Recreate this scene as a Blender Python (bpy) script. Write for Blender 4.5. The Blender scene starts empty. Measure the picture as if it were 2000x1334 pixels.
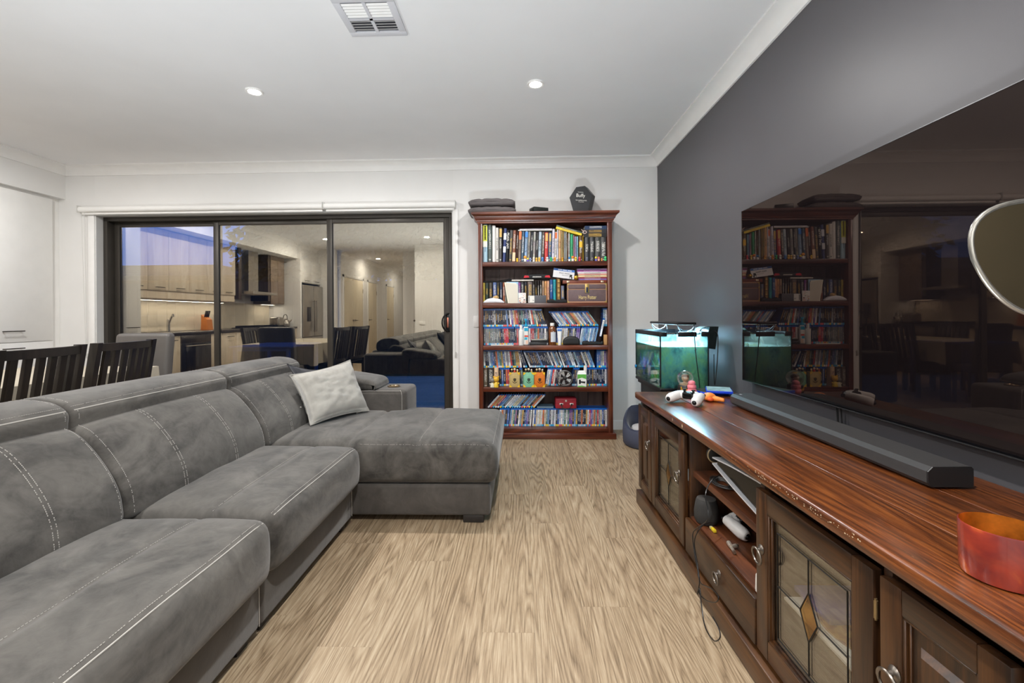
import bpy, bmesh, math, random
from mathutils import Vector, Matrix, noise
from mathutils.bvhtree import BVHTree
R = math.radians
PI = math.pi
rnd = random.Random(7)
SC = bpy.context.scene
COL = SC.collection

# ---------------------------------------------------------------- camera
F, CX, CY, TH, RO, EYE = 889.0, 989.6, 616.0, R(1.7), R(0.36), 1.10
fw = Vector((-math.sin(TH), math.cos(TH), 0))
r0 = Vector((math.cos(TH), math.sin(TH), 0))
u0 = Vector((0, 0, 1))
rt = r0 * math.cos(RO) - u0 * math.sin(RO)
up = u0 * math.cos(RO) + r0 * math.sin(RO)
cam_d = bpy.data.cameras.new('camera')
cam = bpy.data.objects.new('camera', cam_d)
COL.objects.link(cam)
m = Matrix((rt, up, -fw)).transposed().to_4x4()
m.translation = Vector((0, 0, EYE))
cam.matrix_world = m
cam_d.sensor_width = 36
cam_d.lens = F * 36 / 2000
cam_d.shift_x = (1000 - CX) / 2000
cam_d.shift_y = (CY - 667) / 2000
cam_d.clip_start = 0.02
SC.camera = cam


def at(px, py, X=None, Y=None, Z=None):
    """the point of the room that the photograph shows at (px, py), on the plane X=, Y= or Z="""
    d = fw * F + rt * (px - CX) + up * (CY - py)
    o = Vector((0, 0, EYE))
    t = (X - o.x) / d.x if X is not None else (Y - o.y) / d.y if Y is not None else (Z - o.z) / d.z
    return o + d * t


# ---------------------------------------------------------------- light, sky, exposure
SC.view_settings.view_transform = 'Standard'
SC.view_settings.look = 'None'
SC.view_settings.exposure = 0.0
SC.view_settings.gamma = 1.0
SC.view_settings.use_curve_mapping = False
SC.cycles.use_denoising = True
SC.cycles.max_bounces = 12
SC.cycles.diffuse_bounces = 8
SC.cycles.glossy_bounces = 6
SC.cycles.transparent_max_bounces = 24
SC.cycles.caustics_reflective = False
SC.cycles.caustics_refractive = False
SC.cycles.sample_clamp_indirect = 6
LAMP_W = 28.0          # each ceiling downlight
LAMP_COL = (1.0, 0.98, 0.955)
# unseen fill spots added to brighten ceiling and room: one bounced off the wall behind the camera, two low ones thrown up at the ceiling
FILL_SPOTS = [((0.25, 0.12, 1.35), (R(-105), 0, 0), 45, 125), ((-0.12, 0.40, 0.20), (R(155), 0, 0), 185, 108), ((-2.6, 0.55, 0.30), (R(165), 0, 0), 150, 130)]
for p_, r_, e_, s_ in FILL_SPOTS:
    fl = bpy.data.lights.new('fill_spot', 'SPOT')
    fl.energy = e_
    fl.color = (0.86, 0.94, 1.0)
    fl.spot_size = R(s_)
    fl.spot_blend = 0.7
    fl.shadow_soft_size = 0.12
    flo = bpy.data.objects.new('fill_spot', fl)
    COL.objects.link(flo)
    flo.location = p_
    flo.rotation_euler = r_

w = bpy.data.worlds.new('dusk')
SC.world = w
w.use_nodes = True
nt = w.node_tree
nt.nodes.clear()
o_ = nt.nodes.new('ShaderNodeOutputWorld')
b_ = nt.nodes.new('ShaderNodeBackground')
tc = nt.nodes.new('ShaderNodeTexCoord')
sp = nt.nodes.new('ShaderNodeSeparateXYZ')
cr = nt.nodes.new('ShaderNodeValToRGB')
cr.color_ramp.elements[0].position = 0.0
cr.color_ramp.elements[0].color = (0.04, 0.15, 0.50, 1)
cr.color_ramp.elements[1].position = 0.6
cr.color_ramp.elements[1].color = (0.045, 0.16, 0.45, 1)
e = cr.color_ramp.elements.new(0.16)
e.color = (0.05, 0.20, 0.70, 1)
nt.links.new(tc.outputs['Generated'], sp.inputs[0])
nt.links.new(sp.outputs['Z'], cr.inputs[0])
nt.links.new(cr.outputs[0], b_.inputs[0])
b_.inputs[1].default_value = 1.6
nt.links.new(b_.outputs[0], o_.inputs[0])


# ---------------------------------------------------------------- colour and materials
def c(r, g=None, b=None):
    """sRGB 0-255 (or '#rrggbb') to linear"""
    if isinstance(r, str):
        r, g, b = (int(r[i:i + 2], 16) for i in (1, 3, 5))
    f = lambda v: (v / 12.92 if v <= 0.04045 else ((v + 0.055) / 1.055) ** 2.4)
    return (f(r / 255), f(g / 255), f(b / 255), 1)


MATS = {}


class N:
    """a little wrapper to write node trees"""
    def __init__(s, name):
        s.m = bpy.data.materials.new(name)
        s.m.use_nodes = True
        s.t = s.m.node_tree
        s.b = s.t.nodes['Principled BSDF']
        s.out = s.t.nodes['Material Output']

    def n(s, kind, **kw):
        x = s.t.nodes.new('ShaderNode' + kind)
        for k, v in kw.items():
            if k.startswith('i_'):
                k = k[2:]
                x.inputs[int(k) if k.isdigit() else k.replace('_', ' ')].default_value = v
            else:
                setattr(x, k, v)
        return x

    def l(s, a, b):
        s.t.links.new(a, b)

    def math(s, op, a, b=None, cl=False):
        x = s.n('Math', operation=op, use_clamp=cl)
        for i, v in enumerate((a, b)):
            if v is None:
                continue
            if isinstance(v, (int, float)):
                x.inputs[i].default_value = v
            else:
                s.l(v, x.inputs[i])
        return x.outputs[0]

    def mix(s, fac, a, b, blend='MIX'):
        x = s.n('Mix', data_type='RGBA', blend_type=blend)
        for i, v in ((0, fac), (6, a), (7, b)):
            if isinstance(v, (int, float, tuple)):
                x.inputs[i].default_value = v
            else:
                s.l(v, x.inputs[i])
        return x.outputs[2]

    def ramp(s, fac, *stops):
        x = s.n('ValToRGB')
        els = x.color_ramp.elements
        while len(els) < len(stops):
            els.new(0.5)
        for e, (p, col) in zip(els, stops):
            e.position = p
            e.color = col if len(col) == 4 else (*col, 1)
        s.l(fac, x.inputs[0])
        return x.outputs[0]

    def noise(s, vec, scale, detail=3, rough=0.55, dist=0.0):
        x = s.n('TexNoise')
        x.inputs['Scale'].default_value = scale
        x.inputs['Detail'].default_value = detail
        x.inputs['Roughness'].default_value = rough
        x.inputs['Distortion'].default_value = dist
        if vec is not None:
            s.l(vec, x.inputs['Vector'])
        return x.outputs['Fac']

    def mapping(s, vec, scale=(1, 1, 1), loc=(0, 0, 0), rot=(0, 0, 0)):
        x = s.n('Mapping')
        x.inputs['Scale'].default_value = scale
        x.inputs['Location'].default_value = loc
        x.inputs['Rotation'].default_value = rot
        s.l(vec, x.inputs['Vector'])
        return x.outputs[0]

    def bump(s, h, strength=0.2, dist=0.01):
        x = s.n('Bump')
        x.inputs['Strength'].default_value = strength
        x.inputs['Distance'].default_value = dist
        s.l(h, x.inputs['Height'])
        s.l(x.outputs[0], s.b.inputs['Normal'])


def M(name, col, rough=0.5, metal=0.0, var=0.0, vscale=8.0, bump=0.0, bscale=60.0, spec=0.5, sheen=0.0, coat=0.0,
      emit=0.0, trans=0.0, alpha=1.0, ior=1.45, stretch=(1, 1, 1)):
    if name in MATS:
        return MATS[name]
    k = N(name)
    if isinstance(col, str):
        col = c(col)
    b = k.b
    b.inputs['Base Color'].default_value = col
    b.inputs['Roughness'].default_value = rough
    b.inputs['Metallic'].default_value = metal
    b.inputs['Specular IOR Level'].default_value = spec
    b.inputs['IOR'].default_value = ior
    b.inputs['Sheen Weight'].default_value = sheen
    b.inputs['Coat Weight'].default_value = coat
    b.inputs['Transmission Weight'].default_value = trans
    b.inputs['Alpha'].default_value = alpha
    tcn = k.n('TexCoord').outputs['Object']
    vec = k.mapping(tcn, stretch)
    nz = k.noise(vec, vscale, 4)
    v = max(var, 0.02)
    lo = tuple(x * (1 - v) for x in col[:3])
    hi = tuple(min(1, x * (1 + v)) for x in col[:3])
    k.l(k.ramp(nz, (0.3, lo), (0.7, hi)), b.inputs['Base Color'])
    if bump:
        k.bump(k.noise(vec, bscale, 3), bump, 0.004)
    if emit:
        b.inputs['Emission Color'].default_value = col
        b.inputs['Emission Strength'].default_value = emit
    MATS[name] = k.m
    return k.m


def wood(name, dark, mid, light, scale=1.0, axis='Y', rough=0.35, coat=0.2, rings=9.0, wear=0.0, fine=False):
    """contour lines of a stretched noise read as wood grain; axis = direction of the grain"""
    k = N(name)
    tcn = k.n('TexCoord').outputs['Object']
    oi = k.n('ObjectInfo')
    off = k.n('VectorMath', operation='ADD')
    comb = k.n('CombineXYZ')
    rr = k.math('MULTIPLY', oi.outputs['Random'], 37.0)
    for i in range(3):
        k.l(rr, comb.inputs[i])
    k.l(tcn, off.inputs[0])
    k.l(comb.outputs[0], off.inputs[1])
    st = {'X': (0.12, 1, 1), 'Y': (1, 0.12, 1), 'Z': (1, 1, 0.12)}[axis]
    vec = k.mapping(off.outputs[0], tuple(s * scale for s in st))
    n1 = k.noise(k.mapping(off.outputs[0], {'X': (0.06, 1, 1), 'Y': (1, 0.06, 1), 'Z': (1, 1, 0.06)}[axis]) if fine else vec, 6.0 if fine else 5.0, 3 if fine else 2, 0.45, 0.35)
    ring = k.math('PINGPONG', k.math('MULTIPLY', n1, rings), 0.5)
    if fine:
        ring = k.math('MULTIPLY', k.math('POWER', k.math('MULTIPLY', ring, 2.0), 0.6), 0.5)
    st2 = {'X': (0.03, 1, 1), 'Y': (1, 0.03, 1), 'Z': (1, 1, 0.03)}[axis]
    vec2 = k.mapping(off.outputs[0], tuple(s * scale for s in st2))
    n2 = k.noise(vec2, 260.0 if fine else 140.0, 4, 0.7)
    n3 = k.noise(vec, 1.6, 3)
    f = k.math('ADD', k.math('MULTIPLY', ring, 0.75 if fine else 0.9), k.math('MULTIPLY', k.math('SUBTRACT', n2, 0.46 if fine else 0.5), 1.1))
    f = k.math('ADD', f, k.math('MULTIPLY', k.math('SUBTRACT', n3, 0.45), 0.7 if fine else 1.2))
    col = k.ramp(f, (0.0, dark), (0.35, mid), (0.75, light))
    if wear:
        nw = k.noise(k.mapping(off.outputs[0], st), 34.0, 6, 0.75)
        col = k.mix(k.math('MULTIPLY', k.math('GREATER_THAN', nw, 0.70), wear), col, (0.55, 0.35, 0.2, 1))
    k.l(col, k.b.inputs['Base Color'])
    k.b.inputs['Roughness'].default_value = rough
    k.b.inputs['Coat Weight'].default_value = coat
    k.b.inputs['Coat Roughness'].default_value = 0.25
    k.bump(n2, 0.12, 0.002)
    MATS[name] = k.m
    return k.m


# ---------------------------------------------------------------- geometry
class G:
    def __init__(s):
        s.v, s.f, s.mi = [], [], []

    def add(s, vs, fs, mi=0):
        b = len(s.v)
        s.v += [Vector(v) for v in vs]
        for f in fs:
            s.f.append([b + i for i in f])
            s.mi.append(mi)
        return s

    def box(s, x0, y0, z0, x1, y1, z1, mi=0):
        x0, x1 = min(x0, x1), max(x0, x1)
        y0, y1 = min(y0, y1), max(y0, y1)
        z0, z1 = min(z0, z1), max(z0, z1)
        vs = [(x, y, z) for z in (z0, z1) for y in (y0, y1) for x in (x0, x1)]
        return s.add(vs, [(0, 2, 3, 1), (4, 5, 7, 6), (0, 1, 5, 4), (2, 6, 7, 3), (0, 4, 6, 2), (1, 3, 7, 5)], mi)

    def bm(s, bm, mi=0):
        bm.verts.ensure_lookup_table()
        s.add([v.co.copy() for v in bm.verts], [[v.index for v in f.verts] for f in bm.faces], mi)
        bm.free()
        return s

    def rbox(s, x0, y0, z0, x1, y1, z1, r=0.01, seg=2, mi=0):
        bm = bmesh.new()
        bmesh.ops.create_cube(bm, size=1)
        for v in bm.verts:
            v.co = Vector(((x0 + x1) / 2 + v.co.x * abs(x1 - x0), (y0 + y1) / 2 + v.co.y * abs(y1 - y0), (z0 + z1) / 2 + v.co.z * abs(z1 - z0)))
        r = min(r, 0.49 * min(abs(x1 - x0), abs(y1 - y0), abs(z1 - z0)))
        bmesh.ops.bevel(bm, geom=list(bm.edges), offset=r, segments=seg, profile=0.5, affect='EDGES')
        bm.verts.index_update()
        return s.bm(bm, mi)

    def cyl(s, p0, p1, ra, rb=None, n=16, mi=0, cap=True):
        rb = ra if rb is None else rb
        p0, p1 = Vector(p0), Vector(p1)
        d = (p1 - p0).normalized()
        a = d.orthogonal().normalized()
        b = d.cross(a)
        vs = []
        for p, r in ((p0, ra), (p1, rb)):
            vs += [p + (a * math.cos(2 * PI * i / n) + b * math.sin(2 * PI * i / n)) * r for i in range(n)]
        fs = [(i, (i + 1) % n, n + (i + 1) % n, n + i) for i in range(n)]
        if cap:
            fs += [tuple(range(n))[::-1], tuple(range(n, 2 * n))]
        return s.add(vs, fs, mi)

    def tube(s, path, r, n=8, closed=False, mi=0):
        P = [Vector(p) for p in path]
        k = len(P)
        vs, fs = [], []
        a = None
        for i, p in enumerate(P):
            if closed:
                d = P[(i + 1) % k] - P[i - 1]
            else:
                d = P[min(i + 1, k - 1)] - P[max(i - 1, 0)]
            d.normalize()
            if a is None:
                a = d.orthogonal().normalized()
            a = (a - d * a.dot(d)).normalized()
            b = d.cross(a)
            rr = r[i] if isinstance(r, (list, tuple)) else r
            vs += [p + (a * math.cos(2 * PI * j / n) + b * math.sin(2 * PI * j / n)) * rr for j in range(n)]
        for i in range(k if closed else k - 1):
            q = (i + 1) % k
            fs += [(i * n + j, i * n + (j + 1) % n, q * n + (j + 1) % n, q * n + j) for j in range(n)]
        if not closed:
            fs += [tuple(range(n))[::-1], tuple(range((k - 1) * n, k * n))]
        return s.add(vs, fs, mi)

    def lathe(s, prof, o=(0, 0, 0), n=24, mi=0, axis='Z', caps=True):
        """prof: (radius, height) from the bottom up"""
        vs, fs = [], []
        o = Vector(o)
        for r, z in prof:
            for i in range(n):
                q = 2 * PI * i / n
                x, y = r * math.cos(q), r * math.sin(q)
                vs.append(o + (Vector((x, y, z)) if axis == 'Z' else Vector((x, -z, y)) if axis == 'Y' else Vector((z, x, y))))
        k = len(prof)
        for i in range(k - 1):
            fs += [(i * n + j, i * n + (j + 1) % n, (i + 1) * n + (j + 1) % n, (i + 1) * n + j) for j in range(n)]
        if caps:
            fs += [tuple(range(n))[::-1], tuple(range((k - 1) * n, k * n))]
        return s.add(vs, fs, mi)

    def prism(s, pts, axis, a, b, mi=0):
        """2-D outline swept along an axis: X -> (y,z), Y -> (x,z), Z -> (x,y)"""
        k = len(pts)
        f = {'X': lambda p, q: (q, p[0], p[1]), 'Y': lambda p, q: (p[0], q, p[1]), 'Z': lambda p, q: (p[0], p[1], q)}[axis]
        vs = [f(p, a) for p in pts] + [f(p, b) for p in pts]
        fs = [(i, (i + 1) % k, k + (i + 1) % k, k + i) for i in range(k)] + [tuple(range(k))[::-1], tuple(range(k, 2 * k))]
        return s.add(vs, fs, mi)

    def ball(s, o, r, n=12, mi=0, sc=(1, 1, 1)):
        vs, fs = [], []
        h = n // 2
        for i in range(h + 1):
            p = PI * i / h
            for j in range(n):
                q = 2 * PI * j / n
                vs.append((o[0] + r * sc[0] * math.sin(p) * math.cos(q), o[1] + r * sc[1] * math.sin(p) * math.sin(q), o[2] + r * sc[2] * math.cos(p)))
        for i in range(h):
            fs += [(i * n + j, (i + 1) * n + j, (i + 1) * n + (j + 1) % n, i * n + (j + 1) % n) for j in range(n)]
        return s.add(vs, fs, mi)

    def puff(s, x0, x1, y0, y1, z0, z1, r=0.05, n=(10, 10, 4), disp=None, mi=0):
        """upholstery: a box with round edges on a grid, then moved by disp(point, u, v, w) with u, v, w in -1..1"""
        hx, hy, hz = (x1 - x0) / 2, (y1 - y0) / 2, (z1 - z0) / 2
        cx, cy, cz = (x0 + x1) / 2, (y0 + y1) / 2, (z0 + z1) / 2
        r = min(r, hx * .98, hy * .98, hz * .98)
        idx, vs, fs = {}, [], []

        def coords(h, k):
            t = [-h, -h + r * 0.29, -h + r * .62, -h + r]
            for i in range(1, k):
                t.append(-(h - r) + 2 * (h - r) * i / k)
            return t + [h - r, h - r * .62, h - r * 0.29, h]
        ax = [coords(hx, n[0]), coords(hy, n[1]), coords(hz, n[2])]

        def vid(i, j, k):
            if (i, j, k) not in idx:
                p = Vector((ax[0][i], ax[1][j], ax[2][k]))
                q = Vector((max(-hx + r, min(hx - r, p.x)), max(-hy + r, min(hy - r, p.y)), max(-hz + r, min(hz - r, p.z))))
                d = p - q
                if d.length > 1e-9:
                    mx = max(abs(d.x), abs(d.y), abs(d.z))
                    p = q + d.normalized() * mx
                u, v, w_ = p.x / hx, p.y / hy, p.z / hz
                p = p + Vector((cx, cy, cz))
                if disp:
                    p = disp(p, u, v, w_)
                idx[(i, j, k)] = len(vs)
                vs.append(p)
            return idx[(i, j, k)]
        X, Y, Z = (len(a) - 1 for a in ax)
        for i in range(X):
            for j in range(Y):
                fs.append((vid(i, j, 0), vid(i, j + 1, 0), vid(i + 1, j + 1, 0), vid(i + 1, j, 0)))
                fs.append((vid(i, j, Z), vid(i + 1, j, Z), vid(i + 1, j + 1, Z), vid(i, j + 1, Z)))
        for i in range(X):
            for k in range(Z):
                fs.append((vid(i, 0, k), vid(i + 1, 0, k), vid(i + 1, 0, k + 1), vid(i, 0, k + 1)))
                fs.append((vid(i, Y, k), vid(i, Y, k + 1), vid(i + 1, Y, k + 1), vid(i + 1, Y, k)))
        for j in range(Y):
            for k in range(Z):
                fs.append((vid(0, j, k), vid(0, j, k + 1), vid(0, j + 1, k + 1), vid(0, j + 1, k)))
                fs.append((vid(X, j, k), vid(X, j + 1, k), vid(X, j + 1, k + 1), vid(X, j, k + 1)))
        return s.add(vs, fs, mi)

    def loft(s, prof, y0, y1, r=0.03, per=6, ny=12, bulge=0.0, mi=0):
        """closed (x,z) outline, smoothed, swept along Y with round ends"""
        P = crom(prof, per)
        k = len(P)
        nrm = []
        area = sum(P[i][0] * P[(i + 1) % k][1] - P[(i + 1) % k][0] * P[i][1] for i in range(k))
        sg = 1 if area > 0 else -1
        for i in range(k):
            d = Vector((P[(i + 1) % k][0] - P[i - 1][0], P[(i + 1) % k][1] - P[i - 1][1])).normalized()
            nrm.append(Vector((d.y, -d.x)) * sg)
        st = []
        for q in (0.0, 0.25, 0.5, 0.75, 1.0):
            a = q * PI / 2
            st.append((y0 + r * (1 - math.sin(a)), r * (1 - math.cos(PI / 2 - a)) if False else r * (1 - math.sin(PI / 2 - (PI / 2 - a))) if False else r * (1 - math.cos(PI / 2 - a))))
        st = [(y0 + r * (1 - math.cos(q * PI / 2)), r * (1 - math.sin(q * PI / 2))) for q in (0, .25, .5, .75, 1)]
        for i in range(1, ny):
            st.append((y0 + r + (y1 - y0 - 2 * r) * i / ny, 0.0))
        st += [(y1 - r * (1 - math.cos(q * PI / 2)), r * (1 - math.sin(q * PI / 2))) for q in (1, .75, .5, .25, 0)]
        vs, fs = [], []
        for y, ins in st:
            t = (y - y0) / (y1 - y0)
            bl = bulge * math.sin(PI * t) ** 0.6 if 0 < t < 1 else 0
            for p, q in zip(P, nrm):
                vs.append((p[0] + q.x * (bl - ins), y, p[1] + q.y * (bl - ins)))
        L = len(st)
        for i in range(L - 1):
            for j in range(k):
                a, b = i * k + j, i * k + (j + 1) % k
                fs.append((a, b, b + k, a + k))
        fs += [tuple(range(k)), tuple(range((L - 1) * k, L * k))[::-1]]
        s.add(vs, fs, mi)
        return P

    def xf(s, mat):
        s.v = [mat @ v for v in s.v]
        return s

    def build(s, name, mats, parent=None, angle=38, origin=None):
        me = bpy.data.meshes.new(name)
        off = root_loc(parent) if parent is not None else None
        if off is None:
            if origin is None:
                xs = [v.x for v in s.v]
                ys = [v.y for v in s.v]
                origin = Vector(((min(xs) + max(xs)) / 2, (min(ys) + max(ys)) / 2, min(v.z for v in s.v)))
            off = Vector(origin)
        me.from_pydata([tuple(v - off) for v in s.v], [], s.f)
        mats = mats if isinstance(mats, (list, tuple)) else [mats]
        for q in mats:
            me.materials.append(q)
        for p, i in zip(me.polygons, s.mi):
            p.material_index = i
            p.use_smooth = True
        bm = bmesh.new()
        bm.from_mesh(me)
        bmesh.ops.recalc_face_normals(bm, faces=bm.faces)
        bm.to_mesh(me)
        bm.free()
        me.set_sharp_from_angle(angle=R(angle))
        ob = bpy.data.objects.new(name, me)
        COL.objects.link(ob)
        if parent is not None:
            ob.parent = parent
        else:
            ob.location = off
        return ob


def crom(P, per=6, closed=True):
    out = []
    k = len(P)
    for i in range(k if closed else k - 1):
        g = lambda q: Vector(P[q % k]) if closed else Vector(P[max(0, min(k - 1, q))])
        a, b, c_, d = g(i - 1), g(i), g(i + 1), g(i + 2)
        for j in range(per):
            t = j / per
            out.append(0.5 * ((2 * b) + (c_ - a) * t + (2 * a - 5 * b + 4 * c_ - d) * t * t + (3 * b - a - 3 * c_ + d) * t ** 3))
    if not closed:
        out.append(Vector(P[-1]))
    return out


def root_loc(o):
    while o.parent is not None:
        o = o.parent
    return o.location.copy()


def tag(o, label, cat, group=None):
    o['label'] = label
    o['category'] = cat
    if group:
        o['group'] = group
    return o


def thing(name, label, cat, loc, group=None):
    o = bpy.data.objects.new(name, None)
    o.empty_display_size = 0.05
    COL.objects.link(o)
    o.location = loc
    return tag(o, label, cat, group)


def struct(o):
    o['kind'] = 'structure'
    return o


def stuff(o):
    o['kind'] = 'stuff'
    return o


def dup(o, loc, rz=0.0, label=None):
    r = o.copy()
    COL.objects.link(r)
    r.location = loc
    r.rotation_euler = (0, 0, rz)
    if label:
        r['label'] = label
    for ch in list(o.children):
        q = ch.copy()
        COL.objects.link(q)
        q.parent = r
        for g in ch.children:
            d = g.copy()
            COL.objects.link(d)
            d.parent = q
    return r


def text(body, size, mat, name, parent, loc, rot=(R(90), 0, 0), depth=0.0004, shear=0.0, sx=1.0, align='CENTER'):
    """lettering: a font curve turned into a mesh, placed in room coordinates"""
    cu = bpy.data.curves.new('lettering', 'FONT')
    cu.body = body
    cu.size = size
    cu.extrude = depth
    cu.shear = shear
    cu.align_x = align
    cu.align_y = 'CENTER'
    cu.resolution_u = 3
    t = bpy.data.objects.new('lettering', cu)
    COL.objects.link(t)
    me = bpy.data.meshes.new_from_object(t)
    bpy.data.objects.remove(t)
    bpy.data.curves.remove(cu)
    me.materials.clear()
    me.materials.append(mat)
    o = bpy.data.objects.new(name, me)
    COL.objects.link(o)
    o.parent = parent
    o.location = Vector(loc) - root_loc(parent)
    o.rotation_euler = rot
    o.scale = (sx, 1, 1)
    return o


def snap(path, tree, d, off=0.0008):
    """lay a path on the nearest surface of a built part, looking along d"""
    d = Vector(d).normalized()
    out = []
    for p in path:
        p = Vector(p)
        h = tree.ray_cast(p - d * 0.12, d)
        if h[0] is not None and (h[0] - p).length < 0.10:
            out.append(h[0] - d * off)
    return out


def dashes(g, path, seg=0.006, gap=0.004, r=0.0011, mi=0):
    """a run of stitches along a path"""
    P = [Vector(p) for p in path]
    acc, pos = [], 0.0
    for a, b in zip(P, P[1:]):
        L = (b - a).length
        d = (b - a) / max(L, 1e-9)
        t = (-pos) % (seg + gap)
        while t + seg <= L:
            g.cyl(a + d * t, a + d * (t + seg), r, n=4, mi=mi)
            t += seg + gap
        pos += L


WHITE = M('white_paint', c(232, 230, 227), 0.6, var=0.02)
BLACK = M('black_plastic', c(22, 22, 24), 0.4)
# ================================================================ the setting
XW, YW, H = 1.32, 4.395, 2.60
YG = 4.54            # plane of the sliding door's glass
wall_m = M('wall_paint', c(229, 228, 226), 0.65, var=0.012, vscale=3, bump=0.03, bscale=400)
ceil_m = M('ceiling_paint', c(232, 232, 233), 0.8, var=0.01, vscale=2)
dark_m = M('charcoal_wall_paint', c(83, 81, 84), 0.42, var=0.03, vscale=3, bump=0.05, bscale=500, spec=0.4)
trim_m = M('trim_gloss', c(238, 237, 235), 0.35, var=0.01)


def slab(name, x0, y0, z0, x1, y1, z1, mat):
    return struct(G().box(x0, y0, z0, x1, y1, z1).build(name, mat))


# floor: a base with planks laid on it where the camera looks
oak = wood('oak_plank', c(110, 91, 69), c(158, 137, 110), c(192, 175, 149), 1.0, 'Y', rough=0.42, coat=0.0, rings=30, fine=True)
oak_far = wood('oak_floor_far', c(110, 91, 69), c(158, 137, 110), c(192, 175, 149), 1.0, 'Y', rough=0.45, coat=0.0, rings=30, fine=True)
floor = slab('floor', -5.3, -7.2, -0.2, XW + 0.15, YW + 0.35, -0.0125, M('floor_joint', c(146, 124, 98), 0.7))
pw, pl = 0.182, 1.22
k = N('x')
plank_mesh = None
nx = 0
for i in range(33):
    x = XW - 0.002 - (i + 1) * pw
    off = (i * 0.437) % 1.0 * pl
    y = 4.39
    y_end = y - (off if off > 0.15 else off + 0.3)
    while y > -0.45:
        y2 = max(y_end, -0.5)
        L = y - y2
        g = G().box(-pw / 2 + .00025, -L / 2 + .0002, -0.012, pw / 2 - .00025, L / 2 - .0002, 0.0)
        ob = g.build('plank', oak, origin=(0, 0, 0))
        ob.parent = floor
        ob.location = Vector((x + pw / 2, (y + y2) / 2, 0)) - floor.location
        y = y2
        y_end = y - pl
far = G().box(-5.1, -7.1, -0.012, XW, -0.5, 0.0).build('floor_surface', oak_far, floor)

ceiling = slab('ceiling', -5.3, -7.2, H, XW + 0.15, YW + 0.35, H + 0.15, ceil_m)

# window wall: left pier, right pier, head; opening X -4.2 .. -0.66, Z 0 .. 2.11
OX0, OX1, OZ = -4.20, -0.655, 2.115
slab('wall_window', -4.62, YW, 0, OX0 - 0.012, YW + 0.25, H, wall_m)
slab('wall_window', OX1 + 0.012, YW, 0, XW, YW + 0.25, H, wall_m)
slab('wall_window', OX0 - 0.012, YW, OZ + 0.012, OX1 + 0.012, YW + 0.25, H, wall_m)
slab('wall_television', XW, -0.6, 0, XW + 0.12, YW + 0.25, H, dark_m)
slab('wall_rear', -2.22, -0.66, 0, XW, -0.54, H, wall_m)
slab('wall_rear', -2.72, -1.6, 0, -2.22, -1.5, H, wall_m)
slab('wall_rear', -2.22, -1.6, 0, -2.12, -0.66, H, wall_m)
slab('wall_hall', -2.72, -7.0, 0, -2.62, -1.6, H, wall_m)
slab('wall_hall', -4.2, -7.1, 0, -2.62, -7.0, H, wall_m)
slab('wall_hall', -4.2, -7.0, 0, -4.1, -1.3, H, wall_m)
slab('wall_fridge', -5.2, -1.1, 0, -4.1, -1.0, H, wall_m)
slab('wall_fridge', -5.1, -0.09, 0, -4.45, -0.03, H, wall_m)
slab('wall_kitchen', -5.25, -1.1, 0, -5.1, YW + 0.25, H, wall_m)
slab('wall_kitchen', -5.1, YW, 0, -4.62, YW + 0.25, H, wall_m)
slab('wall_bulkhead', -5.1, -1.0, 2.28, -4.51, YW, H, wall_m)

# cornice: a cove profile run along the window, television and kitchen walls
cv = [(0, 0), (0.012, 0), (0.014, 0.012)] + [(0.014 + 0.064 * (1 - math.cos(a)), 0.012 + 0.064 * math.sin(a)) for a in [i * PI / 12 for i in range(1, 7)]] + [(0.09, 0.078), (0.09, 0.09), (0, 0.09)]
g = G().prism([(YW - p, H - 0.09 + q) for p, q in cv], 'X', -4.51, XW)
struct(g.build('trim_1', trim_m))
g = G().prism([(XW - p, H - 0.09 + q) for p, q in cv], 'Y', -0.54, YW)
struct(g.build('trim_2', trim_m))
g = G().prism([(-4.51 + p, H - 0.09 + q) for p, q in cv], 'Y', -1.0, YW)
struct(g.build('trim_3', trim_m))
g = G().prism([(-0.54 + p, H - 0.09 + q) for p, q in cv], 'X', -2.2, XW)
struct(g.build('trim_4', trim_m))
g = G().prism([(-4.1 + p, H - 0.09 + q) for p, q in cv], 'Y', -7, -1.3)
struct(g.build('trim_5', trim_m))
# skirting boards
sk = [(0, 0), (0.014, 0), (0.014, 0.075), (0.008, 0.088), (0, 0.09)]
struct(G().prism([(YW - p, q) for p, q in sk], 'X', OX1 + 0.06, XW).build('baseboard_window', trim_m))
struct(G().prism([(XW - p, q) for p, q in sk], 'Y', -0.54, YW - 0.014).build('baseboard_television', trim_m))
struct(G().prism([(-0.54 + p, q) for p, q in sk], 'X', -2.2, XW - 0.014).build('baseboard_rear', trim_m))

# ---------------------------------------------------------------- sliding door
alu = M('bronze_aluminium', c(66, 62, 57), 0.42, metal=0.35, var=0.04)
seal = M('rubber_seal', c(12, 12, 13), 0.6)
reveal = M('reveal_paint', c(214, 214, 212), 0.5)


def pane_mat(name, refl, tint, see=(1, 1, 1, 1), rough=0.0):
    k = N(name)
    t = k.n('BsdfTransparent')
    t.inputs[0].default_value = see
    g_ = k.n('BsdfGlossy')
    g_.inputs['Color'].default_value = tint
    g_.inputs['Roughness'].default_value = rough
    lw = k.n('LayerWeight')
    lw.inputs[0].default_value = 0.25
    f_ = k.math('ADD', k.math('MULTIPLY', lw.outputs['Fresnel'], 0.5), refl, True)
    mx = k.n('MixShader')
    k.l(f_, mx.inputs[0])
    k.l(t.outputs[0], mx.inputs[1])
    k.l(g_.outputs[0], mx.inputs[2])
    k.l(mx.outputs[0], k.out.inputs[0])
    MATS[name] = k.m
    return k.m


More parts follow.
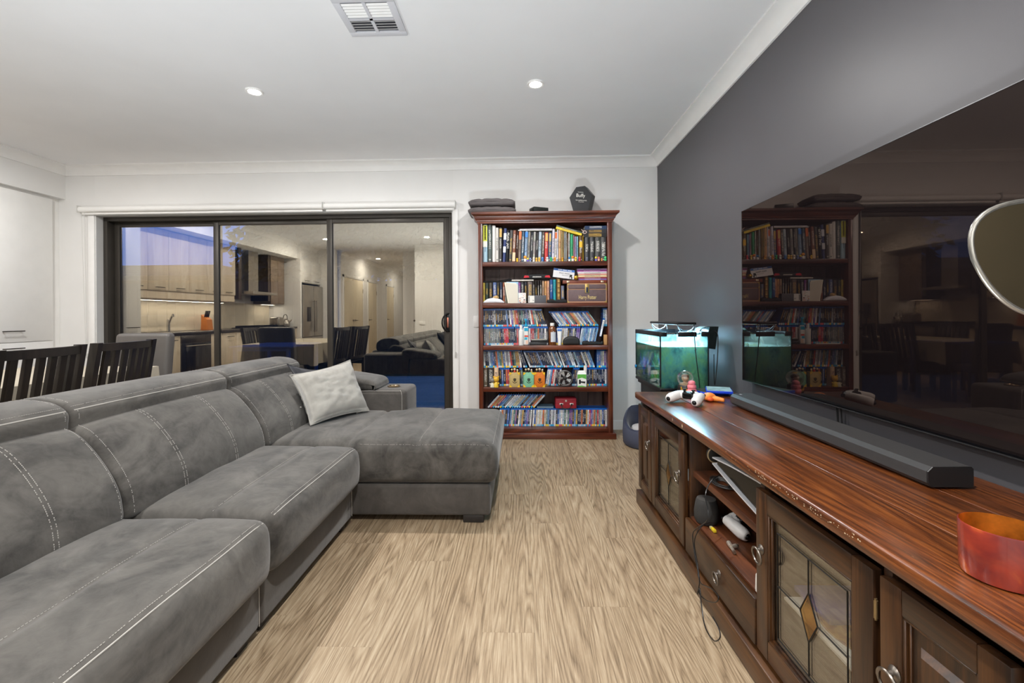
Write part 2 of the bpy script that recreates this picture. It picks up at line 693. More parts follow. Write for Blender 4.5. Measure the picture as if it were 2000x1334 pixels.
door_glass = pane_mat('reflective_door_glass', 0.38, (1.0, 0.89, 0.71, 1), (0.85, 0.92, 0.98, 1))
door = bpy.data.objects.new('door_1', None)
COL.objects.link(door)
door.location = ((OX0 + OX1) / 2, 4.50, 0)
struct(door)
ft = 0.04
for nm, q in (('head', (OX0, OZ - ft, OX1, OZ)), ('jamb', (OX0, 0, OX0 + ft, OZ - ft)), ('jamb', (OX1 - ft, 0, OX1, OZ - ft)), ('sill_track', (OX0 + ft, 0.0, OX1 - ft, 0.03))):
    G().rbox(q[0], 4.47, q[1], q[2], 4.62, q[3], 0.003).build(nm, alu, door)
X1 = at(420, 560, Y=4.5).x
X2 = at(645, 560, Y=4.5).x
for i, (a, b, y) in enumerate(((OX0 + ft, X1 + 0.03, 4.565), (X1 - 0.03, X2 + 0.03, 4.535), (X2 - 0.03, OX1 - ft, 4.505))):
    sw = 0.055
    ps = bpy.data.objects.new('door_panel', None)
    COL.objects.link(ps)
    ps.parent = door
    for nm, q in (('stile', (a, 0.03, a + sw, OZ - ft)), ('stile', (b - sw, 0.03, b, OZ - ft)), ('rail', (a + sw, 0.03, b - sw, 0.11)), ('rail', (a + sw, OZ - ft - 0.045, b - sw, OZ - ft))):
        G().rbox(q[0], y - 0.014, q[1], q[2], y + 0.014, q[3], 0.004).build(nm, alu, ps)
    sl = G()
    for xa, xb in ((a + sw, a + sw + 0.006), (b - sw - 0.006, b - sw)):
        G().box(xa, y - 0.010, 0.11, xb, y + 0.010, OZ - ft - 0.045).build('seal', seal, ps)
    G().box(a + sw - 0.004, y - 0.003, 0.106, b - sw + 0.004, y + 0.003, OZ - ft - 0.041).build('pane', door_glass, ps)
    if i == 2:
        hx = b - sw / 2
        hz = at(870, 630, Y=4.49).z
        h = G()
        pts = [(hx + 0.02, y - 0.02, hz + 0.085), (hx - 0.01, y - 0.04, hz + 0.078), (hx - 0.035, y - 0.055, hz + 0.045), (hx - 0.043, y - 0.06, hz), (hx - 0.035, y - 0.055, hz - 0.045), (hx - 0.01, y - 0.04, hz - 0.078), (hx + 0.02, y - 0.02, hz - 0.085)]
        h.tube(crom(pts, 4, False), 0.008)
        h.rbox(hx - 0.012, y - 0.022, hz - 0.095, hx + 0.03, y - 0.012, hz + 0.095, 0.006)
        h.build('handle', M('black_gloss', c(14, 14, 15), 0.15), ps)
        h2 = G().rbox(hx - 0.002, y - 0.026, hz - 0.05, hx + 0.014, y - 0.020, hz + 0.05, 0.002)
        h2.build('lock_plate', M('brushed_copper', c(190, 120, 100), 0.3, metal=0.8), ps)
# plaster reveal and architrave round the opening
rv = G()
rv.box(OX0 - 0.012, YW - 0.001, 0, OX0, 4.47, OZ + 0.012)
rv.box(OX1, YW - 0.001, 0, OX1 + 0.012, 4.47, OZ + 0.012)
rv.box(OX0, YW - 0.001, OZ, OX1, 4.47, OZ + 0.012)
struct(rv.build('trim_6', reveal))
av = G()
av.rbox(OX0 - 0.075, YW - 0.014, 0, OX0 - 0.01, YW, OZ + 0.06, 0.004)
av.rbox(OX1 + 0.01, YW - 0.014, 0, OX1 + 0.06, YW, OZ + 0.06, 0.004)
struct(av.build('trim_7', trim_m))

# roller blinds: two tubes under the head, with bead chains
blind_m = M('blind_fabric', c(236, 235, 232), 0.6)
chain_m = M('chain_plastic', c(205, 204, 200), 0.4)
zt = 2.165
xa, xm, xb = at(155, 410, Y=4.34).x, at(632, 410, Y=4.34).x, at(889, 407, Y=4.34).x
for (p, q, lab, cx_) in ((xa, xm - 0.006, 'long white roller blind rolled up above the two window-side door panels', xa + 0.04),
                         (xm + 0.006, xb, 'shorter white roller blind rolled up above the handled door panel', xb - 0.012)):
    t = thing('roller_blind', lab, 'blind', ((p + q) / 2, 4.345, zt - 0.035))
    G().cyl((p, 4.345, zt), (q, 4.345, zt), 0.029, n=24).build('fabric_roll', blind_m, t)
    for e_ in (p, q):
        s_ = 1 if e_ == p else -1
        G().rbox(e_ - 0.004 if s_ > 0 else e_ - 0.002, 4.312, zt - 0.034, e_ + 0.002 if s_ > 0 else e_ + 0.004, YW - 0.0005, zt + 0.036, 0.002).build('bracket', chain_m, t)
    G().rbox(p + 0.01, 4.352, zt - 0.048, q - 0.01, 4.366, zt - 0.026, 0.003).build('bottom_rail', trim_m, t)
    g = G()
    zc = 0.72
    g.tube([(cx_ - 0.008, 4.33, zt - 0.02), (cx_ - 0.006, 4.345, 1.4), (cx_, 4.36, zc), (cx_ + 0.003, 4.36, zc - .012), (cx_ + 0.006, 4.36, zc), (cx_ + 0.007, 4.352, 1.4), (cx_ + 0.008, 4.34, zt - 0.02)], 0.0016, 5)
    g.rbox(cx_ - 0.004, 4.366, zc - 0.02, cx_ + 0.010, YW - 0.014, zc + 0.03, 0.002)
    g.build('bead_chain', chain_m, t)

# light switch beside the bookcase
a = at(925, 623, Y=YW)
b = at(934, 639, Y=YW)
t = tag(G().rbox(a.x, YW - 0.008, b.z, a.x + 0.07, YW, a.z + 0.03, 0.003).build('light_switch', trim_m), 'white light switch plate on the wall at the bookcase edge', 'switch')

# ceiling vent
va, vb, vy0, vy1 = -0.886, -0.588, 2.104, 2.402
t = thing('ceiling_vent', 'square white louvred air vent set in the ceiling', 'vent', ((va + vb) / 2, (vy0 + vy1) / 2, H - 0.012))
vm = M('vent_white', c(205, 205, 210), 0.45)
g = G()
fwid = 0.036
g.rbox(va, vy0, H - 0.012, vb, vy0 + fwid, H, 0.003)
g.rbox(va, vy1 - fwid, H - 0.012, vb, vy1, H, 0.003)
g.rbox(va, vy0 + fwid, H - 0.012, va + fwid, vy1 - fwid, H, 0.003)
g.rbox(vb - fwid, vy0 + fwid, H - 0.012, vb, vy1 - fwid, H, 0.003)
xm_ = (va + vb) / 2
g.box(xm_ - 0.008, vy0 + fwid, H - 0.012, xm_ + 0.008, vy1 - fwid, H - 0.002)
ym = (vy0 + vy1) / 2 + 0.01
g.box(va + fwid, ym - 0.008, H - 0.012, vb - fwid, ym + 0.008, H - 0.002)
g.build('vent_frame', vm, t)
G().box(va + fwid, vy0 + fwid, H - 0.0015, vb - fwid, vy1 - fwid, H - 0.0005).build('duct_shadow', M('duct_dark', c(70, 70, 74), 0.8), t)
ns = 10
for half in ((va + fwid, xm_ - 0.008), (xm_ + 0.008, vb - fwid)):
    for i in range(ns):
        y = vy0 + fwid + 0.008 + (vy1 - vy0 - 2 * fwid - 0.016) * (i + 0.5) / ns
        if abs(y - ym) < 0.012:
            continue
        d = 1 if y > ym else -1
        G().add([(half[0], y - 0.0055, H - 0.0105 if d > 0 else H - 0.0055), (half[1], y - 0.0055, H - 0.0105 if d > 0 else H - 0.0055), (half[1], y + 0.0055, H - 0.0055 if d > 0 else H - 0.0105), (half[0], y + 0.0055, H - 0.0055 if d > 0 else H - 0.0105),
                 (half[0], y - 0.0055, H - 0.0093 if d > 0 else H - 0.0043), (half[1], y - 0.0055, H - 0.0093 if d > 0 else H - 0.0043), (half[1], y + 0.0055, H - 0.0043 if d > 0 else H - 0.0093), (half[0], y + 0.0055, H - 0.0043 if d > 0 else H - 0.0093)],
                [(0, 1, 2, 3), (4, 7, 6, 5), (0, 4, 5, 1), (2, 6, 7, 3), (0, 3, 7, 4), (1, 5, 6, 2)]).build('slat', trim_m, t)

# downlights
lamp_on = M('lamp_lens', (1, 0.95, 0.88, 1), 0.4, emit=30)
spots = [(0.109, 2.951, 'round recessed ceiling downlight over the walkway before the bookcase'),
         (-1.755, 2.972, 'round recessed ceiling downlight over the grey sofa'),
         (-3.72, 2.97, 'round recessed ceiling downlight over the dining table'),
         (0.109, 0.45, 'round recessed ceiling downlight above the near end of the cabinet'),
         (-1.753, 0.467, 'round recessed ceiling downlight behind the sofa, mirrored in the handled door panel'),
         (-3.72, 0.43, 'round recessed ceiling downlight over the kitchen cooktop'),
         (-3.667, -2.663, 'round recessed ceiling downlight in the hall, mirrored in the door glass'),
         (-3.4, -5.6, 'round recessed ceiling downlight at the far end of the hall')]
for x, y, lab in spots:
    t = thing('ceiling_downlight', lab, 'downlight', (x, y, H - 0.014), 'recessed ceiling downlights')
    G().lathe([(0.040, H), (0.040, H - 0.008), (0.052, H - 0.010), (0.055, H - 0.004), (0.055, H)], (x, y, 0), 28, caps=False).build('trim_ring', trim_m, t)
    G().lathe([(0.001, H - 0.0065), (0.0395, H - 0.0065), (0.0395, H - 0.002), (0.001, H - 0.002)], (x, y, 0), 28).build('lens', lamp_on, t)
    ld = bpy.data.lights.new('downlight', 'AREA')
    ld.shape = 'DISK'
    ld.size = 0.09
    ld.energy = LAMP_W * (0.45 if y < -1 else 1.9 if y < 0.46 and x > 0 else 1.0)
    ld.color = LAMP_COL
    ld.spread = PI
    lo = bpy.data.objects.new('downlight_source', ld)
    COL.objects.link(lo)
    lo.parent = t
    lo.location = (0, 0, -0.004)
# ================================================================ the sofa
def suede(name, col, amt=0.45):
    k = N(name)
    tcn = k.n('TexCoord').outputs['Object']
    n1 = k.noise(k.mapping(tcn, (1, 0.55, 1)), 5.0, 5, 0.62, 1.6)
    n2 = k.noise(tcn, 22.0, 4, 0.6, 0.8)
    n3 = k.noise(tcn, 500.0, 2)
    f = k.math('ADD', k.math('MULTIPLY', n1, 0.8), k.math('MULTIPLY', n2, 0.25))
    lo = tuple(x * (1 - amt) for x in col[:3])
    hi = tuple(x * (1 + amt) for x in col[:3])
    cc = k.ramp(f, (0.38, lo), (0.52, col[:3]), (0.68, hi))
    cc = k.mix(0.25, cc, n3, 'OVERLAY') if False else cc
    k.l(cc, k.b.inputs['Base Color'])
    k.b.inputs['Roughness'].default_value = 0.85
    k.b.inputs['Specular IOR Level'].default_value = 0.2
    k.b.inputs['Sheen Weight'].default_value = 0.25
    k.b.inputs['Sheen Roughness'].default_value = 0.5
    k.bump(k.math('ADD', k.math('MULTIPLY', n2, 0.7), k.math('MULTIPLY', n3, 0.06)), 0.25, 0.006)
    MATS[name] = k.m
    return k.m


sue = suede('grey_suede', c(78, 75, 71), 0.5)
sue_d = suede('grey_suede_base', c(78, 74, 70), 0.22)
thread = M('pale_thread', c(170, 166, 160), 0.8)
dark_foot = M('dark_foot', c(38, 34, 32), 0.5)

S0, S1, S2, S3, SE = -0.02, 0.745, 1.535, 2.385, 3.19     # module lines along Y
SX = -0.85
sofa = thing('corner_sofa', 'long grey suede sofa with chaise, headrests and pale contrast stitching', 'sofa', (-1.2, 1.7, 0))


def seat_disp(p, u, v, w):
    if w > -0.2:
        k_ = max(0, min(1, (w + 0.2) / 1.2))
        p.z += 0.026 * (1 - u * u) * (1 - v ** 4) * k_
        p.z += 0.006 * noise.noise(Vector((p.x * 6, p.y * 6, 1.7))) * k_
        # a shallow groove along the middle seam
        p.z -= 0.010 * math.exp(-((p.x + 1.08) / 0.012) ** 2) * k_ * (1 - v ** 8)
    if u > 0.5:
        p.x += 0.028 * (1 - w * w) * (1 - v ** 6) * (u - 0.5) * 2
    return p


def seam_z(x, y, ya, yb, x0, x1, zt):
    u = (x - (x0 + x1) / 2) / ((x1 - x0) / 2)
    v = (y - (ya + yb) / 2) / ((yb - ya) / 2)
    return zt + 0.026 * (1 - u * u) * (1 - v ** 4)


st = G()
ST_Z = 0.418
for i, (a, b) in enumerate(((S0, S1), (S1, S2), (S2, S3))):
    a_, b_ = a + 0.004, b - 0.004
    gs = G().puff(-1.50, SX, a_, b_, 0.205, ST_Z, 0.045, (44, 16, 4), seat_disp)
    bv = BVHTree.FromPolygons(gs.v, gs.f)
    gs.build('seat_cushion', sue, sofa, 60)
    ys = [a_ + 0.03 + (b_ - a_ - 0.06) * t / 14 for t in range(15)]
    # front piping with its stitches, and the stitched middle seam
    p1 = snap([(SX - 0.012, y, ST_Z) for y in ys], bv, (-0.4, 0, -1), 0.0)
    st.tube(p1, 0.0020, 6)
    dashes(st, snap([(SX - 0.026, y, ST_Z) for y in ys], bv, (0, 0, -1)), 0.0045, 0.0025, 0.0010)
    dashes(st, snap([(-1.085, y, ST_Z + 0.02) for y in ys], bv, (0, 0, -1)), 0.005, 0.003, 0.0007)
    # base under the seat
    G().rbox(-1.55, a_, 0.035, -0.895, b_ - (0.0), 0.235, 0.018, 3).build('base', sue_d, sofa)
    for yy in (a_ + 0.06, b_ - 0.06):
        G().rbox(-0.985, yy - 0.03, 0.0, -0.92, yy + 0.03, 0.04, 0.004).build('foot', dark_foot, sofa)
    e_ = [( -0.892, b_ - 0.012, z) for z in (0.05, 0.12, 0.20)]
    st.tube(e_, 0.0018, 5)

# chaise: one wide pad with grooves between its three panels
CXE, CY0, CY1 = -0.135, 2.395, 3.33
g1, g2 = -0.93, -0.56


def chaise_disp(p, u, v, w):
    if w > -0.2:
        k_ = max(0, min(1, (w + 0.2) / 1.2))
        p.z += 0.020 * (1 - u ** 4) * (1 - v ** 4) * k_
        p.z += 0.007 * noise.noise(Vector((p.x * 5, p.y * 5, 4.2))) * k_
        for gx in (g1, g2):
            p.z -= 0.013 * math.exp(-((p.x - gx) / 0.014) ** 2) * k_
    if v < -0.6:
        p.y -= 0.012 * (1 - w * w) * (-v - 0.6) * 2.5
    if u > 0.6:
        p.x += 0.014 * (1 - w * w) * (u - 0.6) * 2.5
    return p


gs = G().puff(-1.50, CXE, CY0, CY1, 0.205, 0.425, 0.05, (96, 22, 4), chaise_disp)
bv = BVHTree.FromPolygons(gs.v, gs.f)
gs.build('chaise_cushion', sue, sofa, 60)
dashes(st, snap([(x, CY0 + 0.012, 0.418) for x in [-0.86 + 0.69 * t / 40 for t in range(41)]], bv, (0, 0.5, -1)), 0.0045, 0.0025, 0.0009)
dashes(st, snap([(CXE - 0.012, y, 0.418) for y in [2.44 + 0.84 * t / 30 for t in range(31)]], bv, (-0.5, 0, -1)), 0.0045, 0.0025, 0.0009)
dashes(st, snap([(g2 + 0.014, y, 0.43) for y in [2.44 + 0.8 * t / 30 for t in range(31)]], bv, (0, 0, -1)), 0.005, 0.003, 0.0008)
G().rbox(-1.55, CY0 + 0.012, 0.035, CXE - 0.03, CY1 - 0.01, 0.203, 0.02, 3).build('chaise_base', sue_d, sofa)
for x, y in ((-0.25, CY0 + 0.06), (-0.25, CY1 - 0.08)):
    G().rbox(x - 0.06, y - 0.045, 0, x + 0.05, y + 0.045, 0.04, 0.004).build('foot', dark_foot, sofa)

# back cushions: slanting, full at the middle
back = [(-1.36, 0.405), (-1.345, 0.47), (-1.385, 0.56), (-1.47, 0.66), (-1.55, 0.715), (-1.66, 0.72), (-1.74, 0.60), (-1.74, 0.42), (-1.56, 0.39)]
head = [(-1.575, 0.700), (-1.562, 0.735), (-1.566, 0.775), (-1.62, 0.808), (-1.72, 0.818), (-1.80, 0.800), (-1.862, 0.745), (-1.852, 0.655), (-1.76, 0.665), (-1.66, 0.690)]
dbl = (0.31, 0.69)
for i, (a, b) in enumerate(((S0, S1), (S1, S2), (S2, S3), (S3, SE - 0.01))):
    # the seams of the back lean a little: shear along Y with height
    a2, b2 = a - 0.03, b - 0.03
    if i == 3:
        b2 = SE - 0.02

    def sh(v):
        return Vector((v.x, v.y + (v.z - 0.42) * 0.10, v.z))
    gb = G()
    P = gb.loft(back, a2 + 0.003, b2 - 0.003, 0.022, 5, 12, 0.012)
    gb.v = [sh(v) for v in gb.v]
    bv = BVHTree.FromPolygons(gb.v, gb.f)
    gb.build('back_cushion', sue, sofa, 60)
    hb = G()
    y0h, y1h = a + 0.0035 + 0.002, b - 0.0035 + 0.002
    PH = hb.loft(head, y0h, y1h, 0.014, 5, 12, 0.004)
    bh = BVHTree.FromPolygons(hb.v, hb.f)
    hb.build('headrest', sue, sofa, 60)
    # double stitched lines on the back cushion
    front = [q for q in P if q[1] > 0.425 and q[0] > -1.60]
    front = sorted(front, key=lambda q: q[1])
    for fr_ in dbl:
        y = a2 + (b2 - a2) * fr_
        for dy in (-0.007, 0.007):
            path = snap([sh(Vector((q[0], y + dy, q[1]))) for q in front], bv, (-1, 0, -0.8), 0.0009)
            dashes(st, path, 0.0042, 0.0022, 0.0011)
    for yy in (a2 + 0.026, b2 - 0.026):
        path = snap([sh(Vector((q[0], yy, q[1]))) for q in front], bv, (-1, 0, -0.8), 0.0009)
        dashes(st, path, 0.0042, 0.0024, 0.0009)
    # headrest piping along its front edge and down its ends
    ys = [y0h + 0.012 + (y1h - y0h - 0.024) * t / 16 for t in range(17)]
    pk = snap([(-1.566, y, 0.778) for y in ys], bh, (-1, 0, -0.6), 0.0)
    st.tube(pk, 0.0024, 5)
    dashes(st, snap([(-1.580, y, 0.790) for y in ys], bh, (-0.6, 0, -1)), 0.0045, 0.0025, 0.0010)
    for yy in (y0h + 0.021, y1h - 0.021):
        pth = [(-1.60 - 0.20 * t / 12, yy, 0.80) for t in range(13)]
        dashes(st, snap(pth, bh, (-0.25, 0, -1)), 0.0042, 0.0024, 0.0009)
        pth = [(-1.566, yy, 0.775 - 0.065 * t / 8) for t in range(9)]
        dashes(st, snap(pth, bh, (-1, 0, 0)), 0.0042, 0.0024, 0.0009)
# outer back shell
G().rbox(-1.92, S0, 0.04, -1.70, SE + 0.0, 0.66, 0.03, 3).build('back_shell', sue_d, sofa)

# arm at the window end, with its sloping pad, and the cup holder
AY0, AY1 = SE - 0.025, 3.50
G().rbox(-1.36, AY0, 0.04, -0.80, AY1, 0.582, 0.035, 4).build('armrest', sue_d, sofa)
G().rbox(-1.92, AY0, 0.04, -1.36, AY1, 0.64, 0.035, 4).build('armrest', sue_d, sofa)
pad = [(-1.40, 0.580), (-1.05, 0.584), (-1.018, 0.602), (-1.035, 0.632), (-1.10, 0.652), (-1.38, 0.690), (-1.45, 0.66)]
gp = G()
gp.loft(pad, AY0 + 0.002, AY1 - 0.004, 0.025, 5, 6, 0.003)
gp.build('arm_pad', sue, sofa, 60)
st.tube([(-0.832, AY0 + 0.0012, z) for z in (0.43, 0.50, 0.54)] + [(-0.836, AY0 + 0.002, 0.564), (-0.845, AY0 + 0.01, 0.5775)], 0.0018, 5)
st.tube([(x, AY0 + 0.006, 0.5735) for x in [-1.34 + 0.5 * t / 8 for t in range(9)]], 0.0016, 5)
# arm at the near end
G().rbox(-1.92, S0 - 0.22, 0.04, -0.90, S0 - 0.002, 0.60, 0.035, 4).build('armrest', sue_d, sofa)
chrome = M('chrome', c(205, 203, 200), 0.12, metal=1.0, var=0)
ccup = Vector((-0.93, 3.315, 0))
G().lathe([(0.046, 0.583), (0.047, 0.588), (0.042, 0.591), (0.037, 0.588), (0.034, 0.5835), (0.001, 0.583)], (ccup.x, ccup.y, 0), 28).build('cup_holder', M('cup_chrome', c(170, 150, 120), 0.18, metal=1.0), sofa)
stuff(st.build('stitching', thread, sofa))


# ---------------------------------------------------------------- cushions on it
def pillow(name, lab, mat, tl, tr, br, bl, thick=0.075, seed=0, group=None, tagm=None, tagpos=None, pinch=0.10, piping=None):
    """a square cushion from its four corner points"""
    tl, tr, br, bl = (Vector(p) for p in (tl, tr, br, bl))
    n = 22
    nor = ((tr - bl).cross(tl - br)).normalized()
    if nor.y > 0:
        nor = -nor
    vs, fs = [], []
    for side in (1, -1):
        for j in range(n + 1):
            for i in range(n + 1):
                u, v = i / n, j / n
                U, V = 2 * u - 1, 2 * v - 1
                # edges drawn in between the corners
                uu = 0.5 + 0.5 * U * (1 - pinch * (1 - V * V))
                vv = 0.5 + 0.5 * V * (1 - pinch * (1 - U * U))
                p = bl.lerp(br, uu).lerp(tl.lerp(tr, uu), vv)
                h = thick * ((1 - U ** 4) * (1 - V ** 4)) ** 0.55
                h *= 1 + 0.10 * noise.noise(Vector((U * 2.2 + seed, V * 2.2, side)))
                q = Vector((U * 3 + seed * 3, V * 3, 0.4 * side))
                h += 0.016 * (noise.noise(Vector((q.x + 1.3 * q.y, 3.2 * (q.y - .5 * q.x), 5.0)))) * (1 - U ** 6) * (1 - V ** 6)
                if i in (0, n) or j in (0, n):
                    h = 0
                vs.append(p + nor * h * side)
    m = (n + 1) ** 2
    for s_ in (0, 1):
        for j in range(n):
            for i in range(n):
                a = s_ * m + j * (n + 1) + i
                q = (a, a + 1, a + n + 2, a + n + 1)
                fs.append(q if s_ == 0 else q[::-1])
    cen = (tl + tr + br + bl) / 4
    t = thing(name, lab, 'cushion', (cen.x, cen.y, min(p.z for p in (tl, tr, br, bl))), group)
    g_ = G().add(vs, fs)
    ob = g_.build('cover', mat, t, 70)
    bm = bmesh.new()
    bm.from_mesh(ob.data)
    bmesh.ops.remove_doubles(bm, verts=bm.verts, dist=0.0002)
    bm.to_mesh(ob.data)
    bm.free()
    rim = []
    for (a, b, k) in ((0, 0, 'b'), (0, 0, 'r'), (0, 0, 't'), (0, 0, 'l')):
        for i in range(n):
            x = {'b': (i, 0), 'r': (n, i), 't': (n - i, n), 'l': (0, n - i)}[k]
            rim.append(vs[x[1] * (n + 1) + x[0]])
    G().tube(rim, 0.0035, 6, True).build('piping', piping or mat, t)
    if tagm:
        a, b = tagpos
        p = Vector(a)
        q = Vector(b)
        d = (q - p).normalized()
        side = d.cross(nor).normalized() * 0.011
        G().add([p - side, p + side, q + side, q - side, p - side + nor * .002, p + side + nor * .002, q + side + nor * .002, q - side + nor * .002],
                [(0, 1, 2, 3), (4, 7, 6, 5), (0, 4, 5, 1), (1, 5, 6, 2), (2, 6, 7, 3), (3, 7, 4, 0)]).build('care_tag', tagm, t)
    return t


linen = M('pale_grey_plush', c(158, 155, 148), 0.9, var=0.12, vscale=14, bump=0.25, bscale=260, sheen=0.3)
linen_d = M('charcoal_plush', c(42, 42, 47), 0.9, var=0.2, vscale=12, bump=0.2, bscale=260, sheen=0.2)
tagw = M('label_white', c(232, 228, 220), 0.7)
BL = at(606, 831, Z=0.449)
BR = at(721, 802, Z=0.454)


TL, TR = Vector((-1.432, 2.780, 0.738)), Vector((-1.215, 3.215, 0.789))
pillow('throw_cushion', 'pale grey plush throw cushion leaning on the chaise corner', linen, TL, TR, BR, BL, 0.075, 3, None, tagw, (BR + Vector((-.035, -.02, 0.012)), BR + Vector((-0.075, -.045, -0.001))))
dv = Vector((-0.085, 0.085, 0))
b1 = Vector((-1.305, 2.86, 0.455))
b2 = Vector((-1.16, 3.12, 0.455))
pillow('throw_cushion', 'dark charcoal cushion tucked behind the pale plush one', linen_d, at(561, 711, Y=2.93), at(624, 723, Y=3.14), b2, b1, 0.032, 8, None, tagw, at(577, 796, X=-1.38).xyz[:] and ((-1.395, 2.79, .56), (-1.36, 2.765, .54)))
pillow('throw_cushion', 'black cushion propped at the near end of the sofa, seen in the door glass', M('black_plush', c(34, 34, 36), 0.9, var=.2), (-1.46, 0.42, 0.80), (-1.50, 0.86, 0.80), (-1.25, 0.86, 0.455), (-1.25, 0.42, 0.455), 0.07, 5)
pillow('throw_cushion', 'taupe cushion against the near arm, seen in the door glass', M('taupe_plush', c(128, 118, 106), 0.9, var=.15), (-0.98, 0.09, 0.84), (-1.42, 0.09, 0.84), (-1.40, 0.24, 0.455), (-0.98, 0.24, 0.455), 0.07, 6)

# ================================================================ dining corner
espresso = wood('espresso_wood', c(22, 17, 14), c(32, 26, 22), c(44, 36, 30), 1.0, 'Z', rough=0.35, coat=0.25)


def dining_chair(name, lab, group):
    """slat-backed chair at the origin, facing -X, its back towards +X"""
    t = thing(name, lab, 'chair', (0, 0, 0), group)
    hw = 0.225

    def bx(z):                   # rake of the back
        return 0.0 if z < 0.45 else (z - 0.45) * 0.16

    def strip(y, z0, z1, wy, wx, n=6, bow=0.0):
        g = G()
        pts = [z0 + (z1 - z0) * i / n for i in range(n + 1)]
        vs, fs = [], []
        for z in pts:
            x = bx(z) + bow
            vs += [(x - wx / 2, y - wy / 2, z), (x + wx / 2, y - wy / 2, z), (x + wx / 2, y + wy / 2, z), (x - wx / 2, y + wy / 2, z)]
        for i in range(n):
            b = i * 4
            for j in range(4):
                fs.append((b + j, b + (j + 1) % 4, b + 4 + (j + 1) % 4, b + 4 + j))
        fs += [(0, 3, 2, 1), (n * 4, n * 4 + 1, n * 4 + 2, n * 4 + 3)]
        return g.add(vs, fs)
    for s_ in (-1, 1):
        strip(s_ * hw, 0, 0.955, 0.036, 0.045, 8).build('leg', espresso, t)
        G().rbox(-0.44, s_ * (hw - 0.01) - 0.02, 0, -0.40, s_ * (hw - 0.01) + 0.02, 0.43, 0.004).build('leg', espresso, t)
    bow = lambda y: 0.028 * (1 - (y / hw) ** 2)
    for i in range(6):
        y = -hw + 2 * hw * (i + 1) / 7
        strip(y, 0.50, 0.92, 0.036, 0.018, 6, bow(y)).build('slat', espresso, t)
    for z0, z1 in ((0.905, 0.95), (0.47, 0.51)):
        g = G()
        vs, fs = [], []
        n = 10
        for i in range(n + 1):
            y = -hw + 0.015 + (2 * hw - 0.03) * i / n
            x = bx((z0 + z1) / 2) + bow(y)
            vs += [(x - 0.012, y, z0), (x + 0.012, y, z0), (x + 0.014, y, z1), (x - 0.010, y, z1)]
        for i in range(n):
            b = i * 4
            for j in range(4):
                fs.append((b + j, b + (j + 1) % 4, b + 4 + (j + 1) % 4, b + 4 + j))
        fs += [(0, 3, 2, 1), (n * 4, n * 4 + 1, n * 4 + 2, n * 4 + 3)]
        g.add(vs, fs)
        g.build('top_rail' if z0 > 0.8 else 'lower_rail', espresso, t)
    G().rbox(-0.45, -hw + 0.005, 0.425, 0.0, hw - 0.005, 0.475, 0.018, 3).build('seat', M('black_seat_vinyl', c(30, 27, 26), 0.5), t)
    g = G()
    g.box(-0.42, -hw + 0.01, 0.37, 0.0, -hw + 0.03, 0.425)
    g.box(-0.42, hw - 0.03, 0.37, 0.0, hw - 0.01, 0.425)
    g.box(-0.43, -hw + 0.03, 0.37, -0.41, hw - 0.03, 0.425)
    g.build('seat_rail', espresso, t)
    return t


ch = dining_chair('dining_chair', 'dark slat-backed dining chair nearest the window, behind the sofa', 'slat-backed dining chairs')
ch.location = (-2.545, 2.768, 0)
ch.rotation_euler = (0, 0, R(6))
dup(ch, (-2.475, 2.205, 0), R(7), 'dark slat-backed dining chair behind the sofa, second from the window')
dup(ch, (-3.72, 2.75, 0), R(176), 'dark slat-backed dining chair on the kitchen side of the table, nearest the window')
dup(ch, (-3.70, 2.15, 0), R(184), 'dark slat-backed dining chair on the kitchen side of the table, second from the window')

TX0, TX1, TY0, TY1 = -3.60, -2.66, 1.72, 3.27
t = thing('dining_table', 'dark wooden dining table under a taupe cloth', 'table', ((TX0 + TX1) / 2, (TY0 + TY1) / 2, 0))
G().rbox(TX0 + 0.02, TY0 + 0.02, 0.705, TX1 - 0.02, TY1 - 0.02, 0.74, 0.005).build('tabletop', espresso, t)
for x in (TX0 + 0.07, TX1 - 0.07):
    for y in (TY0 + 0.07, TY1 - 0.07):
        G().rbox(x - 0.035, y - 0.035, 0, x + 0.035, y + 0.035, 0.706, 0.004).build('leg', espresso, t)
cloth_m = M('taupe_cloth', c(172, 163, 146), 0.85, var=0.06, vscale=20, bump=0.15, bscale=300, stretch=(1, 3, 1))
vs, fs = [], []
n = 24
per = []
for i in range(n):
    per.append((TX0 + (TX1 - TX0) * i / n, TY0, 0, -1))
for i in range(n):
    per.append((TX1, TY0 + (TY1 - TY0) * i / n, 1, 0))
for i in range(n):
    per.append((TX1 - (TX1 - TX0) * i / n, TY1, 0, 1))
for i in range(n):
    per.append((TX0, TY1 - (TY1 - TY0) * i / n, -1, 0))
m = len(per)
cx_, cy_ = (TX0 + TX1) / 2, (TY0 + TY1) / 2
for lev in range(6):
    for i, (x, y, ax, ay) in enumerate(per):
        if lev == 0:
            vs.append((cx_ + (x - cx_) * 0.985, cy_ + (y - cy_) * 0.985, 0.7455))
        else:
            d = (lev - 1) / 4
            corner = (i % n) / n
            wv = math.sin(i * 0.9) * 0.008 * d + (0.02 * d if (i % n) < 2 or (i % n) > n - 2 else 0)
            vs.append((x + ax * wv + (x - cx_) * 0.012 * d, y + ay * wv + (y - cy_) * 0.012 * d, 0.742 - 0.26 * d - (0.02 * d if i % n < 2 or i % n > n - 2 else 0)))
for lev in range(5):
    for i in range(m):
        fs.append((lev * m + i, lev * m + (i + 1) % m, (lev + 1) * m + (i + 1) % m, (lev + 1) * m + i))
fs.append(tuple(range(m)))
t = tag(G().add(vs, fs).build('tablecloth', cloth_m), 'taupe cloth draped over the dining table', 'tablecloth')

